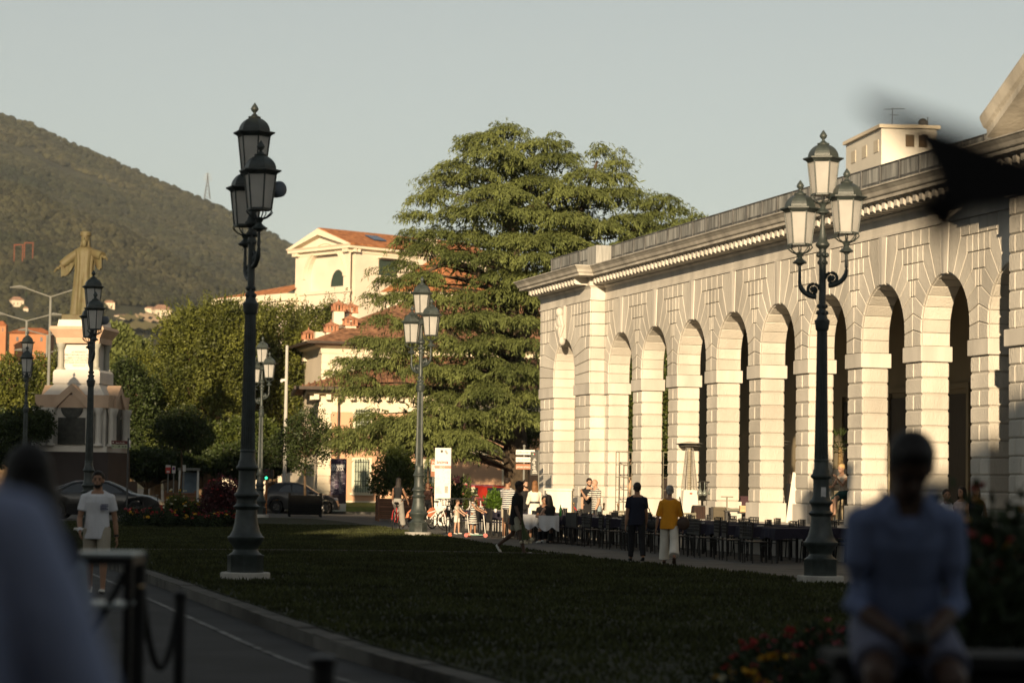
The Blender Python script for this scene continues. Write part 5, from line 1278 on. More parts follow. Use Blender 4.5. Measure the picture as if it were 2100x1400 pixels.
# metal shelf tower
def shelf(px, Y, label, z=ZF, w=.42, H=2.0, n=5):
    P = at(px, 1000, Y); t = thing('shelf_frame', label, 'shelf', (P.x, P.y, z), .2, 'open metal shelf frames')
    for sx in (-1, 1):
        for sy in (-1, 1): b = MB(); b.box(sx*w/2-.012, sx*w/2+.012, sy*.2-.012, sy*.2+.012, 0, H); b.build('upright', M_olv, t)
    for k_ in range(n+1):
        z_ = H*k_/n-.02+(k_ == 0)*.05; b = MB(); b.box(-w/2, w/2, -.205, -.195, z_, z_+.02); b.box(-w/2, w/2, .195, .205, z_, z_+.02); b.box(-w/2-.003, -w/2+.01, -.2, .2, z_+.001, z_+.019); b.box(w/2-.01, w/2+.003, -.2, .2, z_+.001, z_+.019); b.build('shelf_rim', M_olv, t)
shelf(1279, 77.5, 'tall open metal shelf tower before the first recessed pier'); shelf(1372, 76.5, 'open metal shelf frame behind the second pier', w=.5)
# stanchions with red rope
M_gold = mat('polished brass', (.5, .35, .2), .2, .1, 3., metal=.9)
def stanchion(px, Y, lab, h=1.0):
    P = at(px, 1000, Y); t = thing('rope_stanchion', lab, 'stanchion', (P.x, P.y, 0), 0, 'brass rope stanchions'); b = MB(); b.lathe([(.15, 0), (.15, .02), (.03, .04), (.022, .06), (.022, h-.08), (.03, h-.07), (.03, h-.04), (.02, h-.03)], 12); smoothobj(b.build('post', M_gold, t), 40); b = MB(); b.ball((0, 0, h), .042, 12, 8); smoothobj(b.build('ball_top', M_gold, t), 80); return Vector((P.x, P.y, h-.1))
s1 = stanchion(1177, 76.5, 'brass stanchion beside the stone volute'); s2 = stanchion(1239, 75.5, 'brass stanchion just right of the bald man'); s3 = stanchion(1268, 75, 'brass stanchion in front of the shelf tower')
for a, c, lb in ((s1, Vector((s1.x+.5, s1.y-.3, .35)), 'red rope hanging from the stanchion beside the volute'), (s2, Vector((s2.x-.35, s2.y, .45)), 'red rope end beside the bald man')):
    b = MB(); b.tube([a, a.lerp(c, .5)+Vector((0, 0, -.05)), c, c+Vector((.03, 0, -.33))], .018, 6); tag(b.build('velvet_rope', mat('red velvet', (.4, .03, .03), .8, .1, 5.)), lb, 'rope')
# pale partition boxes
for px, Y, w_, h_, lb in ((1260, 74.2, .95, .82, 'pale grey partition in front of the shelf tower'), (1303, 71.5, .5, .62, 'short pale partition behind the man in navy')):
    P = at(px, 1000, Y); b = MB(); b.box(-w_/2, w_/2, -.04, .04, 0, h_, .01); b.box(-w_/2, -w_/2+.06, -.2, -.041, 0, h_*.7); o = b.build('partition', mat('pale grey panel', (.42, .39, .34), .8, .05, 2.)); o.location = (P.x, P.y, 0); o.rotation_euler = (0, 0, .1); tag(o, lb, 'partition')
# bar: two draped counters, bronze cabinet, hanging glass balls, crates
P = at(1437, 1000, 70.); t = thing('draped_counter', 'counter under a dark brown cloth right of the first patio heater', 'counter', (P.x, P.y, 0), .1)
b = MB(); b.add([(-.32, -.3, 0), (.32, -.3, 0), (.32, .3, 0), (-.32, .3, 0), (-.22, -.25, 1.02), (.3, -.25, 1.02), (.3, .25, 1.02), (-.22, .25, 1.02)], [(0, 1, 5, 4), (1, 2, 6, 5), (2, 3, 7, 6), (3, 0, 4, 7), (4, 5, 6, 7)]); b.build('cloth_drape', mat('dark brown cloth', (.03, .017, .013), .9, .3, 9., .6, 12, stretch=(3, 3, .3)), t)
b = MB(); b.box(-.2, .28, -.24, .24, 1.02, 1.05); b.build('counter_top', M_blk, t)
P = at(1475, 1000, 68.5); t = thing('bronze_cabinet', 'bronze coloured cabinet with a small brass plate, middle of the bar', 'cabinet', (P.x, P.y, 0), .08)
b = MB(); b.box(-.2, .2, -.22, .22, 0, 1.02, .01); b.build('carcass', mat('bronze laminate', (.075, .06, .035), .5, .2, 2., stretch=(1, 1, 6)), t); b = MB(); b.box(-.26, -.2, -.23, .23, 0, 1.0); b.box(.2, .27, -.2, .25, 0, 1.0); b.build('side_panel', M_blk, t)
b = MB(); b.box(-.04, .04, -.226, -.221, .58, .63); b.build('brass_plate', M_gold, t)
def balls(px, Y, zt, cols, lab):
    P = at(px, 1000, Y); t = thing('glass_ball_rack', lab, 'glass rack', (P.x, P.y, 0), 0, 'racks of hanging glass balls')
    b = MB(); b.tube([(0, .05, 1.05), (0, .05, zt)], .012, 5); b.tube([(-.28, 0, zt-.01), (-.1, 0, zt+.02), (.1, 0, zt), (.28, 0, zt+.02)], .016, 5); b.build('branch', M_blk, t)
    for i, (dx, dz, r_, c_) in enumerate(cols):
        b = MB(); z_ = zt-dz; b.lathe([(.012, zt), (.012, z_+r_*1.6), (.03, z_+r_*1.3), (r_*.5, z_+r_*.9), (r_, z_), (r_*.8, z_-r_*.6), (0, z_-r_*.9)], 10, dx, 0, False); smoothobj(b.build('glass_ball', c_, t), 60)
g1 = mat('clear greenish glass', (.3, .33, .3), .08, .3, 20., spec=.8, trans=.5); g2 = mat('olive yellow glass', (.3, .28, .08), .1, .3, 12., trans=.5)
balls(1450, 69.6, 1.72, [(-.2, .32, .09, g1), (-.07, .33, .075, g1), (.1, .3, .08, g1), (.2, .22, .07, g2)], 'lower branch with hanging glass balls above the bar')
balls(1472, 69.9, 1.92, [(-.18, .36, .08, g2), (-.02, .33, .085, g2), (.14, .37, .1, g1), (.0, .2, .05, g2)], 'upper branch with hanging glass balls above the cabinet')
P = at(1508, 1000, 67.5); t = thing('serving_stand', 'dark service stand right of the bar with a dish rack', 'stand', (P.x, P.y, 0), 0)
b = MB(); b.box(-.3, .3, -.25, .25, .9, .94); b.box(-.28, -.22, -.2, .2, 0, .9); b.box(.2, .26, -.2, .2, 0, .9); b.build('stand_frame', M_blk, t); b = MB(); b.box(-.25, .1, -.2, .2, .94, 1.0); b.build('dish_rack', M_olv, t)
b = MB(); b.box(-.25, -.21, -.02, .02, 1.0, 1.3); b.box(-.4, -.06, -.02, .02, 1.3, 1.33); b.build('sign_holder', M_olv, t)
P = at(1532, 1000, 67.); b = MB(); b.box(-.2, .2, -.15, .15, .951, 1.13, .01); o = b.build('wooden_crate', mat('light pine wood', (.5, .33, .18), .7, .15, 2., stretch=(1, 1, 8))); o.location = (P.x, P.y, -.05); tag(o, 'light wooden crate standing on the dark table right of the bar', 'crate')
P = at(1538, 1000, 67.2); t = thing('side_table', 'dark pedestal table carrying the light wooden crate', 'table', (P.x, P.y, 0), 0); b = MB(); b.box(-.32, .32, -.25, .25, .86, .9); b.build('tabletop', M_blk, t); b = MB(); b.prism([(-.06, 0), (.2, 0), (.26, .86), (-.02, .86)], -.1, .1, 'y'); b.build('leg', M_blk, t)
P = at(1510, 1000, 66.5); b = MB(); b.prism([(-.25, 0), (.28, 0), (.2, .52), (-.26, .52)], -.02, .02, 'y'); o = b.build('white_board', M_wp); o.location = (P.x, P.y, .1); tag(o, 'white board leaning below the service stand', 'board')
P = at(1516, 1000, 70.5); b = MB(); b.box(-.5, .5, -.3, .3, 0, 1.33); o = b.build('maroon_screen', mat('dark maroon fabric', (.05, .025, .03), .9, .2, 3., .3)); o.location = (P.x, P.y, .0); tag(o, 'dark maroon draped screen behind the crate', 'screen')
# potted palm in the loggia
P = at(1722, 1000, 66.); t = thing('potted_palm', 'palm with spiky fronds in a tall black pot inside the arcade', 'plant', (P.x, P.y, ZF), 0)
b = MB(); b.lathe([(.16, .85), (.24, .95), (.28, 1.2), (.27, 1.45), (.23, 1.46), (0, 1.42)], 16); smoothobj(b.build('pot', M_blk, t), 50)
b = MB(); b.box(-.3, .3, -.3, .3, .0, .03); [b.box(sx*.28-.02, sx*.28+.02, sy*.28-.02, sy*.28+.02, .03, .85) for sx in (-1, 1) for sy in (-1, 1)]; b.box(-.3, .3, -.3, .3, .851, .87); b.build('pot_stand', M_olv, t)
b = MB(); b.tube([(0, 0, 1.4), (.02, 0, 1.75), (0, 0, 2.05)], [.07, .075, .05], 8); b.build('trunk', mat('fibrous palm trunk', (.16, .11, .05), .9, .4, 20., .8, 40), t)
v = []; f = []; rg = random.Random(8)
for i in range(34):
    a = rg.uniform(0, 2*pi); e_ = rg.uniform(-.3, 1.3); d = Vector((cos(a)*cos(e_), sin(a)*cos(e_), sin(e_))); p0 = Vector((0, 0, 2.0)); p1 = p0+d*.38
    b2 = p1
    for j in range(12): w_ = (j-5.5)/5.5; s_ = d.cross(Vector((0, 0, 1))); g = (d+s_*w_*1.2+Vector((0, 0, -.2*abs(w_)))).normalized(); leaf(v, f, p1, g, rvec(rg), rg.uniform(.22, .32), .02)
    leaf(v, f, p0, d, rvec(rg), .4, .02)
b = MB(); b.v = v; b.f = f; b.build('fronds', M_dk, t, fix=False)
# bar-height frames inside the arch
for px, Y, lb in ((1722, 62.5, 'khaki bar table frame in front of the seated blonde woman'),):
    P = at(px, 1000, Y); t = thing('bar_table', lb, 'table', (P.x, P.y, ZF), .1); b = MB(); b.box(-.28, .24, -.3, .3, 1.03, 1.07); b.build('tabletop', M_olv, t)
    for sx in (-.26, .2):
        for sy in (-.27, .25): b = MB(); b.box(sx-.02, sx+.04, sy-.02, sy+.04, 0, 1.03); b.build('leg', M_olv, t)
# ================================================================= signs
M_sw = mat('white sign sheet', (.62, .6, .55), .5, .03, 2.)
M_sb = mat('brown sign sheet', (.28, .1, .04), .5, .05, 2.)
M_dt = mat('dark sign lettering', (.05, .045, .04), .6, .05, 2.)
P = gr(908, 1062); t = thing('info_totem', 'tall white bike-sharing totem with red lettering and a map', 'sign totem', (P.x, 90., 0), -.06); t.location.x = at(908, 1000, 90).x
tz_ = lambda py: at(908, py, 90).z
b = MB(); b.box(-.3, .3, -.08, .08, 0, tz_(918), .008); pn = b.build('panel', M_sw, t)
M_red = mat('red lettering', (.5, .06, .05), .6, .05, 2.); M_sal = mat('salmon band', (.55, .2, .14), .6, .05, 2.)
text('bicimia', .155, M_red, pn, (-.235, -.086, tz_(950)), bold=.004, font_scale_x=1.0)
b = MB(); b.box(-.3, .3, -.087, -.082, tz_(960), tz_(954.5)); b.build('band', M_sal, pn); text('BRESCIA', .055, M_sw, pn, (-.13, -.09, tz_(957.4))); text('MOBILITA', .045, M_sw, pn, (-.13, -.09, tz_(959.6)))
b = MB(); b.lathe([(.05, 0), (.05, .006)], 16); b.v = [(p[0]-.05, -.082-p[2], p[1]+tz_(925)) for p in b.v]; b.build('round_logo', M_dt, pn); b = MB(); b.lathe([(.045, 0), (.045, .006)], 16); b.v = [(p[0]+.1, -.082-p[2], p[1]+tz_(925)) for p in b.v]+[(p[0]+.14, -.082-p[2], p[1]+tz_(928.5)) for p in b.v]; b.f = b.f+[tuple(i+len(b.v)//2 for i in q) for q in b.f]; b.build('round_logo', mat('grey logo', (.25, .25, .24), .5, .1, 3.), pn)
b = MB(); rg = random.Random(2)
for i in range(40):
    x = rg.uniform(-.24, .24); z = rg.uniform(tz_(996), tz_(963)); q = Vector((rg.uniform(-.08, .08), 0, rg.uniform(-.06, .06))); b.tube([(x, -.083, z), (x+q.x, -.083, z+q.z)], .003, 3)
b.build('route_map', mat('map lines', (.5, .3, .2), .8, .2, 9.), pn)
b = MB(); b.box(.08, .2, -.095, -.081, tz_(1010), tz_(996)); b.build('control_panel', mat('grey control box', (.28, .27, .22), .5, .1, 3.), pn)
b = MB(); [b.box(-.25, -.25+rg.uniform(.1, .28), -.085, -.081, tz_(1000+i*2.2), tz_(999.3+i*2.2)) for i in range(6)]; b.build('small_print', mat('grey print', (.35, .34, .32), .6, .1, 2.), pn)
# brown street signs left of totem
P = at(888, 1000, 96); t = thing('brown_signpost', 'narrow brown and white signpost half hidden behind the white totem', 'sign', (P.x, 96, 0), 0)
b = MB(); b.tube([(0, 0, 0), (0, 0, at(888, 938, 96).z)], .03, 6); b.build('post', M_galv, t)
b = MB(); b.box(-.1, .22, -.04, -.031, at(888, 977, 96).z, at(888, 942, 96).z); sb = b.build('sign_plate', M_sb, t); b = MB(); b.box(-.07, .2, -.046, -.041, at(888, 966, 96).z, at(888, 952, 96).z); b.build('white_field', M_sw, sb)
for k_, tx in enumerate(('M', 'SS', 'IS')): text(tx, .14, M_red if k_ else M_sw, sb, (-.05, -.05, at(888, 950.5+k_*7, 96).z), font_scale_x=.9)
# direction signs
DY = 82.; P = at(1074, 1000, DY); t = thing('direction_signpost', 'post with two white and one brown direction signs beside the arcade', 'signpost', (P.x, DY, 0), 0)
dz_ = lambda py: at(1074, py, DY).z
b = MB(); b.tube([(0, 0, 0), (0, 0, dz_(915))], .035, 8); b.ball((0, 0, dz_(914)), .05, 8, 6); b.build('post', M_galv, t)
for (y0_, y1_, m_, txt, tm) in ((932, 922, M_sw, 'spalto s.marco', M_dt), (947, 937, M_sw, 'casa circond.le', M_dt), (962, 951, M_sb, 'pinacoteca', M_sw)):
    b = MB(); b.box(-.28, .36, -.05, -.036, dz_(y0_), dz_(y1_), .002); s_ = b.build('sign_plate', m_, t); text(txt, .11 if m_ is M_sw else .12, tm, s_, (-.255, -.053, dz_(y0_)+.05), font_scale_x=.75 if m_ is M_sw else .95)
    if m_ is M_sb: b = MB(); b.box(.22, .33, -.056, -.05, dz_(y0_)+.02, dz_(y1_)-.02); b.build('white_square', M_sw, s_)
P = at(1096, 1000, 80.); t = thing('menu_board', 'dark grey board on a post with a small flag, touching the arcade corner', 'sign board', (P.x, 80, 0), .15)
mz_ = lambda py: at(1096, py, 80.).z
b = MB(); b.tube([(.14, .02, 0), (.14, .02, mz_(922))], .022, 6); b.build('post', M_galv, t); b = MB(); b.box(-.14, .11, -.02, .02, mz_(974), mz_(926), .004); mbd = b.build('board', mat('slate grey board', (.07, .068, .06), .6, .1, 3.), t)
for i, c_ in enumerate(((.03, .25, .06), (.6, .6, .58), (.5, .03, .03))): b = MB(); b.box(-.1+i*.03, -.07+i*.03-.001, -.026, -.021, mz_(932), mz_(930)); b.build('flag_stripe', mat('flag %d' % i, c_, .6, .03, 2.), mbd)
b = MB(); [b.box(-.1+rg.uniform(0, .08), rg.uniform(.0, .09), -.025, -.021, mz_(941+i*3.2), mz_(939.6+i*3.2)) for i in range(10)]; b.build('white_writing', M_sw, mbd)
# brown and cream sign near the monument
SY = 88.; P = at(261, 1000, SY); t = thing('park_signpost', 'brown and cream direction plate on a grey post beside the monument', 'signpost', (P.x, SY, 0), 0); sz_ = lambda py: at(261, py, SY).z
b = MB(); b.tube([(0, 0, 0), (0, 0, sz_(898))], .035, 6); b.build('post', MATS['dark aerial'], t)
b = MB(); b.box(-.61, -.03, -.03, -.015, sz_(911), sz_(903.5)); s_ = b.build('brown_plate', mat('dark red brown plate', (.09, .02, .015), .5, .05, 2.), t); text('Parco Tarello', .07, M_sw, s_, (-.45, -.035, sz_(909.2)), font_scale_x=.85)
b = MB(); b.prism([(-.58, sz_(907)), (-.53, sz_(905.5)), (-.53, sz_(908.5))], -.036, -.031, 'y'); b.build('arrow', M_sw, s_)
b = MB(); b.box(-.61, -.03, -.03, -.015, sz_(919), sz_(911.4)); s_ = b.build('cream_plate', mat('cream green plate', (.28, .3, .2), .5, .05, 2.), t)
b = MB(); b.prism([(-.58, sz_(915)), (-.53, sz_(913.5)), (-.53, sz_(916.5))], -.036, -.031, 'y'); b.box(-.35, -.3, -.036, -.031, sz_(916.5), sz_(913.5)); b.box(-.22, -.16, -.036, -.031, sz_(916.5), sz_(914)); b.box(-.12, -.06, -.036, -.031, sz_(916.5), sz_(914)); b.build('pictograms', M_dt, s_)
b = MB(); b.box(.03, .07, -.03, .2, sz_(910), sz_(902)); b.build('side_plate', M_sw, t)
# bus-stop / no parking plates
for px, w_, y0_, y1_, c_, lb in ((344, 10, 970, 953, 'r', 'red and white bus stop plate, leftmost of the three small road signs'), (355.5, 7, 970, 955, 'w', 'white no-parking plate, middle of the three small road signs'), (376, 8, 966, 953, 'w', 'plain white plate, rightmost of the three small road signs')):
    Y = 116; P = at(px, 1000, Y); kk = Y/FPX; t = thing('road_sign', lb, 'road sign', (P.x, Y, 0), 0, 'small road signs'); z0_, z1_ = at(px, y0_, Y).z, at(px, y1_, Y).z
    b = MB(); b.tube([(0, .04, 0), (0, .04, z1_)], .03, 6); b.build('post', M_galv, t); b = MB(); b.box(-w_*kk/2, w_*kk/2, -.01, .01, z0_, z1_); pl = b.build('plate', M_red if c_ == 'r' else M_sw, t)
    if c_ == 'r': b = MB(); b.box(-w_*kk/2, w_*kk/2, -.016, -.011, z1_-.11, z1_); b.build('white_header', M_sw, pl); b = MB(); b.box(-w_*kk*.3, w_*kk*.3, -.016, -.011, z0_+.03, z0_+.12); b.build('timetable', M_sw, pl)
    elif px < 360: b = MB(); b.lathe([(.07, 0), (.07, .006)], 14); b.v = [(p[0], -.012-p[2], p[1]+(z0_+z1_)/2+.05) for p in b.v]; b.build('red_ring', M_red, pl); b = MB(); b.lathe([(.05, 0), (.05, .006)], 14); b.v = [(p[0], -.019-p[2], p[1]+(z0_+z1_)/2+.05) for p in b.v]; b.build('blue_disc', mat('blue disc', (.03, .06, .25), .5, .05, 2.), pl)
# pale slim camera pole
P = at(583, 1000, 121); t = thing('camera_pole', 'slim pale pole with a small white camera left of the pink building', 'pole', (P.x, 121, 0), 0); b = MB(); b.tube([(0, 0, 0), (0, 0, at(583, 708, 121).z)], [.11, .07], 8); b.build('pole', mat('pale grey pole', (.42, .4, .36), .5, .05, 2.), t); b = MB(); b.box(-.25, -.05, -.08, .0, at(583, 781, 121).z, at(583, 777, 121).z); b.ball((-.22, -.04, at(583, 781, 121).z), .09, 8, 6); b.build('camera', M_sw, t)
# traffic light
P = at(546, 1000, 110); t = thing('traffic_light', 'traffic light showing green behind the hatchback', 'traffic light', (P.x, 110, 0), 0); z0_ = at(546, 984, 110).z; z1_ = at(546, 960, 110).z
b = MB(); b.tube([(0, .05, 0), (0, .05, z1_)], .05, 6); b.build('pole', mat('orange brown pole', (.3, .12, .04), .6, .1, 2.), t)  # pole has an orange brown base colour
b = MB(); b.box(-.13, .13, -.1, .04, z0_, z1_, .02); hd = b.build('signal_head', M_blk, t); b = MB(); b.box(.16, .32, -.05, .1, z0_+.05, z1_-.05, .02); b.box(-.32, -.18, -.05, .1, z0_+.05, z1_-.05, .02); b.build('side_head', M_blk, t)
for k_, (nm, c_, e_) in enumerate((('red_lens', (.08, .01, .005), 0), ('amber_lens', (.08, .04, .0), 0), ('green_lens', (.05, .8, .35), 1.6))):
    b = MB(); b.ball((0, -.1, z1_-.1-k_*.165), (.062, .02, .062), 12, 6); b.build(nm, mat(nm, c_, .3, .02, 1., emit=e_), hd)
# bus shelter glimpsed under the trees
P = at(390, 1000, 118); t = thing('bus_shelter', 'pale bus shelter glimpsed under the trees left of the lit trunks', 'shelter', (P.x, 118, 0), .1)
b = MB(); b.box(-.6, .45, -.6, .6, 2.0, 2.12); b.build('roof', M_galv, t)
for x in (-.5, .38): b = MB(); b.box(x-.05, x+.05, -.5, -.4, 0, 2.0); b.build('post', M_sw, t)
b = MB(); b.box(-.45, .33, .4, .44, .3, 1.9); b.build('back_panel', mat('blue grey glass panel', (.12, .16, .2), .2, .2, 2.), t)
# ================================================================= cars and bicycles
M_tyre = mat('tyre rubber', (.012, .012, .012), .9, .1, 5.)
M_rim = mat('alloy rim', (.12, .12, .12), .35, .1, 3., metal=.8)
M_cgl = mat('car window glass', (.02, .024, .028), .06, .1, 1., spec=.9)
def wheel(par, x, y, r=.31, w=.2, m=None):
    b = MB(); b.T = Matrix.Translation((x, y, r)) @ Matrix.Rotation(pi/2, 4, 'X'); b.lathe([(r*.62, -w/2), (r*.95, -w/2), (r, -w*.35), (r, w*.35), (r*.95, w/2), (r*.62, w/2)], 26, caps=False); wo_ = b.build('wheel', M_tyre, par); smoothobj(wo_, 40)
    b = MB(); b.T = Matrix.Translation((x, y, r)) @ Matrix.Rotation(pi/2, 4, 'X'); b.lathe([(r*.64, -w*.42), (r*.6, -w*.3), (r*.6, w*.3), (r*.64, w*.42)], 24, caps=False)
    for i in range(5):
        a = 2*pi*i/5
        for s_ in (-1, 1): b.tube([(0.02*cos(a), .02*sin(a), s_*w*.36), (r*.62*cos(a), r*.62*sin(a), s_*w*.4)], .026, 4)
    b.lathe([(.05, -w*.4), (.05, w*.4)], 12); b.lathe([(r*.5, -.02), (r*.5, .02)], 20); b.build('rim', m or M_rim, wo_)
def car(name, label, prof, glass, L, W, wheels, paint, loc, rz, tumble=.16, lights=True, wr=.31, gl=M_cgl):
    """prof: upper outline (x,z) of the body side; glass: outline of the side windows"""
    t = thing(name, label, 'car', loc, rz)
    belt = .62*max(z for x, z in prof)
    # body: cross-sections along x
    xs = [prof[0][0]]; 
    N_ = 60; x0, x1 = prof[0][0], prof[-1][0]
    b = MB(); secs = []
    for i in range(N_+1):
        x = x0+(x1-x0)*i/N_; zt = interp(prof, x); e_ = min(1, min(x-x0, x1-x)/.35); hw = W/2*(.82+.18*sqrt(max(0, 1-(1-e_)**2)))
        zb = .2
        for wx in wheels:
            d = abs(x-wx)
            if d < wr+.06: zb = max(zb, .02+sqrt((wr+.06)**2-d*d)+wr*.95-.0)
        zb = min(zb, zt-.1)
        zm = min(zt-.02, belt); tw = hw-(tumble*hw*2*(max(0, zt-belt)/.6))
        secs.append([(x, -hw*.97, zb), (x, -hw, (zb+zm)/2), (x, -hw*.985, zm), (x, -tw, zt-.05), (x, -tw*.85, zt), (x, 0, zt+.02), (x, tw*.85, zt), (x, tw, zt-.05), (x, hw*.985, zm), (x, hw, (zb+zm)/2), (x, hw*.97, zb)])
    n = 11; b.v = [p for s_ in secs for p in s_]
    b.f = [(i*n+k_, (i+1)*n+k_, (i+1)*n+(k_+1) % n, i*n+(k_+1) % n) for i in range(N_) for k_ in range(n)]+[tuple(range(n)), tuple(reversed(range(N_*n, N_*n+n)))]
    bd = b.build('body', paint, t); smoothobj(bd, 50)
    for sg in (-1, 1):
        for G in glass:
            b = MB(); v = []
            for x, z in G:
                zt = interp(prof, x); hw = W/2; tw = hw-(tumble*hw*2*(max(0, zt-belt)/.6)); q = max(0, min(1, (z-belt)/max(.05, zt-.05-belt))); v.append((x, sg*(hw*.985+(tw-hw*.985)*q+.006), z))
            b.add(v, [tuple(range(len(v)))]); b.build('side_window', gl, bd)
    for wx in wheels:
        for sg in (-1, 1): wheel(t, wx, sg*(W/2-.12), wr)
    return t, bd
M_grey = mat('dark grey car paint', (.016, .017, .02), .35, .03, 1., coat=.15, spec=.4)
prof = [(-1.78, .45), (-1.76, .75), (-1.7, .95), (-1.45, 1.32), (-1.2, 1.45), (-.7, 1.49), (-.2, 1.47), (.2, 1.36), (.6, 1.1), (.85, .96), (1.3, .88), (1.62, .74), (1.76, .55), (1.8, .4)]
g1_ = [(-1.05, 1.02), (-.98, 1.18), (-.8, 1.33), (-.5, 1.39), (-.45, 1.02)]; g2_ = [(-.4, 1.02), (-.4, 1.39), (-.1, 1.37), (.2, 1.26), (.55, 1.03)]
P = gr(615, 1053)
HC, hb = car('hatchback_car', 'dark grey compact hatchback behind the black planter', prof, [g1_, g2_], 3.6, 1.63, (-1.15, 1.17), M_grey, (P.x, P.y+.9, 0), 0)
b = MB(); b.prism([(-1.78, 1.36), (-1.35, 1.47), (-1.3, 1.5), (-1.75, 1.42)], -.5, .5, 'y'); b.build('roof_spoiler', M_grey, hb)
for sg in (-1, 1):
    b = MB(); b.ball((-1.66, sg*.68, .86), (.09, .1, .13), 10, 8); b.build('tail_light', mat('red tail light', (.3, .01, .01), .2, .1, 2., spec=.7), hb)
    b = MB(); b.ball((1.62, sg*.6, .68), (.1, .09, .1), 10, 8); b.build('headlight', mat('clear headlight', (.5, .52, .55), .1, .1, 2., spec=.9), hb)
    b = MB(); b.ball((.5, sg*.86, 1.03), (.1, .07, .07), 8, 6); b.build('wing_mirror', M_grey, hb)
    b = MB(); b.box(-.3, -.12, sg*.825-.01, sg*.825+.01, .9, .93); b.build('door_handle', M_rim, hb)
b = MB(); b.add([(-1.735, -.5, .98), (-1.735, .5, .98), (-1.5, .42, 1.29), (-1.5, -.42, 1.29)], [(0, 1, 2, 3)]); b.v = [(p[0]-.03, p[1], p[2]) for p in b.v]; b.build('rear_window', M_cgl, hb)
# dark saloon on the left
M_bk = mat('black car paint', (.006, .006, .007), .3, .03, 1., coat=.3, spec=.4)
prof = [(-2.4, .5), (-2.38, .8), (-2.2, .98), (-1.7, 1.04), (-1.3, 1.22), (-.9, 1.42), (-.2, 1.5), (.4, 1.45), (.9, 1.25), (1.3, 1.02), (2.0, .92), (2.35, .75), (2.45, .5)]
ga = [(-1.35, 1.02), (-1.1, 1.2), (-.8, 1.34), (-.5, 1.4), (-.5, 1.02)]; gb = [(-.45, 1.02), (-.45, 1.41), (.3, 1.39), (.7, 1.24), (1.05, 1.03)]
P = at(203, 1000, 92); BCx, bb_ = car('dark_saloon_car', 'black saloon car parked behind the man in the white t-shirt', prof, [ga, gb], 4.9, 1.85, (-1.45, 1.5), M_bk, (P.x, 92, 0), .03, wr=.35)
b = MB(); b.tube([(-1.9, -.78, 1.06), (-1.2, -.8, 1.3), (-.8, -.76, 1.455), (.0, -.74, 1.5), (.5, -.76, 1.44), (1.0, -.8, 1.24), (1.35, -.84, 1.05)], .014, 5); b.build('chrome_trim', mat('chrome', (.6, .6, .6), .1, .05, 1., metal=1.), bb_)
for sg in (-1, 1): b = MB(); b.ball((2.22, sg*.75, .72), (.12, .1, .07), 10, 8); b.build('headlight', MATS['clear headlight'], bb_)
# red car seen from behind
M_rd = mat('red car paint', (.33, .025, .015), .3, .03, 1., coat=1., spec=.6)
prof = [(-2.1, .45), (-2.08, .9), (-1.95, 1.02), (-1.55, 1.42), (-1.2, 1.5), (-.2, 1.52), (.3, 1.4), (.9, 1.05), (1.6, .92), (2.0, .7), (2.1, .45)]
P = at(985, 1000, 106); RC, rb = car('red_car', 'red hatchback seen from behind beyond the bicycles', prof, [[(-1.4, 1.02), (-1.1, 1.38), (-.2, 1.42), (.2, 1.33), (.7, 1.03)]], 4.2, 1.8, (-1.3, 1.3), M_rd, (P.x, 106, 0), radians(118))
b = MB(); b.add([(-1.99, -.66, 1.04), (-1.99, .66, 1.04), (-1.6, .52, 1.39), (-1.6, -.52, 1.39)], [(0, 1, 2, 3)]); b.v = [(p[0]-.035, p[1], p[2]+.01) for p in b.v]; b.build('rear_window', M_cgl, rb)
for sg in (-1, 1): b = MB(); b.ball((-2.03, sg*.68, .9), (.07, .16, .09), 10, 8); b.build('tail_light', mat('bright red tail light', (.6, .03, .04), .2, .2, 4.), rb)
b = MB(); b.box(-2.13, -2.1, -.26, .26, .66, .78); b.build('number_plate', M_sw, rb)
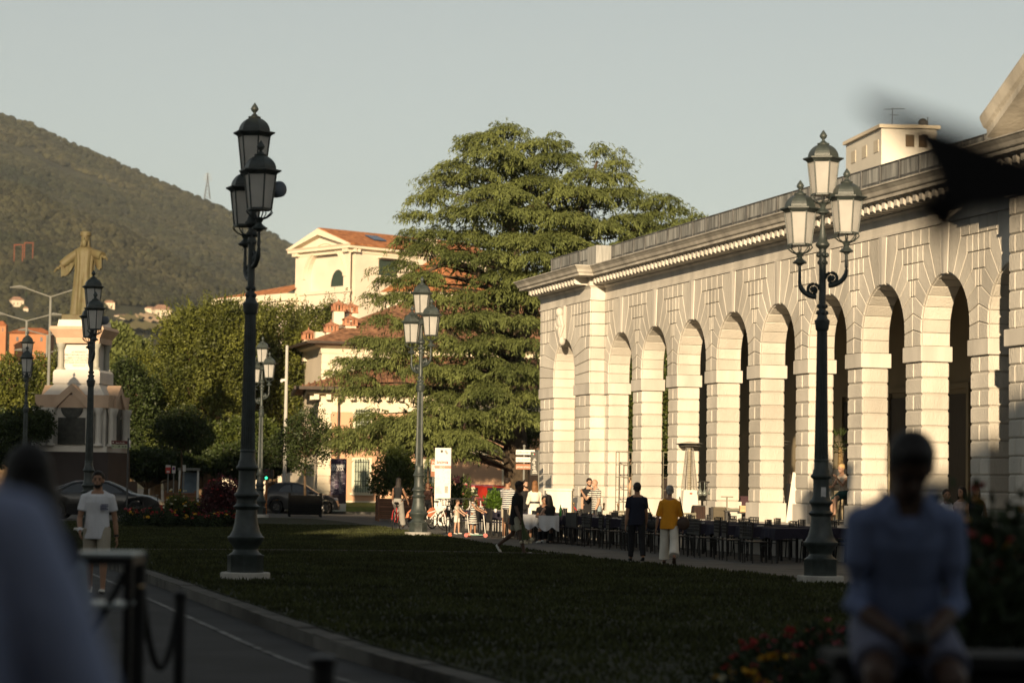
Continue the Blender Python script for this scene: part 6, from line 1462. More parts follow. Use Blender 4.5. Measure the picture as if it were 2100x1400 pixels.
# low pale container rack by the red car
P = at(995, 1000, 98); b = MB(); [b.box(-.55+i*.28, -.3+i*.28, -.2, .2, .0, .62) for i in range(4)]; b.box(-.6, .6, -.22, .22, .62, .68); o = b.build('bin_row', mat('cream metal bins', (.5, .45, .33), .4, .1, 3.)); o.location = (P.x, 98, 0); tag(o, 'row of cream metal bins below the red car', 'bins')
def bike(label, loc, rz, frame, basket=False, panel=None, step=True, name='bicycle', group=None, s=1.):
    t = thing(name, label, 'bicycle', loc, rz, group); t.scale = (s, s, s)
    for x in (-.52, .52):
        b = MB(); R_ = .33; n = 26
        b.tube([(x+R_*cos(2*pi*i/n), 0, .34+R_*sin(2*pi*i/n)) for i in range(n+1)], .018, 5, False)
        wo_ = b.build('wheel', M_tyre, t)
        b = MB(); [b.tube([(x, 0, .34), (x+R_*cos(pi*i/7), 0, .34+R_*sin(pi*i/7))], .003, 3) for i in range(14)]; b.tube([(x+(R_-.025)*cos(2*pi*i/n), 0, .34+(R_-.025)*sin(2*pi*i/n)) for i in range(n+1)], .009, 4, False); b.build('spokes', M_rim, wo_)
    b = MB(); bbk = (-.1, 0, .3); hd = (.36, 0, .8); st_ = (-.22, 0, .78)
    for a, c in ((bbk, hd), (bbk, st_), ((-.52, 0, .34), bbk), ((-.52, 0, .34), (-.19, 0, .68)), (hd, (.52, 0, .34)), ((-.16, 0, .55), (.34, 0, .72)) if step else (st_, hd)): b.tube([a, c], .019, 6)
    b.tube([hd, (.33, 0, .95)], .015, 6); b.build('frame', frame, t)
    b = MB(); b.tube([(.33, 0, .95), (.3, .0, 1.02)], .014, 5); b.tube([(.2, -.28, 1.03), (.32, -.14, 1.03), (.32, .14, 1.03), (.2, .28, 1.03)], .013, 5); b.build('handlebar', M_rim, t)
    b = MB(); b.tube([st_, (-.24, 0, .9)], .013, 5); b.ball((-.27, 0, .93), (.13, .08, .035), 10, 6); b.build('saddle', M_tyre, t)
    b = MB(); b.lathe([(.09, -.01), (.09, .01)], 14); b.v = [(p[0]-.1, p[2]-.05, p[1]+.3) for p in b.v]; b.tube([(-.1, -.09, .3), (.0, -.09, .18)], .01, 4); b.tube([(-.1, .09, .3), (-.2, .09, .42)], .01, 4); b.box(-.04, .05, -.18, -.09, .165, .185); b.box(-.25, -.16, .09, .18, .415, .435); b.build('crank', M_blk, t)
    if basket:
        b = MB()
        for i in range(9): a = 2*pi*i/9; b.tube([(.52+.13*cos(a), .13*sin(a), .82), (.52+.16*cos(a), .16*sin(a), 1.02)], .006, 4)
        b.tube([(.52+.16*cos(2*pi*i/14), .16*sin(2*pi*i/14), 1.02) for i in range(15)], .008, 4, False); b.tube([(.52+.13*cos(2*pi*i/14), .13*sin(2*pi*i/14), .83) for i in range(15)], .008, 4, False); b.build('basket', M_blk, t)
    b = MB(); b.tube([(-.86, 0, .4), (-.8, 0, .58), (-.66, 0, .7), (-.5, 0, .73), (-.36, 0, .68)], .014, 4); b.build('mudguard', frame if panel is None else panel, t)
    if panel is not None: b = MB(); b.prism([(-.86, .42), (-.78, .6), (-.52, .72), (-.3, .62), (-.52, .38)], -.035, .035, 'y'); b.build('wheel_panel', panel, t)
    return t
M_crf = mat('cream bicycle frame', (.45, .42, .3), .4, .05, 2.); M_orp = mat('orange salmon bike panel', (.6, .2, .1), .5, .15, 5.)
P = gr(270, 1046); bike('cream step-through bicycle parked behind the lawn by the black car', (P.x, 84., 0), -.35, M_crf)
bike('dark bicycle parked right beside the cream one', (at(305, 1000, 86).x, 86., 0), -.2, M_blk, s=.98)
BG = 'shared bicycles docked by the white totem'
for i, (px, Y) in enumerate(((885, 81), (905, 84.5), (930, 85.5), (955, 86.5), (978, 87.5))):
    bike(('white-framed shared bicycle in front, left of the dark chair', 'second shared bicycle, directly below the totem', 'shared bicycle behind the boy', 'shared bicycle between the boy and the girl', 'shared bicycle behind the girl')[i], (at(px, 1000, Y).x, Y, 0), (.25, 1.0, 1.1, 1.1, 1.15)[i], M_sw, True, M_orp, group=BG)
RB = bike('red bicycle ridden by the woman in grey trousers', (at(817, 1000, 77.5).x, 77.5, 0), radians(80), mat('red bicycle frame', (.4, .03, .03), .4, .05, 2.))
# kick scooters
def scooter(label, px, Y, col, wh, rz):
    P = at(px, 1000, Y); t = thing('kick_scooter', label, 'scooter', (P.x, Y, 0), rz, 'childrens three-wheel kick scooters')
    b = MB(); b.box(-.26, .2, -.06, .06, .06, .085, .01); b.build('deck', col, t)
    for x, y in ((.27, -.1), (.27, .1), (-.3, 0)):
        b = MB(); b.T = Matrix.Translation((x, y, .06)) @ Matrix.Rotation(pi/2, 4, 'X'); b.lathe([(.03, -.02), (.06, -.02), (.06, .02), (.03, .02)], 14); b.build('wheel', wh, t)
    b = MB(); b.tube([(.22, 0, .07), (.27, 0, .12), (.2, 0, .72)], .014, 6); b.build('steering_column', M_sw, t); b = MB(); b.tube([(.2, -.14, .72), (.2, .14, .72)], .014, 6); b.build('handlebar', wh, t)
scooter('orange-wheeled kick scooter under the little boy', 945, 72., M_blk, mat('orange red plastic', (.55, .09, .03), .4, .05, 2.), -.15)
scooter('mint green kick scooter with pink wheels under the girl', 978, 71.6, mat('mint plastic', (.3, .5, .4), .4, .05, 2.), mat('pink plastic', (.55, .16, .14), .4, .05, 2.), .1)
# ================================================================= people
def skin(c): return mat('skin %.2f %.2f' % (c[0], c[1]), c, .55, .06, 6., spec=.35)
SK = (.42, .25, .17); SKD = (.07, .04, .028); SKT = (.3, .165, .1)
def fabric(name, c, var=.08): return mat(name, c, .9, var, 5., .6, 14, stretch=(1, 1, .5))
def striped(name, c1, c2, freq):
    if name in MATS: return MATS[name]
    m = bpy.data.materials.new(name); m.use_nodes = True; N = m.node_tree.nodes; L = m.node_tree.links; b = N['Principled BSDF']; b.inputs['Roughness'].default_value = .9
    tc = N.new('ShaderNodeTexCoord'); sp = N.new('ShaderNodeSeparateXYZ'); L.new(tc.outputs['Object'], sp.inputs[0])
    nz = N.new('ShaderNodeTexNoise'); nz.inputs['Scale'].default_value = 6; L.new(tc.outputs['Object'], nz.inputs['Vector'])
    ad = N.new('ShaderNodeMath'); ad.operation = 'MULTIPLY_ADD'; L.new(nz.outputs['Fac'], ad.inputs[0]); ad.inputs[1].default_value = .03; L.new(sp.outputs['Z'], ad.inputs[2])
    mu = N.new('ShaderNodeMath'); mu.operation = 'MULTIPLY'; mu.inputs[1].default_value = freq; L.new(ad.outputs[0], mu.inputs[0])
    fr = N.new('ShaderNodeMath'); fr.operation = 'FRACT'; L.new(mu.outputs[0], fr.inputs[0])
    gt = N.new('ShaderNodeMath'); gt.operation = 'GREATER_THAN'; gt.inputs[1].default_value = .5; L.new(fr.outputs[0], gt.inputs[0])
    mx = N.new('ShaderNodeMix'); mx.data_type = 'RGBA'; mx.inputs['A'].default_value = (*c1, 1); mx.inputs['B'].default_value = (*c2, 1); L.new(gt.outputs[0], mx.inputs['Factor']); L.new(mx.outputs['Result'], b.inputs['Base Color'])
    MATS[name] = m; return m
def fuse(o, vox, sm=2):
    r = o.modifiers.new('fuse', 'REMESH'); r.mode = 'VOXEL'; r.voxel_size = vox; r.use_smooth_shade = True
    if sm: s = o.modifiers.new('soft', 'SMOOTH'); s.iterations = sm; s.factor = .5
    return o
def loft(mb_, secs, n=20):
    """secs: list of (centre, rx, ry, R) ellipses; R optional 3x3"""
    v = []; f = []
    for c, rx, ry, R in secs:
        for i in range(n):
            a = 2*pi*i/n; p = Vector((rx*cos(a), ry*sin(a), 0)); p = R @ p if R is not None else p; v.append(Vector(c)+p)
    for k in range(len(secs)-1):
        for i in range(n): f.append((k*n+i, k*n+(i+1) % n, (k+1)*n+(i+1) % n, (k+1)*n+i))
    f += [tuple(reversed(range(n))), tuple(range((len(secs)-1)*n, len(secs)*n))]
    mb_.add(v, f)
def person(label, loc, rz, H=1.75, sex='m', legs=((0, 0), (0, 0)), arms=((0, .12, .15, 0), (0, .12, .15, 0)), lean=0., twist=0., head=(0, 0), top=None, top_len=.0, sleeve=.55, bottom='trousers', bot=None, shorts=0.,
           shoe=None, sk=SK, hair='short', hairc=(.02, .013, .009), beard=False, vox=.011, extra=None, hipz=None, group=None, curl=.5, belt=None, waist=1., foot=(0, 0), slv=1., wide=1.):
    """faces local -Y; legs/arms given as (left, right) with left at +X.
    legs: (hip swing fwd, knee bend[, abduct]); arms: (shoulder fwd, abduct, elbow, inward)"""
    t = thing('person', label, 'person', loc, rz, group); k = H/1.75; t.scale = (k, k, k)
    m_sk = skin(sk); hip = hipz/k if hipz else None
    f_ = 1. if sex == 'm' else .9
    sh_w = (.175 if sex == 'm' else .15)*wide; hp_w = .095
    J = {}
    # legs
    LT, LS = .43, .42
    for s, key in ((1, 0), (-1, 1)):
        lg = legs[key]; a, kb = lg[0], lg[1]; ab = lg[2] if len(lg) > 2 else .03
        h0 = Vector((s*hp_w, 0, 0)); d1 = Vector((s*sin(ab)*cos(a), -sin(a), -cos(a)*cos(ab))).normalized(); kn = h0+d1*LT; a2 = a-kb; d2 = Vector((s*sin(ab)*.4, -sin(a2), -cos(a2))).normalized(); an = kn+d2*LS
        J[key] = (h0, kn, an, a2+foot[key])
    low = min(J[0][2].z-.075*1, J[1][2].z-.075)
    hz_ = (-low) if hip is None else hip
    O_ = Vector((0, 0, hz_))
    RL = Matrix.Rotation(lean, 3, 'X') if True else None   # + leans forward (towards -Y)
    RT = Matrix.Rotation(twist, 3, 'Z')
    U = lambda x, y, z: O_+RL @ (RT @ Vector((x, y, z)))
    b = MB(); hands = []
    for key, s in ((0, 1), (1, -1)):
        h0, kn, an, fa = J[key]; h0, kn, an = h0+O_, kn+O_, an+O_
        b.tube([h0+Vector((0, 0, .02)), h0.lerp(kn, .25), h0.lerp(kn, .7), kn, kn.lerp(an, .3), kn.lerp(an, .65), an], [.085*f_, .083*f_, .062*f_, .055, .056, .042, .036], 12)
        b.ball(kn, .055); J[key] = (h0, kn, an, fa)
        ft = Vector((0, -cos(fa), sin(fa)*1.0)); up = Vector((0, -sin(fa), -cos(fa)))
        b.tube([an, an+ft*.04+up*.04, an+ft*.13+up*.05], [.036, .036, .028], 8)
        J['f%d' % key] = (an, ft, up)
    loft(b, [(U(0, 0, -.06), .13, .09, RL), (U(0, 0, .05), .15*f_, .1, RL), (U(0, 0, .2), .125*f_, .085, RL), (U(0, 0, .36), .155*f_, .1, RL), (U(0, .0, .45), .15*f_, .095, RL), (U(0, .01, .52), .1, .07, RL)])
    nk = U(0, .01, .5); hd = U(0, -.015, .655)
    RH = RL @ RT @ Matrix.Rotation(head[0], 3, 'Z') @ Matrix.Rotation(head[1], 3, 'X')
    hd = U(0, .0, .56)+RH @ Vector((0, -.02, .105))
    b.tube([nk, hd+RH @ Vector((0, .02, -.06))], [.062*f_, .056*f_], 12)
    b.ball(hd+RH @ Vector((0, .012, .022)), (.08, .096, .104), 16, 12, RH); b.ball(hd+RH @ Vector((0, -.028, -.045)), (.055, .06, .068), 14, 10, RH)
    b.ball(hd+RH @ Vector((0, -.088, -.012)), (.014, .022, .026), 8, 6, RH); b.ball(hd+RH @ Vector((0, -.082, -.055)), (.026, .012, .011), 8, 6, RH)
    for s in (-1, 1): b.ball(hd+RH @ Vector((s*.078, .01, -.005)), (.012, .02, .032), 8, 6, RH)
    for key, s in ((0, 1), (1, -1)):
        am = arms[key]
        S0 = U(s*sh_w, 0, .415)
        if len(am) == 4:
            a, ab, e, inn = am
            d1 = RL @ RT @ Vector((s*sin(ab), -sin(a)*cos(ab), -cos(a)*cos(ab))); el = S0+d1*.3
            d2 = RL @ RT @ Vector((s*sin(ab)*.6-s*sin(inn), -sin(a+e), -cos(a+e))).normalized(); wr = el+d2*.26
        else:  # explicit targets: elbow, wrist in local frame
            el, wr = Vector(am[0]), Vector(am[1]); d2 = (wr-el).normalized()
        b.tube([U(s*sh_w*.5, 0, .455), S0, S0.lerp(el, .5), el, el.lerp(wr, .35), wr], [.045*f_, .052*f_, .045*f_, .04*f_, .04*f_, .026*f_], 10)
        # hand: palm and five separate fingers
        side = d2.cross(Vector((s*1., 0, 0)))
        if side.length < .2: side = d2.cross(Vector((0, 0, 1)))
        side.normalize(); pn_ = side.cross(d2).normalized()      # side: across the palm, pn_: palm normal
        pc = wr+d2*.05; Rp = Matrix((side, pn_, d2)).transposed()
        b.ball(pc, (.04, .017, .052), 12, 8, Rp)
        inw = pn_ if pn_.dot(Vector((-s, 0, 0))) > 0 else -pn_
        for q in range(4):
            L_ = (.062, .072, .068, .054)[q]; p0 = pc+d2*.042+side*(.029-.0195*q); p1 = p0+(d2*cos(curl*.6)+inw*sin(curl*.6))*L_*.5; p2 = p1+(d2*cos(curl*1.5)+inw*sin(curl*1.5))*L_*.5
            b.tube([p0-d2*.02, p0, p1, p2], [.0095, .0095, .009, .0075], 6)
        p0 = wr+d2*.025+side*.032; p1 = p0+(side*.7+d2*.7+inw*.3).normalized()*.035; p2 = p1+(d2*.9+inw*.5).normalized()*.028; b.tube([p0, p1, p2], [.012, .0105, .008], 6)
        hands.append((wr, d2, pc)); J['a%d' % key] = (S0, el, wr)
    body = fuse(b.build('body', m_sk, t), vox, 1)
    # face details
    dk = mat('dark eye', (.02, .013, .01), .3, .05, 3.)
    for s in (-1, 1):
        q = MB(); q.ball(hd+RH @ Vector((s*.031, -.081, .012)), (.014, .006, .007), 8, 6, RH); q.build('eye', dk, body)
        q = MB(); q.ball(hd+RH @ Vector((s*.032, -.083, .032)), (.02, .006, .005), 8, 5, RH); q.build('eyebrow', mat('hair %.3f' % hairc[0], hairc, .6, .25, 9., .5, 60, island=.1), body)
    mh = MATS['hair %.3f' % hairc[0]]
    if hair != 'bald':
        q = MB(); q.ball(hd+RH @ Vector((0, .026, .042)), (.09, .099, .1), 16, 12, RH)
        if hair == 'short': q.ball(hd+RH @ Vector((0, -.03, .1)), (.06, .05, .035), 12, 8, RH); q.ball(hd+RH @ Vector((0, .06, -.02)), (.068, .045, .06), 12, 8, RH)
        if hair in ('long', 'bob'):
            ln = .36 if hair == 'long' else .16
            loft(q, [(hd+RH @ Vector((0, .045, .03)), .088, .07, RH), (hd+RH @ Vector((0, .06, -.08)), .098, .055, RH), (hd+RH @ Vector((0, .075, -.08-ln*.5)), .1, .045, RH), (hd+RH @ Vector((0, .08, -.08-ln)), .06, .03, RH)])
            for s in (-1, 1): q.ball(hd+RH @ Vector((s*.075, .0, -.05)), (.022, .05, .1), 8, 8, RH)
        if hair == 'bun': q.ball(hd+RH @ Vector((0, .1, .08)), .045, 10, 8)
        if hair == 'curly': 
            for i in range(14): a = i*2.4; q.ball(hd+RH @ Vector((.07*cos(a), .03+.07*sin(a), .06+.05*sin(i*1.7))), .034, 8, 6)
        o = q.build('hair', mh, t); fuse(o, vox, 1)
    if beard: q = MB(); q.ball(hd+RH @ Vector((0, -.045, -.07)), (.052, .045, .045), 12, 8, RH); [q.ball(hd+RH @ Vector((s*.05, -.015, -.045)), (.018, .035, .04), 8, 6, RH) for s in (-1, 1)]; fuse(q.build('beard', mh, t), vox, 1)
    # clothing
    g = MB(); w_ = f_*waist
    hem = -.1-top_len
    if bottom != 'dress': secs = [(U(0, 0, hem), .172*w_, .125*w_, RL), (U(0, 0, .0), .168*w_, .12*w_, RL)]
    else: secs = [(U(0, .0, -.5-top_len), .25, .21, RL), (U(0, 0, -.2), .2, .16, RL), (U(0, 0, .0), .16*w_, .12, RL)]
    loft(g, secs+[(U(0, 0, .2), (.152 if sex == 'm' else .125)*w_, .108*w_, RL), (U(0, 0, .36), .18*f_*wide, .125*f_, RL), (U(0, .0, .44), .165*f_*wide, .108, RL), (U(0, .005, .485), .115*wide, .08, RL), (U(0, .01, .515), .07, .062, RL)], 24)
    for key, s in ((0, 1), (1, -1)):
        S0, el, wr = J['a%d' % key]
        g.tube([U(s*.05, .005, .495), U(s*sh_w*.6, 0, .452), S0], [.05, .058, .058*f_], 10)
        if sleeve > 0:
            e1 = S0.lerp(el, min(1, sleeve/.5*.5+.0) if sleeve < 1 else 1)
            pts = [U(s*sh_w*.5, 0, .44), S0, S0.lerp(e1, .5), e1]; r_ = [.07*f_, .069*f_, .067*f_, .068*f_]
            if sleeve > 1: pts += [el.lerp(wr, min(1, sleeve-1))]; r_[-1] = .058; r_ += [.046]
            g.tube(pts, [q_*(slv if i_ > 1 else 1) for i_, q_ in enumerate(r_)], 12); g.ball(S0, .066*f_, 12, 8)
    if sex == 'f':
        for s in (-1, 1): g.ball(U(s*.07, -.085, .33), (.062, .055, .06), 10, 8)
    tp = fuse(g.build('dress' if bottom == 'dress' else 'shirt', top, t), vox*1.1, 3)
    if belt: q = MB(); loft(q, [(U(0, 0, .13), .152, .118, RL), (U(0, 0, .19), .148, .115, RL)]); q.build('belt', belt, tp)
    if bottom != 'dress':
        g = MB(); loft(g, [(U(0, 0, -.1), .165*f_+.01, .118, RL), (U(0, 0, .03), .162*f_, .112, RL), (U(0, 0, .1), .15*f_, .105, RL)])
        for key in (0, 1):
            h0, kn, an, fa = J[key]
            if bottom == 'shorts': e = h0.lerp(kn, .8+shorts); g.tube([h0+Vector((0, 0, .0)), h0.lerp(e, .4), e], [.1, .1, .092], 12)
            elif bottom == 'wide': g.tube([h0, h0.lerp(kn, .5), kn, kn.lerp(an, .5), kn.lerp(an, .93)], [.1, .1, .098, .105, .115], 12)
            else: g.tube([h0, h0.lerp(kn, .5), kn, kn.lerp(an, .5), kn.lerp(an, .97)], [.096, .088, .072, .066, .062], 12)
        g.ball(U(0, .04, -.06), (.13, .08, .1)); fuse(g.build('trousers' if bottom != 'shorts' else 'shorts', bot, t), vox*1.1, 3)
    for key in (0, 1):
        an, ft, up = J['f%d' % key]; q = MB(); R_ = Matrix((Vector((1, 0, 0)), -ft, -up)).transposed()
        q.ball(an+ft*.03+up*.045, (.042, .07, .04), 12, 8, R_); q.ball(an+ft*.11+up*.055, (.047, .085, .032), 12, 8, R_)
        o = q.build('shoe', shoe or mat('white sneaker', (.55, .54, .5), .7, .05, 4.), t); fuse(o, .012, 1)
    return t, J, hands, U
W_T = fabric('white cotton', (.62, .62, .64)); B_T = fabric('black cotton', (.012, .012, .013)); N_T = fabric('navy polo', (.014, .016, .03)); BG_T = fabric('beige shorts cloth', (.36, .32, .25)); DKT = fabric('dark trousers cloth', (.012, .012, .014))
WH_T = fabric('off white trousers cloth', (.6, .57, .5)); OR_T = fabric('mustard orange cloth', (.62, .26, .015)); BL_T = fabric('pale blue shirt cloth', (.14, .18, .31)); BR_SH = mat('brown leather', (.05, .03, .02), .5, .1, 4.); BK_SH = mat('black shoe', (.012, .012, .012), .5, .1, 4.)
JN = fabric('washed denim', (.2, .26, .28)); GR_T = fabric('grey linen trousers', (.26, .25, .23))
def lc(px, Y, z=0): P = at(px, 1000, Y); return (P.x, P.y, z)
# man walking towards the camera on the road
g_ = gr(196, 1215, -.13)
pm, J, hn, U = person('bearded man in a white t-shirt and beige shorts walking towards the viewer', (g_.x, g_.y, -.13), .05, 1.88, legs=((.18, .05), (-.16, .3)), arms=((-.12, .2, .2, 0), (.1, .2, .75, .25)), top=W_T, top_len=.06, sleeve=.62, bottom='shorts', bot=BG_T, sk=SKT, hairc=(.015, .012, .01), beard=True, vox=.009, waist=1.06, wide=1.05)
b = MB(); wr, d2, pc = hn[1]; b.tube([wr-d2*.05, wr-d2*.0], [.036, .034], 12); b.build('white_wristband', W_T, pm)
b = MB(); wr, d2, pc = hn[0]; b.tube([wr-d2*.04, wr-d2*.01], [.033, .033], 12); b.build('watch', BK_SH, pm)
b = MB(); o_ = U(.11, -.148, .29); 
for i in range(4): b.box(o_.x-.055+.012*(i == 0), o_.x+.055-.01*(i == 2), o_.y-.004, o_.y+.02, o_.z+.03-i*.022, o_.z+.045-i*.022)
b.build('chest_print', mat('grey blue print', (.12, .12, .18), .8, .3, 40.), pm)
# couple walking away
person('man in navy polo shirt and dark trousers walking away on the path', (*gr(1305, 1149)[:2], 0), pi+.1, 1.70, legs=((.16, .1), (-.2, .12)), arms=((-.05, .15, .12, 0), (.1, .12, .3, 0)), top=N_T, top_len=.04, sleeve=.62, bot=DKT, shoe=BK_SH, sk=SKT, hairc=(.045, .035, .028), waist=1.12, group=None)
b = MB(); P = gr(1320, 1149); b.tube([(P.x-.18, P.y-.12, 1.38), (P.x+.1, P.y-.16, 1.1), (P.x+.16, P.y-.12, .85)], .012, 5); b.ball((P.x+.16, P.y-.13, .76), (.11, .05, .1)); tag(smoothobj(b.build('shoulder_bag', BK_SH), 60), 'small black shoulder bag of the man in navy', 'bag')
pw, J, hn, U = person('grey-haired woman in a mustard blouse and white trousers walking away', (*gr(1372, 1156)[:2], 0), pi-.08, 1.66, sex='f', legs=((.24, .05), (-.22, .5)), arms=((-.1, .25, .25, 0), (.1, .25, .35, 0)), top=OR_T, top_len=.05, sleeve=1.0, bottom='wide', bot=WH_T, shoe=BR_SH, sk=SKT, hairc=(.3, .28, .25), waist=1.35, wide=1.15)
b = MB(); P = gr(1385, 1156); b.tube([(P.x+.06, P.y-.14, 1.38), (P.x+.12, P.y-.2, 1.1), (P.x+.16, P.y-.17, .92)], .012, 5); b.ball((P.x+.14, P.y-.22, .84), (.13, .05, .14)); tag(smoothobj(b.build('handbag', BR_SH), 60), 'brown handbag hanging from the shoulder of the woman in mustard', 'bag')
# man with flowers, striding right
pf, J, hn, U = person('dark-skinned man in black t-shirt and pale shorts striding right with a bunch of flowers', (*gr(1058, 1138)[:2], 0), radians(68), 1.73, legs=((-.32, .62), (.34, .1)), arms=((-.15, .12, .2, 0), (.28, .12, .25, 0)), lean=.06, head=(0, .12), top=B_T, top_len=.1, sleeve=.62, bottom='shorts', bot=fabric('pale khaki shorts', (.3, .29, .22)), sk=SKD, waist=1.18)
PB = Matrix.Translation(pf.location) @ Matrix.Rotation(radians(68), 4, 'Z') @ Matrix.Scale(1.73/1.75, 4)
fp = PB @ hn[1][2]
t = thing('flower_bunch', 'bunch of pale roses in green wrapping held head down by the man in black', 'bouquet', fp, 0)
b = MB(); b.tube([(0, 0, .08), (.03, 0, -.1), (.1, 0, -.36)], [.02, .04, .1], 8); b.build('wrapping', M_dk, t)
for i in range(9): b = MB(); b.ball((.1+random.uniform(-.12, .14), random.uniform(-.08, .08), -.4+random.uniform(-.05, .05)), .038, 8, 6); b.build('rose', mat('pale rose petals', (.5, .45, .33), .8, .1, 9.), t)
# small group at the left end of the tables
STN = striped('navy white stripes', (.55, .54, .5), (.015, .018, .045), 17); STB = striped('black white stripes', (.6, .57, .5), (.015, .015, .02), 18)
person('man in navy striped t-shirt and beige shorts seen from behind', lc(1041, 71.2), pi-.5, 1.79, legs=((.03, .02), (-.03, .02)), arms=((.5, .1, .9, .3), (.05, .12, .2, 0)), head=(-.5, 0), top=STN, sleeve=.62, bottom='shorts', bot=BG_T, sk=SKT, hair='curly', waist=1.02)
person('bearded man in black between the striped man and the woman in white', lc(1077, 73), .5, 1.74, arms=((.3, .1, .9, .4), (.1, .1, .2, 0)), top=B_T, sleeve=.62, bot=DKT, shoe=BK_SH, sk=SK, beard=True)
person('woman with long brown hair in a belted white tunic seen from behind', lc(1097, 69.8), pi+.15, 1.72, sex='f', legs=((.03, .02), (-.03, .02)), arms=((.35, .15, .9, .3), (.3, .15, .8, .3)), top=fabric('cream white blouse', (.66, .6, .5)), top_len=.16, sleeve=1.4, bottom='shorts', bot=W_T, sk=SKT, hair='long', hairc=(.16, .075, .03), belt=BK_SH, waist=1.15)
SIT = ((1.45, 1.5), (1.5, 1.45))
person('seated woman with long dark hair in black leaning on the table', lc(1131, 65.0), pi+.55, 1.7, sex='f', legs=SIT, arms=((.8, .3, 1.0, .5), (.9, .3, 1.1, .6)), lean=.2, top=B_T, sleeve=.0, bot=DKT, sk=SK, hair='long', hairc=(.012, .009, .008), hipz=.55)
person('person in black sitting opposite, half hidden by the seated long-haired woman', lc(1117, 66.6), .2, 1.7, legs=SIT, arms=((.8, .2, 1.0, .5), (.8, .2, 1.0, .5)), top=B_T, sleeve=.6, bot=DKT, sk=SKT, hipz=.5)
# two men by the left pavilion
person('bearded man in black t-shirt with tattooed arm standing in the sun', lc(1208, 74.6), .12, 1.83, arms=((.0, .12, .15, 0), (.05, .1, .15, .05)), top=B_T, top_len=.12, sleeve=.6, bot=DKT, shoe=BK_SH, sk=SK, beard=True, head=(.1, .1))
person('bald man in striped t-shirt and jeans leaning towards the man in black', lc(1224, 73.9), -.95, 1.8, arms=((.25, .1, .35, 0), ((-.2, -.24, 1.12), (-.12, -.45, 1.32))), top=STB, top_len=.02, sleeve=.62, bot=JN, sk=SK, hair='bald', lean=.1, waist=1.06)
# children on scooters
person('little boy in beige t-shirt and white shorts standing on a kick scooter', lc(938, 72.05, .085), 1.15, 1.03, legs=((.12, .1), (-.06, .05)), arms=((.75, .1, .3, 0), (.75, .1, .3, 0)), head=(.2, .1), top=fabric('sand t-shirt', (.42, .36, .28)), sleeve=.55, bottom='shorts', bot=WH_T, sk=SK, hairc=(.07, .04, .022), waist=1.1)
person('girl with long dark hair in a striped dress on a mint scooter', lc(971, 71.65, .085), 1.25, 1.17, sex='f', legs=((.12, .1), (-.06, .05)), arms=((.8, .1, .35, 0), (.75, .1, .35, 0)), head=(.1, .15), top=striped('dress stripes', (.6, .57, .5), (.02, .022, .04), 10), bottom='dress', top_len=-.02, sleeve=0, sk=SKT, hair='long', hairc=(.014, .01, .008), waist=1.1)
# cyclist
person('woman with dark hair in black top and grey trousers riding a red bicycle away', lc(816, 77.45), radians(170), 1.68, sex='f', legs=((1.05, .75), (.45, .2)), arms=((.75, .25, .15, 0), (.75, .25, .15, 0)), lean=.12, head=(.25, 0), top=B_T, sleeve=0, bottom='wide', bot=GR_T, shoe=BK_SH, sk=SKT, hair='long', hairc=(.013, .01, .009), hipz=.97)
person('person with reddish hair and dark clothes half hidden behind the grey lamp', lc(877, 93), .3, 1.6, sex='f', top=fabric('dark floral cloth', (.05, .025, .02), .5), sleeve=.6, bot=DKT, sk=SKT, hair='bob', hairc=(.12, .05, .025))
# people in the arcade and at the right
person('blonde woman in a floral top seated at the bar table inside the arch', lc(1731, 61.8, ZF), -.9, 1.68, sex='f', legs=((1.3, 1.2), (1.0, 1.0)), arms=((1.0, .2, 1.5, .2), (.8, .2, .9, .4)), lean=.15, top=fabric('floral white cloth', (.45, .38, .3), .45), sleeve=0, bottom='shorts', bot=fabric('teal black shorts', (.02, .07, .07), .3), sk=SK, hair='bun', hairc=(.45, .3, .14), hipz=.8, shoe=BR_SH)
b = MB(); P = at(1731, 1000, 61.8); t = thing('bar_stool', 'dark bar stool under the blonde woman', 'stool', (P.x, P.y, ZF), 0); b.lathe([(.17, .66), (.18, .7), (.17, .73)], 14); b.build('seat', M_blk, t)
for i in range(4): b = MB(); a = i*pi/2+.7; b.tube([(.12*cos(a), .12*sin(a), .67), (.2*cos(a), .2*sin(a), 0)], .014, 5); b.build('leg', M_blk, t)
person('bare-shouldered person seated inside the arcade behind the second heater', lc(1618, 67.5, ZF), pi*.6, 1.65, sex='f', legs=SIT, arms=((.5, .2, .9, .3), (.5, .2, .9, .3)), lean=.1, top=B_T, sleeve=0, bot=DKT, sk=SK, hair='bob', hairc=(.02, .012, .01), hipz=.6, top_len=-.05)
person('woman in a white tank top standing in the shade at the right', lc(1941, 49.2), .5, 1.64, sex='f', arms=((.2, .2, .5, .2), (.15, .25, .8, .2)), top=W_T, sleeve=0, bot=DKT, sk=SKT, hair='bun', hairc=(.02, .013, .01), head=(-.4, 0))
person('woman with ash-blonde hair in a black dress laughing in the shade', lc(2001, 47.6), .05, 1.74, sex='f', arms=((.05, .22, .2, 0), (.1, .22, .3, 0)), top=B_T, bottom='dress', sleeve=0, sk=SKT, hair='long', hairc=(.22, .17, .13), head=(0, -.15))
person('person in a pale t-shirt half hidden behind the laughing woman', lc(1973, 50.5), -.8, 1.7, sex='f', arms=((.3, .2, .9, .3), (.3, .2, .9, .3)), top=fabric('pale rose t-shirt', (.35, .28, .26)), sleeve=.6, bot=DKT, sk=SKT, hair='long', hairc=(.02, .014, .012))
# ================================================================= out-of-focus foreground
M_drk = mat('black painted steel', (.014, .014, .015), .4, .1, 3.)
M_slab = mat('pale grey table laminate', (.32, .36, .36), .3, .1, 2.)
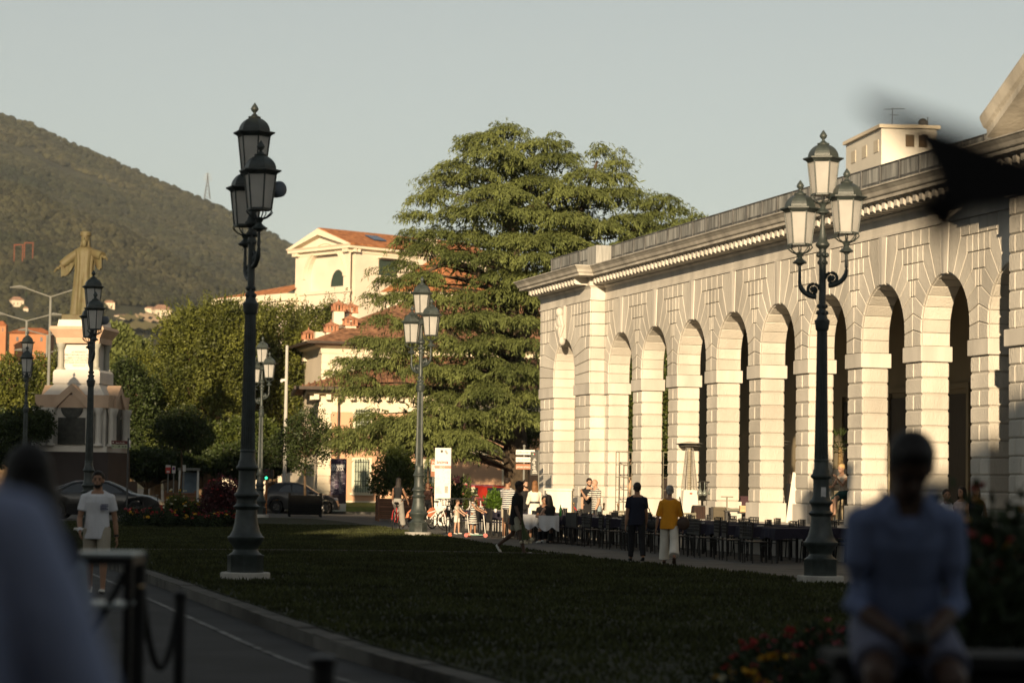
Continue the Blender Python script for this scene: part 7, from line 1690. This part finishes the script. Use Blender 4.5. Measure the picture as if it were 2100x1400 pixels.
# blurred man sitting on a low wall, bent over his phone
SYf = 9.3; sc = FPX/SYf
P = at(1848, 1330, SYf); seat = P.z
t = thing('stone_wall_seat', 'low dark stone wall the blurred man in blue sits on', 'low wall', (P.x+.1, SYf+.3, 0), 0)
b = MB(); b.box(-.3, 2.6, -.18, .2, -.1, seat-.09, .02); b.build('wall_body', mat('dark stone', (.012, .012, .011), .9, .2, 3., .4), t); b = MB(); b.box(-.35, 2.65, -.22, .24, seat-.09, seat-.03, .01); b.build('coping', mat('coping stone', (.016, .016, .015), .9, .2, 3.), t)
bm_, J, hn, U = person('out-of-focus man in a pale blue shirt sitting and looking down at his hands', (P.x, SYf+.05, 0), .0, 1.78, legs=((1.15, 1.1, .22), (1.2, 1.1, .28)), arms=((.32, .1, 1.1, .75), (.32, .1, 1.1, .75)), lean=.34, head=(0, .36), slv=.85, top=BL_T, top_len=.02, sleeve=1.35, bottom='shorts', bot=fabric('pale blue grey shorts', (.13, .14, .2)), sk=(.075, .043, .03), hairc=(.012, .01, .009), hipz=seat+.08, wide=.93, vox=.009, curl=1.0)
w0 = (hn[0][2]+hn[1][2])/2*(1.78/1.75)
b = MB(); b.box(-.04, .04, -.075, .075, -.005, .005, .004); o = b.build('phone', BK_SH); o.location = Vector((P.x, SYf+.05, 0))+w0+Vector((0, -.03, .04)); o.rotation_euler = (.5, 0, 0); tag(o, 'small dark phone in the hands of the blurred man in blue', 'phone')
b = MB(); q = [U(0, -.1, .5), ]
for s in (-1, 1): b.add([U(s*.02, -.12, .4), U(s*.11, -.1, .47), U(s*.1, .02, .56), U(s*.05, -.07, .53)], [(0, 1, 2, 3)])
o = b.build('collar', BL_T, bm_); sm = o.modifiers.new('t', 'SOLIDIFY'); sm.thickness = .012
# blurred person at the left edge in a pale blue shirt, seen from behind and the side
Yn = 4.1; P = at(-262, 1000, Yn)
sh = fabric('light blue linen', (.24, .28, .42), .05)
nb, J, hn, U = person('very blurred person in a pale blue shirt cut by the left edge', (P.x, Yn, 0), radians(182), 1.99, arms=((.25, .2, .5, .2), (-.02, .42, .2, -.1)), lean=.06, top=sh, top_len=.1, sleeve=1.6, bot=DKT, sk=SKD, hairc=(.011, .009, .008), waist=1.5, wide=1.18, head=(0, .5))
# dark-haired person beyond
Yd = 9.4; P = at(66, 1000, Yd)
person('blurred dark-haired person in black between the left edge and the walking man', (P.x, Yd, 0), radians(215), 1.77, sex='f', arms=((.2, .14, .4, .2), (.1, .14, .3, .1)), lean=.06, top=B_T, top_len=.2, sleeve=1.5, bot=DKT, sk=SKD, hair='long', hairc=(.011, .009, .008), waist=1.25)
P = at(100, 1000, 9.5)
person('blurred person in a light grey-blue top mostly behind the dark-haired one', (P.x-.03, 9.5, 0), radians(190), 1.63, sex='f', top=fabric('pale grey blue top', (.2, .23, .27)), sleeve=.6, bot=DKT, sk=SKD, hair='bob', hairc=(.011, .009, .0085))
# blurred high table with shelf and the rope barrier
Yt = 12.; k_ = Yt/FPX
P = at(225, 1130, Yt); t = thing('high_table', 'blurred dark steel high table with pale top and lower shelf at the left', 'table', (P.x, Yt, 0), 0)
zt = P.z; z2 = at(225, 1232, Yt).z; w_ = .155
b = MB(); b.box(-w_, w_, -.25, .12, zt-.02, zt+.0, .004); b.build('tabletop', M_slab, t)
b = MB(); b.box(-w_, w_, -.26, .13, zt-.06, zt-.022); b.build('rim', M_drk, t)
b = MB(); b.box(-w_, w_*.75, -.25, .1, z2-.02, z2, .004); b.build('shelf', M_slab, t)
for x, y in ((-w_+.01, -.24), (w_-.015, -.24), (-w_+.02, .1), (w_*.45, .1)): b = MB(); b.box(x-.012, x+.012, y-.012, y+.012, -.12, zt-.06); b.build('leg', M_drk, t)
b = MB(); b.tube([(w_*.7, -.2, zt-.1), (w_*.3, -.2, z2+.02), (-w_, -.2, z2-.35)], .02, 6); b.build('brace', M_drk, t)
def bollard(px, ytop, Y, label, r=.03):
    P = at(px, ytop, Y); t = thing('bollard', label, 'bollard', (P.x, Y, 0), 0, 'blurred posts of the rope barrier'); b = MB(); b.lathe([(r*1.8, -.13), (r*1.8, -.08), (r, -.06), (r, P.z-.05), (r*1.2, P.z-.04), (r*1.2, P.z-.01), (r*.6, P.z)], 14); b.build('post', M_drk, t); return Vector((P.x, Y, P.z-.03))
p1 = bollard(287, 1130, 12.2, 'blurred black post right against the high table', .035); p2 = bollard(370, 1210, 12.6, 'blurred black post at the right end of the hanging rope'); bollard(663, 1342, 10.6, 'blurred short post top at the bottom of the picture', .05)
a = at(291, 1200, 12.2); c = p2
b = MB(); b.tube([a.lerp(c, i/14)+Vector((0, 0, -.39*(1-(2*i/14-1)**2))) for i in range(15)], .018, 8); tag(smoothobj(b.build('barrier_rope', mat('black rope', (.013, .013, .013), .9, .2, 20.)), 60), 'blurred black rope sagging between the two left posts', 'rope')
b = MB(); b.ball(at(290, 1202, 12.1), .013, 10, 8); tag(b.build('rope_hook', M_gold), 'small brass hook shining where the rope meets the post', 'hook')
# dark parasol edge very close to the camera, top right
Yu = 2.5
def upx(x, y, Y=Yu): return at(x, y, Y)
t = thing('black_parasol', 'very blurred black parasol corner with hanging flap, top right', 'parasol', upx(2200, 380), 0); o0 = t.location.copy()
b = MB(); tip = upx(1775, 218, Yu+.05)-o0
top_ = [(1765, 200), (1825, 214), (1880, 232), (1940, 250), (2010, 275), (2080, 300), (2200, 330), (2400, 360)]; bot = [(1772, 226), (1822, 262), (1868, 312), (1895, 362), (1915, 425), (2000, 452), (2200, 430), (2400, 420)]
v = []
for i, ((x0_, y0_), (x1_, y1_)) in enumerate(zip(top_, bot)):
    d_ = .02+.035*i; v += [upx(x0_, y0_, Yu)-o0, upx(x1_, y1_, Yu-.06)-o0, upx((x0_+x1_)/2, (y0_+y1_)/2-4, Yu+d_)-o0]
n = len(top_); b.add(v, [(3*i, 3*i+3, 3*i+4, 3*i+1) for i in range(n-1)]+[(3*i+1, 3*i+4, 3*i+5, 3*i+2) for i in range(n-1)]+[(3*i+2, 3*i+5, 3*i+3, 3*i) for i in range(n-1)]+[(0, 1, 2), (3*n-3, 3*n-2, 3*n-1)])
M_can = mat('black canvas', (.007, .006, .006), .95, .1, 5.)
b.build('canopy', M_can, t)
b = MB(); P0, P1 = upx(1925, 390)-o0, upx(1945, 500)-o0; b.tube([P0, P0.lerp(P1, .6), P1], [.04, .026, .008], 8); b.build('hanging_flap', M_can, t)
b = MB(); b.tube([upx(2400, 390, Yu)-o0, upx(2400, 390, Yu)-o0+Vector((.05, 0, -2.1))], .02, 8); b.build('pole', M_drk, t)
# ================================================================= flower beds
M_fl = {'red': mat('red petals', (.32, .03, .03), .7, .3, 9., island=.3), 'pink': mat('pink petals', (.42, .1, .12), .7, .2, 9., island=.3), 'yellow': mat('yellow petals', (.6, .34, .03), .7, .2, 9., island=.3), 'white': mat('cream petals', (.6, .58, .42), .7, .1, 9.)}
M_bed = mat('flower bed leaves', (.022, .034, .012), .7, .3, 3., island=.5, trans=.2)
def flowerplant(label, P, r, h, cols, nl, nf, seed, fr=.045, name='flowering_plant', group=None, L=.09, lm=None):
    rg = random.Random(seed); t = thing(name, label, 'plant', P, 0, group); v = []; f = []
    crown(v, f, rg, (0, 0, h*.5), (r, r*.8, h*.5), nl, L, L*.45, fill=.1, lump=.5, up=.5)
    b = MB(); b.v = v; b.f = f; b.build('foliage', lm or M_bed, t, fix=False)
    for i in range(nf):
        a = rg.uniform(0, 2*pi); q = sqrt(rg.random()); x, y = r*q*cos(a), r*.8*q*sin(a); z = h*(.55+.5*sqrt(max(0, 1-q*q)))*rg.uniform(.85, 1.1); v = []; f = []; c = Vector((x, y, z)); rr = fr*rg.uniform(.7, 1.3)
        for j in range(12): d = rvec(rg); d.z = abs(d.z)*.7; leaf(v, f, c, d.normalized(), rvec(rg), rr, rr*.7)
        b = MB(); b.v = v; b.f = f; b.build('flower', M_fl[cols[i % len(cols)]], t, fix=False)
    return t
# bed at bottom right: real plants on the lawn, 14-18 m away
rg = random.Random(12)
BP = [(1600, 1330, 15.5, .3, .5, ('yellow', 'red')), (1530, 1330, 15.3, .28, .42, ('yellow', 'yellow', 'white')), (1490, 1330, 15.0, .2, .3, ('white', 'yellow')), (1580, 1290, 17.0, .36, .5, ('red',)), (1650, 1290, 17.2, .36, .52, ('red', 'pink')), (1720, 1290, 17.4, .36, .52, ('red', 'pink')), (1640, 1350, 15.0, .34, .4, ('yellow', 'red', 'pink')), (1700, 1340, 15.3, .34, .5, ('red', 'pink')), (1760, 1330, 15.8, .34, .5, ('red',)), (1630, 1230, 19.0, .36, .45, ('red', 'pink')), (1700, 1235, 19.2, .36, .5, ('red', 'pink')), (1560, 1260, 18.4, .3, .4, ('red', 'pink'))]
for i, (px, py, Y, r, h, cols) in enumerate(BP): P = at(px, py, Y); flowerplant('clump of %s blooms in the bed left of the seated man' % (' and '.join(sorted(set(cols)))), (P.x, Y, .0), r, max(.25, h), cols, 900, 12, 60+i, group='flower clumps bottom right '+'-'.join(sorted(set(cols))))
# tall plants right behind the seated man
for i, (px, ytop, Y, r, cols) in enumerate(((1985, 1050, 12.5, .3, ('red', 'pink')), (2040, 1040, 12.0, .28, ('yellow',)), (2085, 1070, 12.6, .3, ('yellow', 'yellow', 'white')), (2110, 1120, 11.5, .3, ('yellow', 'red')), (1950, 1110, 13, .3, ('red', 'yellow')), (2020, 1140, 11.2, .32, ('red',)), (1890, 1200, 12.5, .3, ('pink',)))):
    P = at(px, ytop, Y); h = P.z; flowerplant('tall plant with %s blooms at the right edge behind the seated man' % (' and '.join(sorted(set(cols)))), (P.x, Y, 0), r, h, cols, 2600, 12, 80+i, group='tall flowering plants at the right edge '+'-'.join(sorted(set(cols))))
# far bed behind the lawn, left of the big lamp post
for i in range(17):
    px = 262+i*14+rg.uniform(-4, 4); Y = 79+rg.uniform(-1.5, 1.5); P = at(px, 1000, Y)
    flowerplant('low clump of reddish flowers in the far bed left of the big lamp', (P.x, Y, 0), .36, rg.uniform(.4, .7), (('red', 'pink'), ('yellow', 'red'), ('red',))[i % 3], 420, 7, 120+i, fr=.07, group='low clumps in the far bed', L=.1)
for i, (px, w_, h) in enumerate(((365, .42, 1.15), (385, .4, .95), (412, .36, .8), (350, .3, .8))): P = at(px, 1000, 80.5); flowerplant('pale-tipped upright plant in the far bed', (P.x, 80.5, 0), w_, h, ('white', 'yellow'), 900, 12, 150+i, fr=.06, group='pale-tipped plants in the far bed', lm=M_sm, L=.12)
P = at(462, 1000, 80); flowerplant('round dark red-leaved bush beside the big lamp post', (P.x, 80., 0), .78, 1.55, ('red', 'red', 'pink'), 6500, 40, 160, fr=.06, name='red_bush', lm=mat('dark red leaves', (.05, .012, .014), .6, .4, 2., island=.4), L=.11)
# oleander and green shrubs near the red car
for i, (px, Y, w_, h, cols, lb, m_) in enumerate(((938, 93, .75, 1.65, ('pink', 'white'), 'pink oleander bush right of the white totem', M_sm), (880, 94, .45, 1.3, ('pink', 'yellow'), 'flowering bush between the lamp and the white totem', M_sm), (1018, 96, .5, 1.25, (), 'bright green shrub right of the red car', mat('fresh green leaves', (.09, .16, .02), .5, .2, 2., island=.4, trans=.4)))):
    P = at(px, 1000, Y); flowerplant(lb, (P.x, Y, 0), w_, h, cols or ('pink',), 2600, 26 if cols else 0, 170+i, fr=.09, name='shrub', lm=m_, L=.16)
# ================================================================= evening haze
M_hz = bpy.data.materials.new('haze air'); M_hz.use_nodes = True; n_ = M_hz.node_tree; n_.nodes.remove(n_.nodes['Principled BSDF'])
pv = n_.nodes.new('ShaderNodeVolumePrincipled'); pv.inputs['Color'].default_value = (.84, .94, 1, 1); pv.inputs['Density'].default_value = .000065; pv.inputs['Anisotropy'].default_value = .0
n_.links.new(pv.outputs[0], n_.nodes['Material Output'].inputs['Volume'])
b = MB(); b.box(-1650, 1650, -120, 3050, -2.6, 560); hz_o = b.build('haze', M_hz); hz_o['kind'] = 'stuff'; hz_o['label'] = 'thin evening haze over the town and hills'
S.cycles.volume_bounces = 0
block(-12, -7.5, 21.1, 'unseen added house behind the viewer, raised to shade the left tables')
block(-7.5, 45, 19.7, 'unseen added long house behind the viewer, height set for shade on the arcade')
block(-20, -16.7, 21.2, 'unseen added narrow house behind the viewer, height set for the lawn shade')
block(-16.7, -15.9, 18.9, 'unseen added low strip behind the viewer, a notch letting sun onto the lawn')  # gap in the added shade blocks, lets a sun patch reach the lawn
block(-15.9, -12, 21.2, 'unseen added second narrow house behind the viewer, height set for the lawn shade')
block(-29, -20, 30.5, 'unseen added tall house behind the viewer, shading the lamp by the monument')
block(-70, -29, 35.5, 'unseen added tallest block behind the viewer, shading the foot of the monument')
